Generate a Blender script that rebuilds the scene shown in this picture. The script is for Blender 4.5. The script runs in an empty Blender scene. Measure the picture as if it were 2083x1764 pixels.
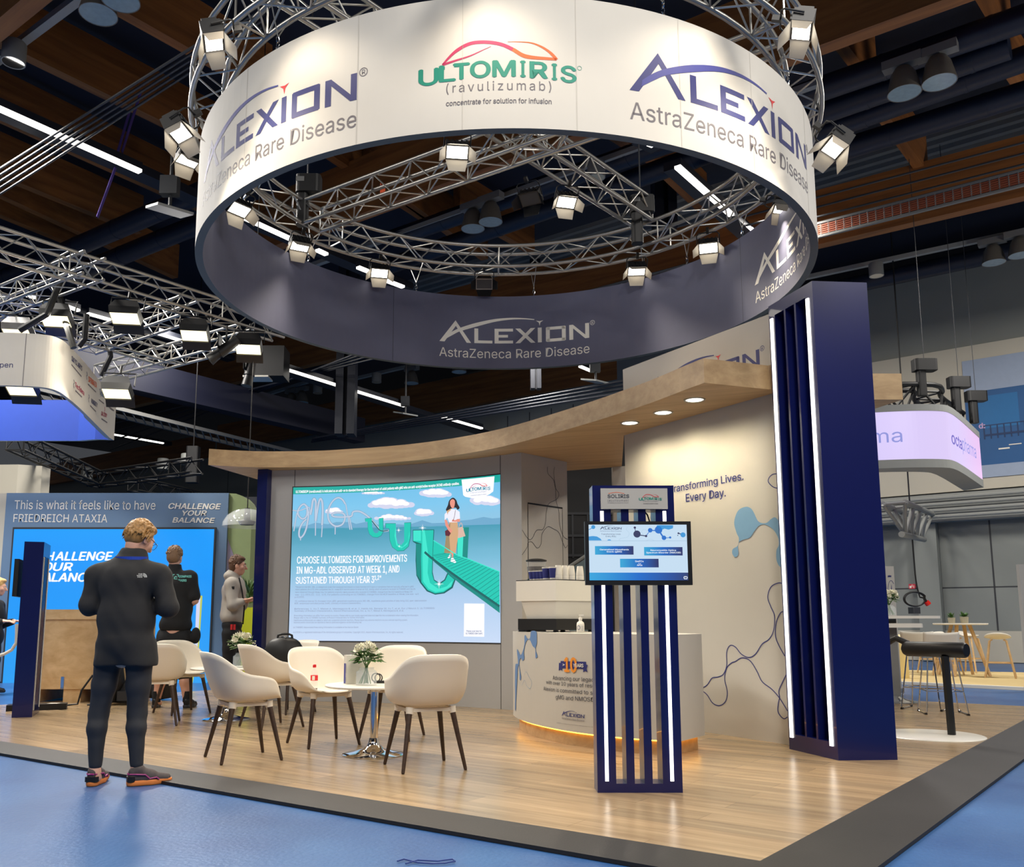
import bpy, math, os, random
import numpy as np
from mathutils import Vector, Matrix
from mathutils.geometry import tessellate_polygon

random.seed(7)
PI = math.pi
scene = bpy.context.scene
COL = scene.collection

# ------------------------------------------------------------------ camera, world, exposure
EYE = 1.08
FPX, CX, CY, TILT = 1816.0, 983.5, 994.2, 0.1449
cam_d = bpy.data.cameras.new('camera')
cam = bpy.data.objects.new('camera', cam_d)
COL.objects.link(cam)
cam.location = (0, 0, EYE)
cam.rotation_euler = (PI / 2 + TILT, 0, 0)
cam_d.sensor_fit = 'HORIZONTAL'
cam_d.sensor_width = 36
cam_d.lens = 36 * FPX / 2083
cam_d.shift_x = (1041.5 - CX) / 2083
cam_d.shift_y = (CY - 882.0) / 2083
cam_d.clip_end = 300
scene.camera = cam
scene.view_settings.view_transform = 'Standard'
scene.view_settings.look = 'None'
scene.view_settings.gamma = 1
scene.view_settings.use_curve_mapping = False
scene.view_settings.exposure = 0.0
scene.cycles.max_bounces = 6
scene.cycles.diffuse_bounces = 3
scene.cycles.glossy_bounces = 3
scene.cycles.transmission_bounces = 6
scene.cycles.transparent_max_bounces = 8
scene.cycles.sample_clamp_indirect = 4
scene.cycles.caustics_reflective = False
scene.cycles.caustics_refractive = False
world = bpy.data.worlds.new('hall_air')
scene.world = world
world.use_nodes = True
world.node_tree.nodes['Background'].inputs[0].default_value = (0.85, 0.9, 1.0, 1)
world.node_tree.nodes['Background'].inputs[1].default_value = 0.06


def area_lamp(name, loc, size, power, color=(1, 0.94, 0.85), size_y=None, rot=(0, 0, 0), spread=PI):
    l = bpy.data.lights.new(name, 'AREA')
    l.energy = power
    l.color = color
    l.shape = 'RECTANGLE'
    l.size = size
    l.size_y = size_y or size
    l.spread = spread
    o = bpy.data.objects.new(name, l)
    o.location = loc
    o.rotation_euler = rot
    COL.objects.link(o)
    return o


# unseen fill lamps added above, beside and behind the camera (out of frame)
for i, (x, y) in enumerate([(-8, -3), (1, -4), (9, -1), (-9, 6), (9.5, 5), (2, 1)]):
    area_lamp('hall_fill', (x, y, 9.2), 1.2, 520, (1.0, 0.95, 0.88), 3.0)
for i, (x, y) in enumerate([(-9, 13), (-8, 22), (6, 18), (12, 15), (1, 24)]):  # more fill added ahead, without fixtures, each set to brighten its own area
    area_lamp('hall_fill', (x, y, 9.0), 1.0, (1500, 600, 520, 700, 520)[i], (1.0, 0.95, 0.88), 3.0)


# unseen upward fill lamps, added to brighten the roof and its beams
for x, y, e in ((14, 9, 460), (-14, 2, 160), (4, -5, 300)):
    area_lamp('stand_uplight', (x, y, 5.0), 1.5, e, (1.0, 0.92, 0.8), 1.5, rot=(PI, 0, 0))


# ------------------------------------------------------------------ geometry helpers
def ray(px, py):
    x, z = (px - CX) / FPX, (CY - py) / FPX
    c, s = math.cos(TILT), math.sin(TILT)
    return np.array([x, c - z * s, s + z * c])


def at_z(px, py, z=0.0):
    d = ray(px, py)
    k = (z - EYE) / d[2]
    return Vector((d[0] * k, d[1] * k, z))


def at_y(px, py, Y):
    d = ray(px, py)
    k = Y / d[1]
    return Vector((d[0] * k, Y, EYE + d[2] * k))


def lin(c):
    return tuple(((v / 255) / 12.92 if v / 255 <= 0.04045 else ((v / 255 + 0.055) / 1.055) ** 2.4) for v in c[:3])


class MB:
    """collects shapes; build() links them as one mesh object"""
    def __init__(self):
        self.v, self.f, self.m = [], [], []

    def add(self, verts, faces, m=0):
        o = len(self.v)
        self.v += [tuple(p) for p in verts]
        for f in faces:
            self.f.append(tuple(i + o for i in f))
            self.m.append(m)
        return self

    def box(self, lo, hi, m=0, mat=None):
        x0, y0, z0 = lo
        x1, y1, z1 = hi
        vs = [Vector(p) for p in ((x0, y0, z0), (x1, y0, z0), (x1, y1, z0), (x0, y1, z0), (x0, y0, z1), (x1, y0, z1), (x1, y1, z1), (x0, y1, z1))]
        if mat is not None:
            vs = [mat @ p for p in vs]
        return self.add(vs, [(0, 3, 2, 1), (4, 5, 6, 7), (0, 1, 5, 4), (1, 2, 6, 5), (2, 3, 7, 6), (3, 0, 4, 7)], m)

    def rbox(self, lo, hi, r, m=0, mat=None, n=3):
        """box with rounded vertical edges and a small chamfer"""
        x0, y0, z0 = lo
        x1, y1, z1 = hi
        r = min(r, (x1 - x0) / 2.01, (y1 - y0) / 2.01)
        pl = []
        for cx, cy, a0 in ((x1 - r, y1 - r, 0), (x0 + r, y1 - r, 90), (x0 + r, y0 + r, 180), (x1 - r, y0 + r, 270)):
            for i in range(n + 1):
                a = math.radians(a0 + 90 * i / n)
                pl.append((cx + r * math.cos(a), cy + r * math.sin(a)))
        return self.prism(pl, z0, z1, m, mat)

    def prism(self, pl, z0, z1, m=0, mat=None):
        n = len(pl)
        vs = [Vector((x, y, z0)) for x, y in pl] + [Vector((x, y, z1)) for x, y in pl]
        if mat is not None:
            vs = [mat @ p for p in vs]
        fs = [(i, (i + 1) % n, (i + 1) % n + n, i + n) for i in range(n)]
        tri = tessellate_polygon([[Vector((x, y, 0)) for x, y in pl]])
        area = sum(pl[i][0] * pl[(i + 1) % n][1] - pl[(i + 1) % n][0] * pl[i][1] for i in range(n))
        for t in tri:
            a, b, c = t
            s = (pl[b][0] - pl[a][0]) * (pl[c][1] - pl[a][1]) - (pl[c][0] - pl[a][0]) * (pl[b][1] - pl[a][1])
            up = (a, b, c) if s > 0 else (a, c, b)
            fs.append(tuple(i + n for i in up))
            fs.append(tuple(reversed(up)))
        if area < 0:
            fs[:n] = [tuple(reversed(f)) for f in fs[:n]]
        return self.add(vs, fs, m)

    def tube(self, a, b, r0, r1=None, n=8, m=0, cap=True):
        a, b = Vector(a), Vector(b)
        r1 = r0 if r1 is None else r1
        d = (b - a)
        if d.length < 1e-6:
            return self
        d.normalize()
        u = d.orthogonal().normalized()
        w = d.cross(u)
        vs = []
        for p, r in ((a, r0), (b, r1)):
            for i in range(n):
                t = 2 * PI * i / n
                vs.append(p + u * (r * math.cos(t)) + w * (r * math.sin(t)))
        fs = [(i, (i + 1) % n, (i + 1) % n + n, i + n) for i in range(n)]
        if cap:
            fs += [tuple(reversed(range(n))), tuple(range(n, 2 * n))]
        return self.add(vs, fs, m)

    def path(self, pts, r, n=6, m=0, closed=False):
        pts = [Vector(p) for p in pts]
        N = len(pts)
        rs = r if isinstance(r, (list, tuple)) else [r] * N
        ref = None
        vs = []
        for i, p in enumerate(pts):
            if closed:
                t = pts[(i + 1) % N] - pts[i - 1]
            else:
                t = pts[min(i + 1, N - 1)] - pts[max(i - 1, 0)]
            t.normalize()
            if ref is None:
                ref = t.orthogonal().normalized()
            ref = (ref - t * ref.dot(t))
            if ref.length < 1e-6:
                ref = t.orthogonal()
            ref.normalize()
            w = t.cross(ref)
            for k in range(n):
                a = 2 * PI * k / n
                vs.append(p + ref * (rs[i] * math.cos(a)) + w * (rs[i] * math.sin(a)))
        fs = []
        for i in range(N if closed else N - 1):
            j = (i + 1) % N
            for k in range(n):
                l = (k + 1) % n
                fs.append((i * n + k, i * n + l, j * n + l, j * n + k))
        if not closed:
            fs += [tuple(reversed(range(n))), tuple(range((N - 1) * n, N * n))]
        return self.add(vs, fs, m)

    def lathe(self, prof, n=24, m=0, c=(0, 0, 0), mat=None):
        vs, fs = [], []
        for r, z in prof:
            for k in range(n):
                a = 2 * PI * k / n
                p = Vector((c[0] + r * math.cos(a), c[1] + r * math.sin(a), c[2] + z))
                vs.append(mat @ p if mat is not None else p)
        for i in range(len(prof) - 1):
            for k in range(n):
                l = (k + 1) % n
                fs.append((i * n + k, i * n + l, (i + 1) * n + l, (i + 1) * n + k))
        shut = math.hypot(prof[0][0] - prof[-1][0], prof[0][1] - prof[-1][1]) < .012
        if prof[0][0] > 1e-4 and not shut:
            fs.append(tuple(reversed(range(n))))
        if prof[-1][0] > 1e-4 and not shut:
            fs.append(tuple(range((len(prof) - 1) * n, len(prof) * n)))
        return self.add(vs, fs, m)

    def ball(self, c, r, n=10, m=0, s=(1, 1, 1)):
        prof = [(r * math.sin(PI * i / n), -r * math.cos(PI * i / n)) for i in range(n + 1)]
        vs, fs = [], []
        k2 = n + 2
        for a, z in prof:
            for k in range(k2):
                t = 2 * PI * k / k2
                vs.append((c[0] + a * math.cos(t) * s[0], c[1] + a * math.sin(t) * s[1], c[2] + z * s[2]))
        for i in range(n):
            for k in range(k2):
                l = (k + 1) % k2
                fs.append((i * k2 + k, i * k2 + l, (i + 1) * k2 + l, (i + 1) * k2 + k))
        return self.add(vs, fs, m)

    def grid(self, fn, nu, nv, m=0):
        vs = [fn(i / nu, j / nv) for j in range(nv + 1) for i in range(nu + 1)]
        fs = [(j * (nu + 1) + i, j * (nu + 1) + i + 1, (j + 1) * (nu + 1) + i + 1, (j + 1) * (nu + 1) + i) for j in range(nv) for i in range(nu)]
        return self.add(vs, fs, m)

    def mesh(self, name, mats, smooth=False, sharp=40):
        me = bpy.data.meshes.new(name)
        me.from_pydata(self.v, [], self.f)
        mats = mats if isinstance(mats, (list, tuple)) else [mats]
        for mm in mats:
            me.materials.append(mm)
        if len(mats) > 1:
            me.polygons.foreach_set('material_index', self.m)
        if smooth:
            me.polygons.foreach_set('use_smooth', [True] * len(me.polygons))
            me.set_sharp_from_angle(angle=math.radians(sharp))
        me.update()
        return me


def thing(name, label, cat, loc=(0, 0, 0), rotz=0.0, group=None, local=False):
    o = bpy.data.objects.new(name, None)
    COL.objects.link(o)
    o.empty_display_size = 0.1
    o.location = loc
    o.rotation_euler = (0, 0, rotz)
    o['label'] = label
    o['category'] = cat
    if group:
        o['group'] = group
    LOCAL[o.name] = local
    return o


LOCAL = {}


def part(name, mb, mats, parent, smooth=False, sharp=40, label=None):
    """a part; its shapes are given in world space unless its thing was made local"""
    me = mb.mesh(name, mats, smooth, sharp) if isinstance(mb, MB) else mb
    if not isinstance(mb, MB):
        me.materials.append(mats)
    o = bpy.data.objects.new(name, me)
    COL.objects.link(o)
    o.parent = parent
    top = parent
    while top.parent:
        top = top.parent
    if parent is top and not LOCAL.get(top.name, False) and top.type == 'EMPTY':
        o.matrix_parent_inverse = Matrix.Translation(top.location).inverted()
    if label:
        o['label'] = label
    return o


def single(name, mb, mats, label, cat, group=None, smooth=False, sharp=40):
    me = mb.mesh(name, mats, smooth, sharp) if isinstance(mb, MB) else mb
    o = bpy.data.objects.new(name, me)
    COL.objects.link(o)
    o['label'] = label
    o['category'] = cat
    if group:
        o['group'] = group
    return o


def struct(name, mb, mats, smooth=False, parent=None):
    o = bpy.data.objects.new(name, mb.mesh(name, mats, smooth))
    COL.objects.link(o)
    if parent is None:
        o['kind'] = 'structure'
    else:
        o.parent = parent
    return o


def copy_tree(o, label=None, group=None, loc=None, rot=None, parent=None):
    c = o.copy()
    COL.objects.link(c)
    LOCAL[c.name] = True
    if parent is not None:
        c.parent = parent
        c.matrix_parent_inverse = o.matrix_parent_inverse.copy()
    if loc is not None:
        c.location = loc
    if rot is not None:
        c.rotation_euler = rot if not isinstance(rot, (int, float)) else (0, 0, rot)
    if label:
        c['label'] = label
    if group:
        c['group'] = group
    for ch in list(o.children):
        copy_tree(ch, parent=c)
    return c


# ------------------------------------------------------------------ materials
def new_mat(name):
    m = bpy.data.materials.new(name)
    m.use_nodes = True
    nt = m.node_tree
    return m, nt, nt.nodes['Principled BSDF']


def N(nt, kind, **kw):
    n = nt.nodes.new(kind)
    for k, v in kw.items():
        if k in n.inputs:
            n.inputs[k].default_value = v
        else:
            setattr(n, k, v)
    return n


def mat(name, col, rough=0.5, metal=0.0, var=0.06, scale=8.0, bump=0.0, bscale=120.0, spec=0.5, coat=0.0, stretch=(1, 1, 1), emit=0.0, transmission=0.0, alpha=1.0):
    m, nt, b = new_mat(name)
    c = lin(col)
    b.inputs['Roughness'].default_value = rough
    b.inputs['Metallic'].default_value = metal
    b.inputs['Specular IOR Level'].default_value = spec
    b.inputs['Coat Weight'].default_value = coat
    b.inputs['Transmission Weight'].default_value = transmission
    b.inputs['Alpha'].default_value = alpha
    tc = N(nt, 'ShaderNodeTexCoord')
    mp = N(nt, 'ShaderNodeMapping')
    mp.inputs['Scale'].default_value = stretch
    nt.links.new(tc.outputs['Object'], mp.inputs[0])
    nz = N(nt, 'ShaderNodeTexNoise', Scale=scale, Detail=4.0)
    nt.links.new(mp.outputs[0], nz.inputs[0])
    mx = N(nt, 'ShaderNodeMixRGB')
    mx.inputs[1].default_value = tuple(max(0, v * (1 - var)) for v in c) + (1,)
    mx.inputs[2].default_value = tuple(min(1, v * (1 + var)) for v in c) + (1,)
    nt.links.new(nz.outputs[0], mx.inputs[0])
    nt.links.new(mx.outputs[0], b.inputs['Base Color'])
    if bump:
        n2 = N(nt, 'ShaderNodeTexNoise', Scale=bscale, Detail=3.0)
        nt.links.new(mp.outputs[0], n2.inputs[0])
        bp = N(nt, 'ShaderNodeBump', Strength=bump, Distance=0.01)
        nt.links.new(n2.outputs[0], bp.inputs['Height'])
        nt.links.new(bp.outputs[0], b.inputs['Normal'])
    if emit:
        nt.links.new(mx.outputs[0], b.inputs['Emission Color'])
        b.inputs['Emission Strength'].default_value = emit
    return m


def glow(name, col, s=1.0):
    """a surface of a screen or lamp that gives off its own light"""
    m, nt, b = new_mat(name)
    c = lin(col)
    b.inputs['Base Color'].default_value = (0.02, 0.02, 0.02, 1)
    b.inputs['Roughness'].default_value = 0.4
    b.inputs['Emission Color'].default_value = c + (1,)
    b.inputs['Emission Strength'].default_value = s
    return m


def wood(name, c1, c2, grain_dir=0.0, scale=1.0, rough=0.45, plank=None, vertical=False):
    m, nt, b = new_mat(name)
    b.inputs['Roughness'].default_value = rough
    tc = N(nt, 'ShaderNodeTexCoord')
    rot = N(nt, 'ShaderNodeMapping')
    rot.inputs['Rotation'].default_value = (0, 0, grain_dir)
    nt.links.new(tc.outputs['Object'], rot.inputs[0])
    mp = N(nt, 'ShaderNodeMapping')
    mp.inputs['Scale'].default_value = (0.55 * scale, 9 * scale, 9 * scale)
    nt.links.new(rot.outputs[0], mp.inputs[0])
    nz = N(nt, 'ShaderNodeTexNoise', Scale=1.6, Detail=8.0, Roughness=0.6, Distortion=0.4)
    nt.links.new(mp.outputs[0], nz.inputs[0])
    cr = N(nt, 'ShaderNodeValToRGB')
    cr.color_ramp.elements[0].position = 0.3
    cr.color_ramp.elements[1].position = 0.72
    cr.color_ramp.elements[0].color = lin(c1) + (1,)
    cr.color_ramp.elements[1].color = lin(c2) + (1,)
    nt.links.new(nz.outputs[0], cr.inputs[0])
    out = cr.outputs[0]
    if plank:
        br = N(nt, 'ShaderNodeTexBrick')
        br.offset = 0.37
        br.inputs['Color1'].default_value = (0.80, 0.80, 0.80, 1)
        br.inputs['Color2'].default_value = (1.08, 1.05, 1.02, 1)
        br.inputs['Mortar'].default_value = (0.62, 0.58, 0.52, 1)
        br.inputs['Scale'].default_value = 1.0
        br.inputs['Mortar Size'].default_value = 0.0018
        br.inputs['Brick Width'].default_value = plank[0]
        br.inputs['Row Height'].default_value = plank[1]
        nt.links.new(rot.outputs[0], br.inputs[0])
        mu = N(nt, 'ShaderNodeMixRGB', blend_type='MULTIPLY')
        mu.inputs[0].default_value = 1.0
        nt.links.new(out, mu.inputs[1])
        nt.links.new(br.outputs[0], mu.inputs[2])
        out = mu.outputs[0]
    nt.links.new(out, b.inputs['Base Color'])
    bp = N(nt, 'ShaderNodeBump', Strength=0.06, Distance=0.01)
    nt.links.new(nz.outputs[0], bp.inputs['Height'])
    nt.links.new(bp.outputs[0], b.inputs['Normal'])
    return m


def mat_blue_floor():
    m, nt, b = new_mat('blue painted floor')
    tc = N(nt, 'ShaderNodeTexCoord')
    big = N(nt, 'ShaderNodeTexNoise', Scale=0.9, Detail=6.0, Roughness=0.6)
    nt.links.new(tc.outputs['Object'], big.inputs[0])
    cr = N(nt, 'ShaderNodeValToRGB')
    cr.color_ramp.elements[0].position = 0.32
    cr.color_ramp.elements[1].position = 0.70
    cr.color_ramp.elements[0].color = lin((36, 76, 130)) + (1,)
    cr.color_ramp.elements[1].color = lin((58, 101, 153)) + (1,)
    nt.links.new(big.outputs[0], cr.inputs[0])
    mp = N(nt, 'ShaderNodeMapping')
    mp.inputs['Rotation'].default_value = (0, 0, 0.5)
    mp.inputs['Scale'].default_value = (16, 46, 1)
    nt.links.new(tc.outputs['Object'], mp.inputs[0])
    sc = N(nt, 'ShaderNodeTexNoise', Scale=1.0, Detail=5.0, Roughness=0.7)
    nt.links.new(mp.outputs[0], sc.inputs[0])
    r2 = N(nt, 'ShaderNodeValToRGB')
    r2.color_ramp.elements[0].position = 0.64
    r2.color_ramp.elements[1].position = 0.74
    nt.links.new(sc.outputs[0], r2.inputs[0])
    area = N(nt, 'ShaderNodeTexNoise', Scale=0.55, Detail=2.0)
    nt.links.new(tc.outputs['Object'], area.inputs[0])
    r3 = N(nt, 'ShaderNodeValToRGB')
    r3.color_ramp.elements[0].position = 0.42
    r3.color_ramp.elements[1].position = 0.62
    nt.links.new(area.outputs[0], r3.inputs[0])
    mm = N(nt, 'ShaderNodeMath', operation='MULTIPLY')
    nt.links.new(r2.outputs[0], mm.inputs[0])
    nt.links.new(r3.outputs[0], mm.inputs[1])
    m2 = N(nt, 'ShaderNodeMath', operation='MULTIPLY')
    m2.inputs[1].default_value = 0.5
    nt.links.new(mm.outputs[0], m2.inputs[0])
    mx = N(nt, 'ShaderNodeMixRGB')
    mx.inputs[2].default_value = lin((170, 195, 228)) + (1,)
    nt.links.new(m2.outputs[0], mx.inputs[0])
    nt.links.new(cr.outputs[0], mx.inputs[1])
    nt.links.new(mx.outputs[0], b.inputs['Base Color'])
    b.inputs['Roughness'].default_value = 0.34
    fine = N(nt, 'ShaderNodeTexNoise', Scale=38.0, Detail=4.0)
    nt.links.new(tc.outputs['Object'], fine.inputs[0])
    bp = N(nt, 'ShaderNodeBump', Strength=0.22, Distance=0.01)
    nt.links.new(fine.outputs[0], bp.inputs['Height'])
    nt.links.new(bp.outputs[0], b.inputs['Normal'])
    return m


HALL = math.radians(90 - 38)          # direction of the light bars and purlins (from +X)
AX = Vector((math.cos(HALL), math.sin(HALL), 0))
BX = Vector((-math.sin(HALL), math.cos(HALL), 0))

M = {}
M['floor'] = mat_blue_floor()
M['deck'] = wood('oak plank vinyl', (136, 114, 87), (180, 156, 122), grain_dir=-math.radians(143), rough=0.26, plank=(1.3, 0.19))
M['border'] = mat('dark slate vinyl', (30, 28, 28), 0.6, var=0.25, scale=6, bump=0.1)
M['oak'] = wood('pale oak laminate', (172, 140, 100), (202, 170, 126), grain_dir=0.35, scale=0.8, rough=0.5)
M['ply'] = wood('pine plywood', (196, 158, 108), (228, 196, 148), grain_dir=0.6, scale=0.45, rough=0.6)
M['walnut'] = wood('dark walnut leg', (46, 32, 24), (72, 52, 38), grain_dir=0, scale=3, rough=0.45)
M['white_wall'] = mat('matt white print wall', (186, 181, 171), 0.55, var=0.02)
M['grey_wall'] = mat('matt grey wall laminate', (176, 175, 174), 0.5, var=0.02)
M['navy'] = mat('navy satin lacquer', (10, 20, 80), 0.28, var=0.05, coat=0.3)
M['navy_fabric'] = mat('charcoal navy fabric', (90, 92, 114), 0.75, var=0.05, bump=0.05, bscale=600)
M['white_fabric'] = mat('white stretched fabric', (222, 216, 204), 0.75, var=0.02)
M['black'] = mat('black plastic', (18, 18, 20), 0.45, var=0.1)
M['black_metal'] = mat('black metal', (14, 14, 15), 0.5, var=0.1)
M['dark_grey'] = mat('dark grey plastic', (52, 54, 58), 0.5)
M['grey'] = mat('mid grey', (120, 120, 118), 0.5)
M['alu'] = mat('brushed aluminium', (176, 174, 168), 0.36, metal=0.85, var=0.08)
M['chrome'] = mat('polished chrome', (225, 226, 228), 0.06, metal=1.0, var=0.01)
M['white'] = mat('white plastic', (228, 222, 208), 0.42, var=0.015)
M['white_gloss'] = mat('glossy white', (228, 224, 214), 0.22, var=0.015)
M['steel_dark'] = mat('dark painted steel', (22, 26, 38), 0.5, var=0.15)
M['duct'] = mat('dark blue duct', (16, 26, 46), 0.45, var=0.2, scale=3)
M['roof'] = mat('dark blue roof deck', (20, 28, 46), 0.7, var=0.2, scale=1.5)
M['roof_grey'] = mat('bare roof deck', (122, 122, 118), 0.6, var=0.15, scale=1.5)
M['glulam'] = wood('brown glulam', (112, 68, 32), (168, 108, 54), grain_dir=-HALL, scale=0.4, rough=0.6)
M['glulam_b'] = wood('brown glulam girder', (112, 68, 32), (168, 108, 54), grain_dir=-(HALL + PI / 2), scale=0.4, rough=0.6)
M['hall_wall'] = mat('grey hall wall panel', (132, 136, 132), 0.6, var=0.06, scale=1.0)
M['hall_light'] = mat('cream hall wall', (190, 184, 168), 0.6, var=0.04, scale=1.0)
M['pipe'] = mat('light grey pipe', (150, 152, 148), 0.5, var=0.05)
M['lampw'] = glow('warm lamp glass', (255, 246, 226), 9)
M['lampsoft'] = glow('soft lamp panel', (255, 240, 190), 2.2)
M['bar'] = glow('fluorescent diffuser', (255, 250, 240), 3.2)
M['led'] = glow('white led strip', (255, 248, 236), 2.6)
M['ledwarm'] = glow('amber led strip', (255, 176, 60), 7.0)
M['down'] = glow('downlight glass', (255, 246, 222), 4.0)
M['ink_navy'] = mat('navy print', (34, 40, 108), 0.6)
M['ink_blue'] = mat('blue violet print', (58, 62, 140), 0.6)
M['ink_grey'] = mat('grey print', (112, 106, 110), 0.6)
M['ink_dark'] = mat('dark print', (40, 42, 56), 0.6)
M['ink_red'] = mat('red print', (214, 40, 44), 0.6)
M['ink_teal'] = mat('teal print', (22, 142, 118), 0.6)
M['ink_magenta'] = mat('magenta print', (198, 44, 92), 0.6)
M['ink_orange'] = mat('orange print', (240, 104, 40), 0.6)
M['ink_sky'] = mat('pale blue print', (112, 152, 184), 0.6)
M['ink_steel'] = mat('steel blue print', (92, 126, 172), 0.6)
M['ink_white'] = mat('white print', (232, 228, 216), 0.6)
M['ink_gold'] = mat('gold print', (226, 140, 40), 0.6)
M['glass'] = mat('clear glass', (236, 242, 244), 0.04, var=0.0, alpha=0.17)
M['leaf'] = mat('green leaf', (74, 110, 52), 0.5, var=0.35, scale=20)
M['petal'] = mat('cream petal', (240, 236, 214), 0.6, var=0.05)
M['moss'] = mat('dark moss', (58, 70, 30), 0.9, var=0.4, scale=30)


# ------------------------------------------------------------------ lettering
_TXT = {}
try:
    FONT = bpy.data.fonts.load(os.path.join(bpy.utils.system_resource('DATAFILES'), 'fonts', 'Inter.woff2'))   # Blender's own interface font
except Exception:
    FONT = None


def text2d(s, shear=0.0, gap=1.0):
    key = (s, shear, gap)
    if key in _TXT:
        return _TXT[key]
    cu = bpy.data.curves.new('lettering', 'FONT')
    cu.body = s
    cu.size = 1
    if FONT:
        cu.font = FONT
    cu.shear = shear
    cu.space_character = gap
    cu.resolution_u = 3
    cu.fill_mode = 'FRONT'
    ob = bpy.data.objects.new('lettering', cu)
    me = bpy.data.meshes.new_from_object(ob)
    v = np.array([q.co[:2] for q in me.vertices]) if len(me.vertices) else np.zeros((0, 2))
    f = [tuple(p.vertices) for p in me.polygons]
    bpy.data.objects.remove(ob)
    bpy.data.curves.remove(cu)
    bpy.data.meshes.remove(me)
    if len(v):
        v[:, 0] -= v[:, 0].min()
    _TXT[key] = (v, f)
    return v, f


_capv = text2d('H')[0]
CAP = _capv[:, 1].max()


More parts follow.
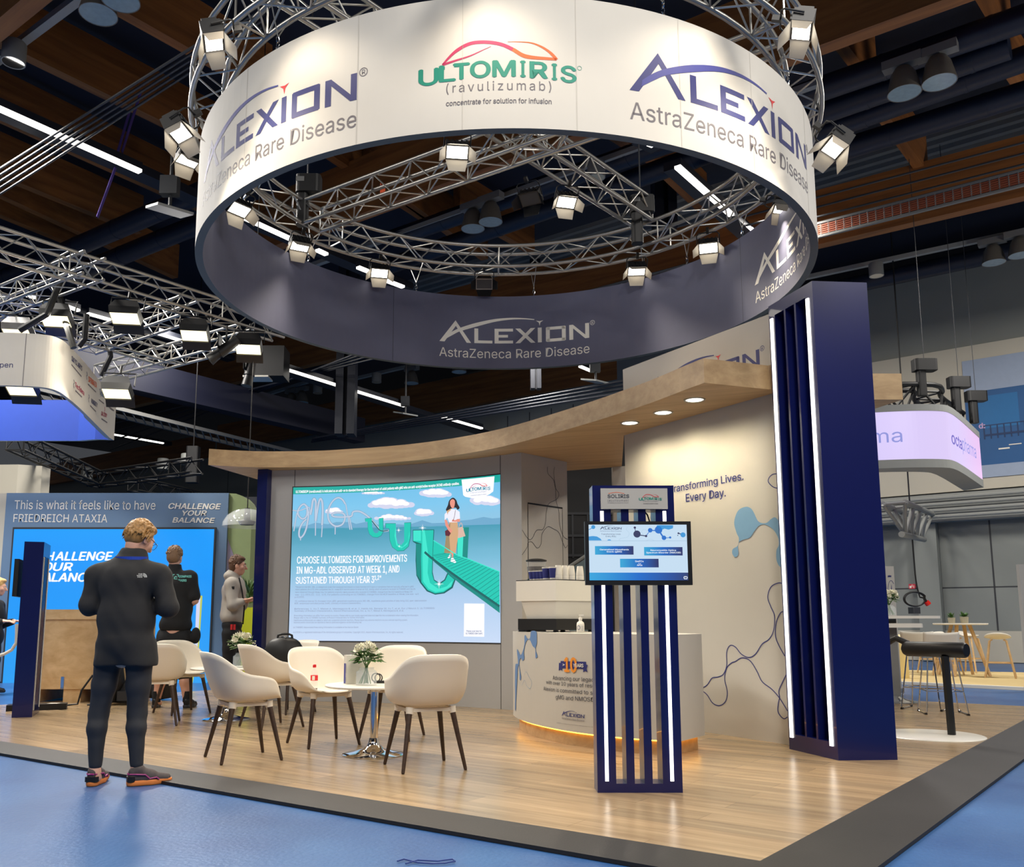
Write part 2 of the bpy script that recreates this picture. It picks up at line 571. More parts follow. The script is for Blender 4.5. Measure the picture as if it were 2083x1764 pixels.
class Surf:
    """an upright surface over a plan polyline; u runs left to right for someone facing it, v is height"""
    def __init__(self, pts, far=False):
        self.p = np.array([tuple(q)[:2] for q in pts], float)
        self.d = np.diff(self.p, axis=0)
        self.l = np.hypot(self.d[:, 0], self.d[:, 1])
        self.s = np.concatenate([[0], np.cumsum(self.l)])
        self.far = far

    def px(self, x, y):
        r = ray(x, y)
        best = None
        # segment p + t d = k r
        det = r[0] * (-self.d[:, 1]) + r[1] * self.d[:, 0]
        k = (self.p[:, 0][:-1] * (-self.d[:, 1]) + self.p[:, 1][:-1] * self.d[:, 0]) / det
        t = (r[0] * self.p[:-1, 1] - r[1] * self.p[:-1, 0]) / det
        n = len(k)
        lo = np.where(np.arange(n) == 0, -50, -1e-6)
        hi = np.where(np.arange(n) == n - 1, 50, 1 + 1e-6)
        ok = (t >= lo) & (t <= hi) & (k > 0)
        idx = np.nonzero(ok)[0]
        inside = [i for i in idx if -1e-6 <= t[i] <= 1 + 1e-6]
        idx = inside or list(idx)
        i = max(idx, key=lambda j: k[j]) if self.far else min(idx, key=lambda j: k[j])
        return np.array([self.s[i] + t[i] * self.l[i], EYE + r[2] * k[i]])

    def at(self, u, v, off=0.0):
        i = int(np.clip(np.searchsorted(self.s, u) - 1, 0, len(self.l) - 1))
        e = self.d[i] / self.l[i]
        q = self.p[i] + e * (u - self.s[i])
        return Vector((q[0] + e[1] * off, q[1] - e[0] * off, v))

    def tris(self, mb, uv, tri, off, m):
        """triangles laid on the surface, cut into narrow upright slices so that they follow its curve"""
        SW = 0.07
        flat = len(self.l) < 2
        for t in tri:
            P_ = [uv[i] for i in t]
            s = (P_[1][0] - P_[0][0]) * (P_[2][1] - P_[0][1]) - (P_[2][0] - P_[0][0]) * (P_[1][1] - P_[0][1])
            if s < 0:
                P_ = [P_[0], P_[2], P_[1]]
            a, b = min(p[0] for p in P_), max(p[0] for p in P_)
            if flat or b - a < SW:
                mb.add([self.at(p[0], p[1], off) for p in P_], [tuple(range(3))], m)
                continue
            n = int((b - a) / SW) + 1
            for k in range(n):
                lo, hi = a + (b - a) * k / n, a + (b - a) * (k + 1) / n
                q = P_
                for lim, sg in ((lo, 1), (hi, -1)):
                    out = []
                    for i in range(len(q)):
                        c, d = q[i - 1], q[i]
                        fc, fd = (c[0] - lim) * sg, (d[0] - lim) * sg
                        if (fc >= 0) != (fd >= 0):
                            w = fc / (fc - fd)
                            out.append((c[0] + (d[0] - c[0]) * w, c[1] + (d[1] - c[1]) * w))
                        if fd >= 0:
                            out.append(d)
                    q = out
                    if not q:
                        break
                if len(q) > 2:
                    mb.add([self.at(p[0], p[1], off) for p in q], [tuple(range(len(q)))], m)

    def poly(self, mb, uv, off=0.004, m=0):
        self.tris(mb, [tuple(p)[:2] for p in uv], tessellate_polygon([[Vector((a, b, 0)) for a, b in uv]]), off, m)

    def ppoly(self, mb, pts, off=0.004, m=0):
        self.poly(mb, [tuple(self.px(*p)) for p in pts], off, m)

    def rect(self, mb, u0, v0, u1, v1, off=0.004, m=0, n=1):
        for i in range(n):
            a, b = u0 + (u1 - u0) * i / n, u0 + (u1 - u0) * (i + 1) / n
            mb.add([self.at(a, v0, off), self.at(b, v0, off), self.at(b, v1, off), self.at(a, v1, off)], [(0, 1, 2, 3)], m)

    def strip(self, mb, pts, w, off=0.004, m=0):
        """stroke with varying width along uv points"""
        n = len(pts)
        w = w if isinstance(w, (list, tuple, np.ndarray)) else [w] * n
        L, R = [], []
        for i in range(n):
            a, b = pts[max(i - 1, 0)], pts[min(i + 1, n - 1)]
            t = np.array([b[0] - a[0], b[1] - a[1]])
            t = t / (np.hypot(*t) + 1e-9)
            nn = np.array([-t[1], t[0]]) * w[i] / 2
            L.append((pts[i][0] + nn[0], pts[i][1] + nn[1]))
            R.append((pts[i][0] - nn[0], pts[i][1] - nn[1]))
        vs = [self.at(a, b, off) for a, b in L] + [self.at(a, b, off) for a, b in R]
        mb.add(vs, [(i, i + n, i + n + 1, i + 1) for i in range(n - 1)], m)

    def text(self, mb, s, p0, p1, cap, off=0.004, m=0, bold=0.0, shear=0.0, gap=1.0):
        """p0, p1: uv of the baseline ends; the text is fitted to that width; cap = capital height"""
        v, f = text2d(s, shear, gap)
        if not len(v):
            return
        p0, p1 = np.array(p0), np.array(p1)
        w = v[:, 0].max()
        sy = cap / CAP
        tri = [(t[0], t[i], t[i + 1]) for t in f for i in range(1, len(t) - 1)]
        for k, (dx, dy) in enumerate([(0, 0)] if not bold else [(0, 0), (-bold, 0), (bold, 0), (0, bold * .6), (0, -bold * .6)]):
            kx = v[:, 0] / w
            uv = [(p0[0] + (p1[0] - p0[0]) * a + dx * sy, p0[1] + (p1[1] - p0[1]) * a + (b + dy) * sy) for a, b in zip(kx, v[:, 1])]
            self.tris(mb, uv, tri, off + k * .0002, m)

    def ptext(self, mb, s, a, b, top, off=0.004, m=0, **kw):
        """the same from the photo's pixel positions of both baseline ends and of a capital's top"""
        p0, p1, t = self.px(*a), self.px(*b), self.px(*top)
        if len(top) == 2:
            base = p0[1] + (p1[1] - p0[1]) * (t[0] - p0[0]) / (p1[0] - p0[0])
        self.text(mb, s, p0, p1, abs(t[1] - base), off, m, **kw)


def catmull(pts, n=8, closed=False):
    pts = [np.array(p, float) for p in pts]
    N_ = len(pts)
    out = []
    rng = range(N_) if closed else range(N_ - 1)
    for i in rng:
        if closed:
            a, b, c, d = pts[i - 1], pts[i], pts[(i + 1) % N_], pts[(i + 2) % N_]
        else:
            a, b, c, d = pts[max(i - 1, 0)], pts[i], pts[i + 1], pts[min(i + 2, N_ - 1)]
        for k in range(n):
            t = k / n
            out.append(0.5 * (2 * b + (c - a) * t + (2 * a - 5 * b + 4 * c - d) * t * t + (3 * b - a - 3 * c + d) * t ** 3))
    if not closed:
        out.append(pts[-1])
    return [tuple(p) for p in out]


# the rare-disease company's wordmark, in units of its capital height
def _ul(x, y):
    yb = 398 - 5.7e-5 * (x - 870) ** 2
    return ((x - 130) / 175, (yb - y) / 175)


LOGO_W = (1860 - 130) / 175


def wordmark(surf, mb, u0, v0, u1, m_letters=0, m_swoosh=0, m_star=0, m_sub=0, sub=True, off=0.0015, reg=True, v1=None):
    """u0..u1: from the foot of the A to the end of the N on the baseline v0"""
    s = (u1 - u0) / LOGO_W
    dv = 0 if v1 is None else (v1 - v0) / LOGO_W
    def T(p):
        return (u0 + p[0] * s, v0 + p[1] * s + p[0] * dv)
    X = lambda x: (x - 130) / 175
    def P_(pts, m, k=0):
        surf.poly(mb, [T(p) for p in pts], off + k * 0.0003, m)
    P_([(0, 0), (X(190), 0), (X(320), 1.10), (X(317), 1.48)], m_letters)
    P_([(X(317), 1.48), (X(318), 1.13), (X(447), 0), (X(498), 0)], m_letters, 1)
    lo = catmull([_ul(205, 340), _ul(290, 292), _ul(375, 250), _ul(560, 196), _ul(760, 142), _ul(940, 116), _ul(1100, 112), _ul(1225, 122)], 5)
    up = catmull([_ul(212, 300), _ul(290, 248), _ul(385, 205), _ul(560, 150), _ul(760, 108), _ul(940, 93), _ul(1100, 97), _ul(1228, 112)], 5)
    n = len(lo)
    mb.add([surf.at(*T(p), off + 0.0008) for p in lo] + [surf.at(*T(p), off + 0.0008) for p in up], [(i, i + 1, i + 1 + n, i + n) for i in range(n - 1)], m_swoosh)
    R_ = lambda x0, y0, x1, y1: P_([(X(x0), y0), (X(x1), y0), (X(x1), y1), (X(x0), y1)], m_letters)
    R_(535, 0, 580, 1); R_(580, 0, 743, 0.19)
    R_(768, 0, 814, 1); R_(814, 0, 980, 0.19); R_(814, 0.4, 922, 0.58); R_(814, 0.81, 980, 1)
    P_([(X(1007), 1), (X(1185), 0), (X(1237), 0), (X(1062), 1)], m_letters)
    P_([(X(1183), 1), (X(1008), 0), (X(1062), 0), (X(1237), 1)], m_letters, 1)
    R_(1265, 0, 1310, 1)
    R_(1358, 0.03, 1403, 0.97); R_(1543, 0.03, 1588, 0.97); R_(1366, 0, 1580, 0.2); R_(1366, 0.8, 1580, 1)
    R_(1628, 0, 1674, 1); R_(1814, 0, 1860, 1)
    P_([(X(1628), 1), (X(1672), 1), (X(1860), 0), (X(1812), 0)], m_letters, 1)
    c = (X(1287), 1.33)
    star = []
    for ang, rad in ((155, 0.27), (90, 0.07), (25, 0.27), (-30, 0.06), (-90, 0.26), (-150, 0.06)):
        a = math.radians(ang)
        star.append((c[0] + rad * math.cos(a), c[1] + 0.04 + rad * math.sin(a)))
    P_(star, m_star, 2)
    if reg:
        cc = (X(1900), 0.98)
        ring = [T((cc[0] + 0.15 * math.cos(t), cc[1] + 0.15 * math.sin(t))) for t in np.linspace(0, 2 * PI, 21)]
        surf.strip(mb, ring, 0.03 * s, off, m_sub)
        surf.text(mb, 'R', T((cc[0] - 0.06, cc[1] - 0.09)), T((cc[0] + 0.07, cc[1] - 0.09)), 0.18 * s, off, m_sub)
    if sub:
        surf.text(mb, 'AstraZeneca Rare Disease', T((0, -1.0)), T((LOGO_W, -1.0)), 0.60 * s, off, m_sub)


def medicine_logo(surf, mb, u0, v0, u1, mt, mm, mo, mg, off=0.0015, small=True):
    """arched wordmark with the two-colour swirl; u0..u1 the word's width, v0 its baseline"""
    W = u1 - u0
    s = W / 300.0
    T = lambda x, y: (u0 + (x - 12) * s, v0 + (91.5 - y) * s)
    xs = [('U', 12, 50), ('L', 53, 84), ('T', 81, 112), ('O', 114, 153), ('M', 157, 202), ('I', 211, 221), ('R', 229, 265), ('I', 272, 283), ('S', 289, 322)]
    for ch, a, b in xs:
        d = abs((a + b) / 2 - 166) / 150
        yb = 91.5 + d * d * 9
        hgt = 33 * s
        surf.text(mb, ch, T(a, yb), T(b * 0.985, yb), hgt, off, mt, bold=0.03)
    for x, y in ((11, 70), (54, 64), (82, 61), (157, 58.5), (228, 60)):
        surf.rect(mb, *T(x - 1, y + 6.5), *T(x + 9, y - 0.5), off, mt)
    main = catmull([T(*p) for p in ((58, 60), (83, 35), (112, 20), (143, 18.5), (172, 24), (195, 35), (216, 48), (240, 52), (280, 53))], 6)
    n = len(main)
    w = np.interp(np.linspace(0, 1, n), [0, 0.15, 0.5, 0.8, 1], [3, 7, 7.2, 8, 5]) * s
    h = int(n * 0.62)
    surf.strip(mb, main[:h + 1], w[:h + 1], off, mm)
    surf.strip(mb, main[h:], w[h:], off, mo)
    a = catmull([T(*p) for p in ((58, 60), (86, 53), (112, 46), (135, 36), (153, 28))], 5)
    surf.strip(mb, a, np.linspace(5, 0.6, len(a)) * s, off, mm)
    b = catmull([T(*p) for p in ((280, 54), (268, 40), (248, 27), (225, 20), (185, 19))], 5)
    surf.strip(mb, b, np.linspace(7, 0.6, len(b)) * s, off, mo)
    surf.text(mb, '(ravulizumab)', T(66, 120), T(269, 120), 19 * s, off, mg, bold=0.0, gap=1.25)
    if small:
        surf.text(mb, 'concentrate for solution for infusion', T(66, 147), T(269, 147), 10 * s, off, mg, bold=0.012)
    ring = [T(325 + 4.2 * math.cos(t), 68 + 4.2 * math.sin(t)) for t in np.linspace(0, 2 * PI, 15)]
    surf.strip(mb, ring, 0.8 * s, off, mt)
#PART2
# ================================================================== the hall
mb = MB()
mb.add([(-40, -12, -0.02), (40, -12, -0.02), (40, 60, -0.02), (-40, 60, -0.02)], [(0, 1, 2, 3)])
struct('floor', mb, M['floor'])

K0 = at_z(1546, 1752)                   # near corner of the wooden deck
KL, KR = at_z(0, 1508), at_z(2083, 1465)
dL, dR = (KL - K0).normalized(), (KR - K0).normalized()
A0 = K0
A1 = K0 + dL * 10.4
A3 = K0 + dR * 9.1
A2 = A1 + dR * 9.1
mb = MB()
mb.prism([(p.x, p.y) for p in (A0, A3, A2, A1)], -0.019, 0.0)
struct('floor_deck', mb, M['deck'])
nl = Vector((-dL.y, dL.x, 0))
nl = nl if nl.y < 0 else -nl
nr = Vector((dR.y, -dR.x, 0))
OW = 0.44
# outer corner where the two border strips meet
def meet(p, d, q, e):
    det = d.x * (-e.y) + d.y * e.x
    t = ((q.x - p.x) * (-e.y) + (q.y - p.y) * e.x) / det
    return p + d * t
OWL = 0.36
OC = meet(K0 + nl * OWL, dL, K0 + nr * OW, dR)
mb = MB()
eL, eR = A1 + nl * OWL, A3 + nr * OW
mb.prism([(p.x, p.y) for p in (A0, A1, eL, OC)], -0.018, 0.0015)
struct('trim_1', mb, M['border'])
mb = MB()
mb.prism([(p.x, p.y) for p in (OC, eR, A3, A0)], -0.018, 0.0012)
struct('trim_2', mb, M['border'])

# far hall wall, seen in bands above the stands
W0, W1 = at_z(2083, 1350, -0.02), at_z(1800, 1343, -0.02)
wd = Vector((-math.cos(math.radians(39)), math.sin(math.radians(39)), 0))
Wc = at_z(1950, 1346, -0.02)
wall_far = Surf([Wc + wd * -14, Wc + wd * 50])
wall_far = Surf([tuple((Wc + wd * 80))[:2], tuple((Wc - wd * 14))[:2]])
def wband(name, v0, v1, off, m, u0=0, u1=94, kind=True, thick=0.2):
    mb = MB()
    a, b = wall_far.at(u0, 0), wall_far.at(u1, 0)
    c, d = wall_far.at(u1, 0, off + thick), wall_far.at(u0, 0, off + thick)
    mb.prism([(d.x, d.y), (c.x, c.y), (b.x, b.y), (a.x, a.y)], v0, v1)
    return mb
zz = lambda px, py: wall_far.px(px, py)[1]
uu = lambda px, py: wall_far.px(px, py)[0]
UF = 94
struct('wall_far', wband('w', -0.02, 10.6, 0, 0), M['hall_wall'])
mbw = MB()
for px in (1040, 1085, 1130, 1175, 1215, 1255, 90, 106, 135, 175, 290, 470, 1905, 2010):
    u = uu(px, 1000)
    wall_far.rect(mbw, u - 0.02, 0, u + 0.02, 8.6, 0.206, 0)
for v in (zz(1950, 1196), zz(1950, 1285)):
    wall_far.rect(mbw, 70, v - 0.015, UF, v + 0.015, 0.206, 0)
struct('wall_seams', mbw, M['dark_grey'])
bot, top_ = zz(1990, 1003), zz(1990, 715)
mb = wband('w', bot, top_, 0.2, 0, uu(1660, 1000), UF, thick=0.5)
struct('wall_far_upper', mb, M['hall_light'])
mb = wband('w', top_, 10.4, 0.2, 0, uu(1660, 1000), UF, thick=0.35)
struct('wall_far_top', mb, M['hall_wall'])
mb = wband('w', bot - 0.75, bot - 0.02, 0.2, 0, uu(1660, 1000), UF, thick=0.45)
for k in range(4):
    v = bot - 0.15 - 0.16 * k
    a, b = wall_far.at(uu(1660, 1000), v, 0.8), wall_far.at(UF, v, 0.8)
    mb.tube(a, b, 0.045)
struct('wall_service_band', mb, M['pipe'])
mb = MB()
u = uu(1900, 1200)
a = wall_far.at(u - 0.35, 0, 0.2); b = wall_far.at(u + 0.1, 0, 0.45)
for q in ((u - 0.3, u + 0.25),):
    p = [wall_far.at(q[0], 0, 0.2), wall_far.at(q[1], 0, 0.2), wall_far.at(q[1], 0, 0.5), wall_far.at(q[0], 0, 0.5)]
    mb.prism([(w.x, w.y) for w in p], 0, bot - 0.4)
struct('wall_pillar', mb, M['hall_wall'])
mb = MB()
wall_far.rect(mb, uu(1700, 1300), 0.0, UF, zz(1950, 1283), 0.23)
struct('wall_plinth', mb, M['hall_light'])

# ceiling: trapezoidal roof deck, ribs along the girders
ZC = 11.6
mb = MB()
o_ = Vector((0, 14, 0))
vs, fs, idx = [], [], []
rows = []
a = -34.0
k = 0
prof = ((0.0, 0), (0.12, 0), (0.15, 0.09), (0.27, 0.09), (0.30, 0))
t = -34.0
while t < 40:
    for q, h in ((0, 0), (0.14, 0), (0.18, 0.1), (0.32, 0.1)):
        rows.append((t + q, h))
    t += 0.36
cols = [-40, 44]
for q, h in rows:
    for c in cols:
        p = o_ + AX * q + BX * c
        vs.append((p.x, p.y, ZC + h))
for i in range(len(rows) - 1):
    fs.append((2 * i, 2 * i + 2, 2 * i + 3, 2 * i + 1))
mb.add(vs, fs)
struct('ceiling', mb, M['roof_grey'])
# dark acoustic boards fixed under the deck, leaving bare bays
def hall_ab(p):
    q = p - o_
    return q.x * AX.x + q.y * AX.y, q.x * BX.x + q.y * BX.y
def board(a0, a1, b0, b1, z=ZC - 0.12):
    mb = MB()
    P_ = [o_ + AX * a + BX * b for a, b in ((a0, b0), (a1, b0), (a1, b1), (a0, b1))]
    pl = [(p.x, p.y) for p in P_]
    mb.prism(pl, z, z + 0.08)
    return mb


def bar_box(p, q, w, h, mb=None, m=0):
    """horizontal beam whose underside centre runs p..q; width w, height h upward"""
    mb = mb or MB()
    p, q = Vector(p), Vector(q)
    d = (q - p); L_ = d.length; d.normalize()
    n = Vector((-d.y, d.x, 0)).normalized()
    vs = []
    for e in (p, q):
        for sx, z in ((-1, 0), (1, 0), (1, h), (-1, h)):
            vs.append(e + n * (sx * w / 2) + Vector((0, 0, z)))
    mb.add(vs, [(0, 1, 5, 4), (1, 2, 6, 5), (2, 3, 7, 6), (3, 0, 4, 7), (3, 2, 1, 0), (4, 5, 6, 7)], m)
    return mb


def along(p0, p1, z, e0=0.0, e1=0.0):
    a, b = at_z(*p0, z), at_z(*p1, z)
    d = (b - a).normalized()
    return a - d * e0, b + d * e1


ZG = 9.2
girders = [((1690, 95), (660, 470), 8, 3), ((2083, 404), (500, 775), 6, 12), ((2083, 628), (1766, 684), 6, 30), ((440, 930), (110, 985), 1, 8), ((75, 0), (0, 62), 4, 4)]
for i, (p0, p1, e0, e1) in enumerate(girders):
    a, b = along(p0, p1, ZG, e0, e1)
    struct('ceiling_beam', bar_box(a, b, 0.26, 1.25), M['glulam_b'])
ZP = 10.35
purl = [((51, 117), (330, 253), 3, 1.5), ((0, 245), (255, 360), 2, 2), ((0, 360), (167, 428), 2, 1.5), ((235, 22), (395, 112), 2.5, 1.5), ((1704, 87), (1750, 146), 1.5, .6), ((1786, 226), (1863, 333), .4, .6),
        ((2053, 146), (2083, 190), .5, 2), ((2002, 0), (2033, 53), 2, .4), ((1254, 285), (1285, 304), 2, .3), ((1033, 488), (1063, 505), 2.0, .4), ((1370, 374), (1415, 417), 1.5, .5), ((150, 470), (300, 540), 2, 1), ((0, 440), (110, 485), 2, 1),
        ((640, 300), (760, 380), 2, 2), ((850, 430), (905, 470), 2, 2)]
for p0, p1, e0, e1 in purl:
    a, b = along(p0, p1, ZP, e0, e1)
    struct('ceiling_beam', bar_box(a, b, 0.2, 0.95), M['glulam'])
# dark boards: everywhere except the bare bays
grey = [at_z(1900, 330, ZC), at_z(1200, 490, ZC), at_z(60, 40, ZC), at_z(1330, 400, ZC), at_z(990, 590, ZC)]
ab = [hall_ab(p) for p in grey]
bay = (min(ab[0][0], ab[1][0]) - 1.2, max(ab[0][0], ab[1][0]) + 1.3)
for a0, a1 in ((-34, -12.6), (-11.8, bay[0]), (bay[1], 40)):
    struct('ceiling_boards', board(a0, a1, -40, 44), M['roof'])
# ------------------------------------------------------------------ ducts, rails, lamps under the roof
def duct(p0, p1, z, r, label, e0=3, e1=3):
    a, b = along(p0, p1, z, e0, e1)
    mb = MB()
    n_ = int((b - a).length / 0.5)
    pts = [a.lerp(b, i / n_) for i in range(n_ + 1)]
    mb.tube(a, b, r, n=20)
    d = (b - a).normalized()
    for i in range(1, n_, 3):
        c = a.lerp(b, i / n_)
        mb.tube(c - d * 0.03, c + d * 0.03, r * 1.03, n=20)
    return single('ventilation_duct', mb, M['duct'], label, 'duct', 'dark ventilation ducts under the roof', smooth=True)


duct((1330, 300), (800, 485), 9.7, 0.20, 'dark blue round duct seen inside the ring just under the lamp rail', 6, 0)
duct((1330, 350), (780, 545), 9.6, 0.20, 'dark blue round duct seen inside the ring, second below the lamp rail', 6, 0)
duct((2083, 120), (1690, 260), 9.7, 0.20, 'dark round duct directly under the twin bell lamps near the upper edge', 6, 1)
duct((2083, 190), (1690, 312), 9.6, 0.20, 'dark round duct below the bell lamps, above the bare ribbed roof', 6, 1)
duct((390, 400), (80, 535), 9.4, 0.21, 'dark duct crossing above the neighbouring stand\'s truss, upper one', 1, 6)
duct((390, 462), (0, 620), 9.4, 0.21, 'dark duct crossing above the neighbouring stand\'s truss, lower one', 1, 6)
duct((2083, 505), (1690, 590), 9.7, 0.21, 'dark duct running under the girder behind the blue column top', 6, 1)


def bell_lamp():
    r = thing('high_bay_lamp', 'x', 'ceiling lamp', local=True)
    mb = MB()
    mb.lathe([(0.07, 0.42), (0.12, 0.40), (0.18, 0.30), (0.22, 0.12), (0.245, 0.0), (0.235, 0.0), (0.21, 0.12), (0.17, 0.29), (0.06, 0.38)], 28)
    part('reflector_dome', mb, M['bellshell'], r, True)
    mb = MB()
    mb.box((-0.09, -0.28, 0.44), (0.09, 0.28, 0.58))
    part('gear_box', mb, M['grey'], r)
    mb = MB()
    mb.lathe([(0.001, 0.012), (0.20, 0.012), (0.236, 0.004)], 28)
    part('glass_cover', mb, M['bellglass'], r, True)
    return r


M['bellshell'] = mat('ribbed acrylic bell', (112, 106, 96), 0.35, var=0.1, stretch=(8, 8, 0.5))
M['bellglass'] = mat('bell glass cover', (150, 172, 178), 0.15, var=0.2, scale=12)


def can_lamp():
    r = thing('cylinder_lamp', 'x', 'ceiling lamp', local=True)
    mb = MB()
    mb.lathe([(0.15, 0.32), (0.165, 0.30), (0.165, 0.0), (0.15, 0.0), (0.13, 0.1)], 24)
    part('housing', mb, M['pipe'], r, True)
    mb = MB()
    mb.lathe([(0.001, 0.08), (0.12, 0.06), (0.15, 0.004)], 24)
    part('reflector', mb, M['chrome'], r, True)
    return r


bell0, can0 = bell_lamp(), can_lamp()
bells = [((200, 30), 'open bell lamp at the top edge of the picture, lower of the pair'), ((245, 2), 'open bell lamp cut by the top edge of the picture'),
         ((1840, 190), 'bell lamp by the ring, nearer the ring of the pair on the upper rail'), ((1911, 168), 'bell lamp farther from the ring of the pair on the upper rail'),
         ((962, 466), 'bell lamp seen inside the ring, first of the pair'), ((998, 452), 'bell lamp seen inside the ring, second of the pair'),
         ((837, 780), 'lone bell lamp below the navy ring over the wooden canopy'), ((592, 823), 'small distant bell lamp, first of the pair over the canopy'), ((614, 819), 'small distant bell lamp, second of the pair over the canopy'),
         ((2022, 535), 'bell lamp by the picture edge beside the brown girder, first of the pair'), ((2076, 520), 'bell lamp cut by the picture edge beside the brown girder'),
         ((934, 757), 'bell lamp just peeking out under the navy ring')]
used = False
for (px, py), lab in bells:
    p = at_z(px, py, 9.0)
    rz = HALL + PI
    if not used:
        o = bell0; o['label'] = lab; o['group'] = 'bell lamps on the ceiling rails'; o.location = p; o.rotation_euler = (0, 0, rz); used = True
    else:
        o = copy_tree(bell0, lab, 'bell lamps on the ceiling rails', p, rz)
used = False
for (px, py), lab in [((27, 128), 'grey cylinder lamp on the rail in the upper corner'), ((1213, 362), 'grey cylinder lamp hanging inside the ring'), ((1783, 562), 'grey cylinder lamp behind the blue column top'),
                      ((766, 778), 'small cylinder lamp on the rail below the navy ring'), ((646, 800), 'small cylinder lamp beside the distant pair of bell lamps'), ((477, 834), 'small cylinder lamp at the end of the far rail')]:
    p = at_z(px, py, 9.15)
    if not used:
        o = can0; o['label'] = lab; o['group'] = 'cylinder lamps on the ceiling rails'; o.location = p; used = True
    else:
        o = copy_tree(can0, lab, 'cylinder lamps on the ceiling rails', p)
for p0, p1, lab, e in [((165, 0), (0, 124), 'pale lamp rail across the upper corner', 3), ((2083, 54), (1676, 192), 'pale lamp rail carrying the upper pair of bell lamps', 3), ((1330, 295), (805, 483), 'pale lamp rail seen inside the ring', 3),
                       ((2083, 474), (1665, 563), 'pale lamp rail beside the brown girder', 2), ((840, 746), (696, 779), 'short lamp rail under the navy ring', .3), ((650, 772), (476, 826), 'far lamp rail over the canopy', .2)]:
    a, b = along(p0, p1, 9.62, e, e)
    single('lamp_rail', bar_box(a, b, 0.12, 0.1), M['pipe'], lab, 'rail', 'ceiling lamp rails')

ZB = 8.7
bars = [((0, 225), (285, 352), 'long lit light bar crossing the upper corner', 2.4, 0), ((500, 447), (592, 489), 'lit light bar behind the first floodlight inside the ring', 0, 0), ((645, 511), (664, 520), 'short end of a light bar beside the hanging cable inside the ring', 0, 0),
        ((728, 546), (760, 559), 'lit stub of light bar before the floodlight inside the ring', 0, 0), ((783, 572), (820, 586), 'lit stub of light bar just over the navy fabric', 0, 0), ((578, 752), (690, 787), 'lit light bar left of the dropped steel post', 0, 0),
        ((722, 797), (823, 828), 'lit light bar past the dropped steel post', 0, 0), ((900, 850), (980, 873), 'lit light bar above the middle of the canopy', 0, 0), ((1180, 747), (1204, 757), 'short lit light bar above the white panel corner', 0, 0),
        ((1378, 342), (1488, 440), 'lit light bar behind the steel post inside the ring', 0, 0), ((320, 680), (395, 703), 'lit light bar between the trusses of the neighbouring stand', 0, 0), ((408, 707), (430, 715), 'dotted end of a light bar between the trusses', 0, 0),
        ((178, 640), (247, 659), 'lit light bar behind the neighbouring truss, middle piece', 0, 0), ((128, 622), (160, 634), 'lit light bar behind the neighbouring truss, short piece', 0, 0), ((55, 603), (72, 608), 'lit spot of a light bar behind the crossing truss', 0, 0),
        ((230, 885), (332, 903), 'lit light bar behind the neighbouring stand\'s hanging fascia', 0, 0), ((1320, 294), (1330, 298), 'lit tip of a light bar under the white ring edge', 0, 0)]
for p0, p1, lab, e0, e1 in bars:
    zb_ = 7.7 if 'canopy' in lab or 'dropped' in lab else ZB
    a, b = along(p0, p1, zb_, e0, e1)
    t = thing('light_bar', lab, 'ceiling light', a.lerp(b, .5), 0, 'fluorescent light bars')
    part('housing', bar_box(a + Vector((0, 0, .05)), b + Vector((0, 0, .05)), 0.13, 0.12), M['steel_dark'], t)
    part('diffuser', bar_box(a, b, 0.11, 0.05), M['bar'], t)
# dark trays that carry the light bars
for p0, p1, lab in [((-40, 215), (400, 412), 'dark tray carrying the long corner light bar'), ((480, 444), (830, 592), 'dark tray carrying the light bars inside the ring'), ((560, 754), (1000, 890), 'dark tray carrying the light bars over the canopy'), ((1368, 344), (1560, 520), 'dark tray behind the steel post inside the ring'), ((40, 605), (470, 735), 'dark tray between the neighbouring trusses'), ((220, 884), (345, 907), 'dark tray behind the neighbouring stand\'s hanging fascia'), ((1300, 285), (1340, 304), 'dark tray just under the white ring edge')]:
    a, b = along(p0, p1, (7.7 if 'canopy' in lab else ZB) + 0.17)
    single('cable_tray', bar_box(a, b, 0.34, 0.16), M['steel_dark'], lab, 'tray', 'dark cable trays')
for p0, p1, z in [((240, 790), (690, 892), 7.2)]:
    a, b = along(p0, p1, z, 3, 1)
    single('blue_girder', bar_box(a, b, 0.5, 0.85), mat('deep blue paint', (6, 10, 34), 0.6), 'deep blue boxed girder over the background wall, above the canopy', 'girder')
a, b = along((240, 835), (690, 945), 6.6, 3, 0)
mb = bar_box(a, b, 0.08, 0.1)
a2, b2 = along((240, 850), (690, 960), 6.6, 3, 0)
bar_box(a2, b2, 0.08, 0.1, mb)
for i in range(40):
    mb.tube(a.lerp(b, i / 40), a2.lerp(b2, i / 40), 0.02, n=5)
single('cable_ladder', mb, M['grey'], 'pale ladder-like cable tray below the deep blue girder', 'tray')
for (px, y0, y1, w, Y, lab) in [(1352, 290, 470, .5, 19.5, 'dark steel post seen inside the ring'), (703, 715, 886, .55, 25, 'dark steel post dropping behind the light bars'), (1090, 740, 792, .3, 25, 'dark steel post with a hook under the navy ring')]:
    c = at_y(px, y1, Y)
    t_ = at_y(px, y0, Y)
    mb = MB()
    mb.box((c.x - w / 2, Y - w / 2, c.z), (c.x - w * 0.1, Y + w / 2, 11.5))
    mb.box((c.x + w * 0.1, Y - w / 2, c.z), (c.x + w / 2, Y + w / 2, 11.5))
    mb.box((c.x - w * 0.1, Y - w / 8, c.z), (c.x + w * 0.1, Y + w / 8, 11.5))
    single('steel_post', mb, M['steel_dark'], lab, 'post', 'steel posts hanging from the roof')
lines = [((0, 345 + 14 * k), (392, 100 + 13 * k), 9.0, .022, M['steel_dark'], 'dark overhead cable in the bundle over the corner light bar, cable ' + w) for k, w in enumerate(('one', 'two', 'three', 'four', 'five'))]
wl = ('uppermost', 'second', 'third', 'lowest')
lines = []
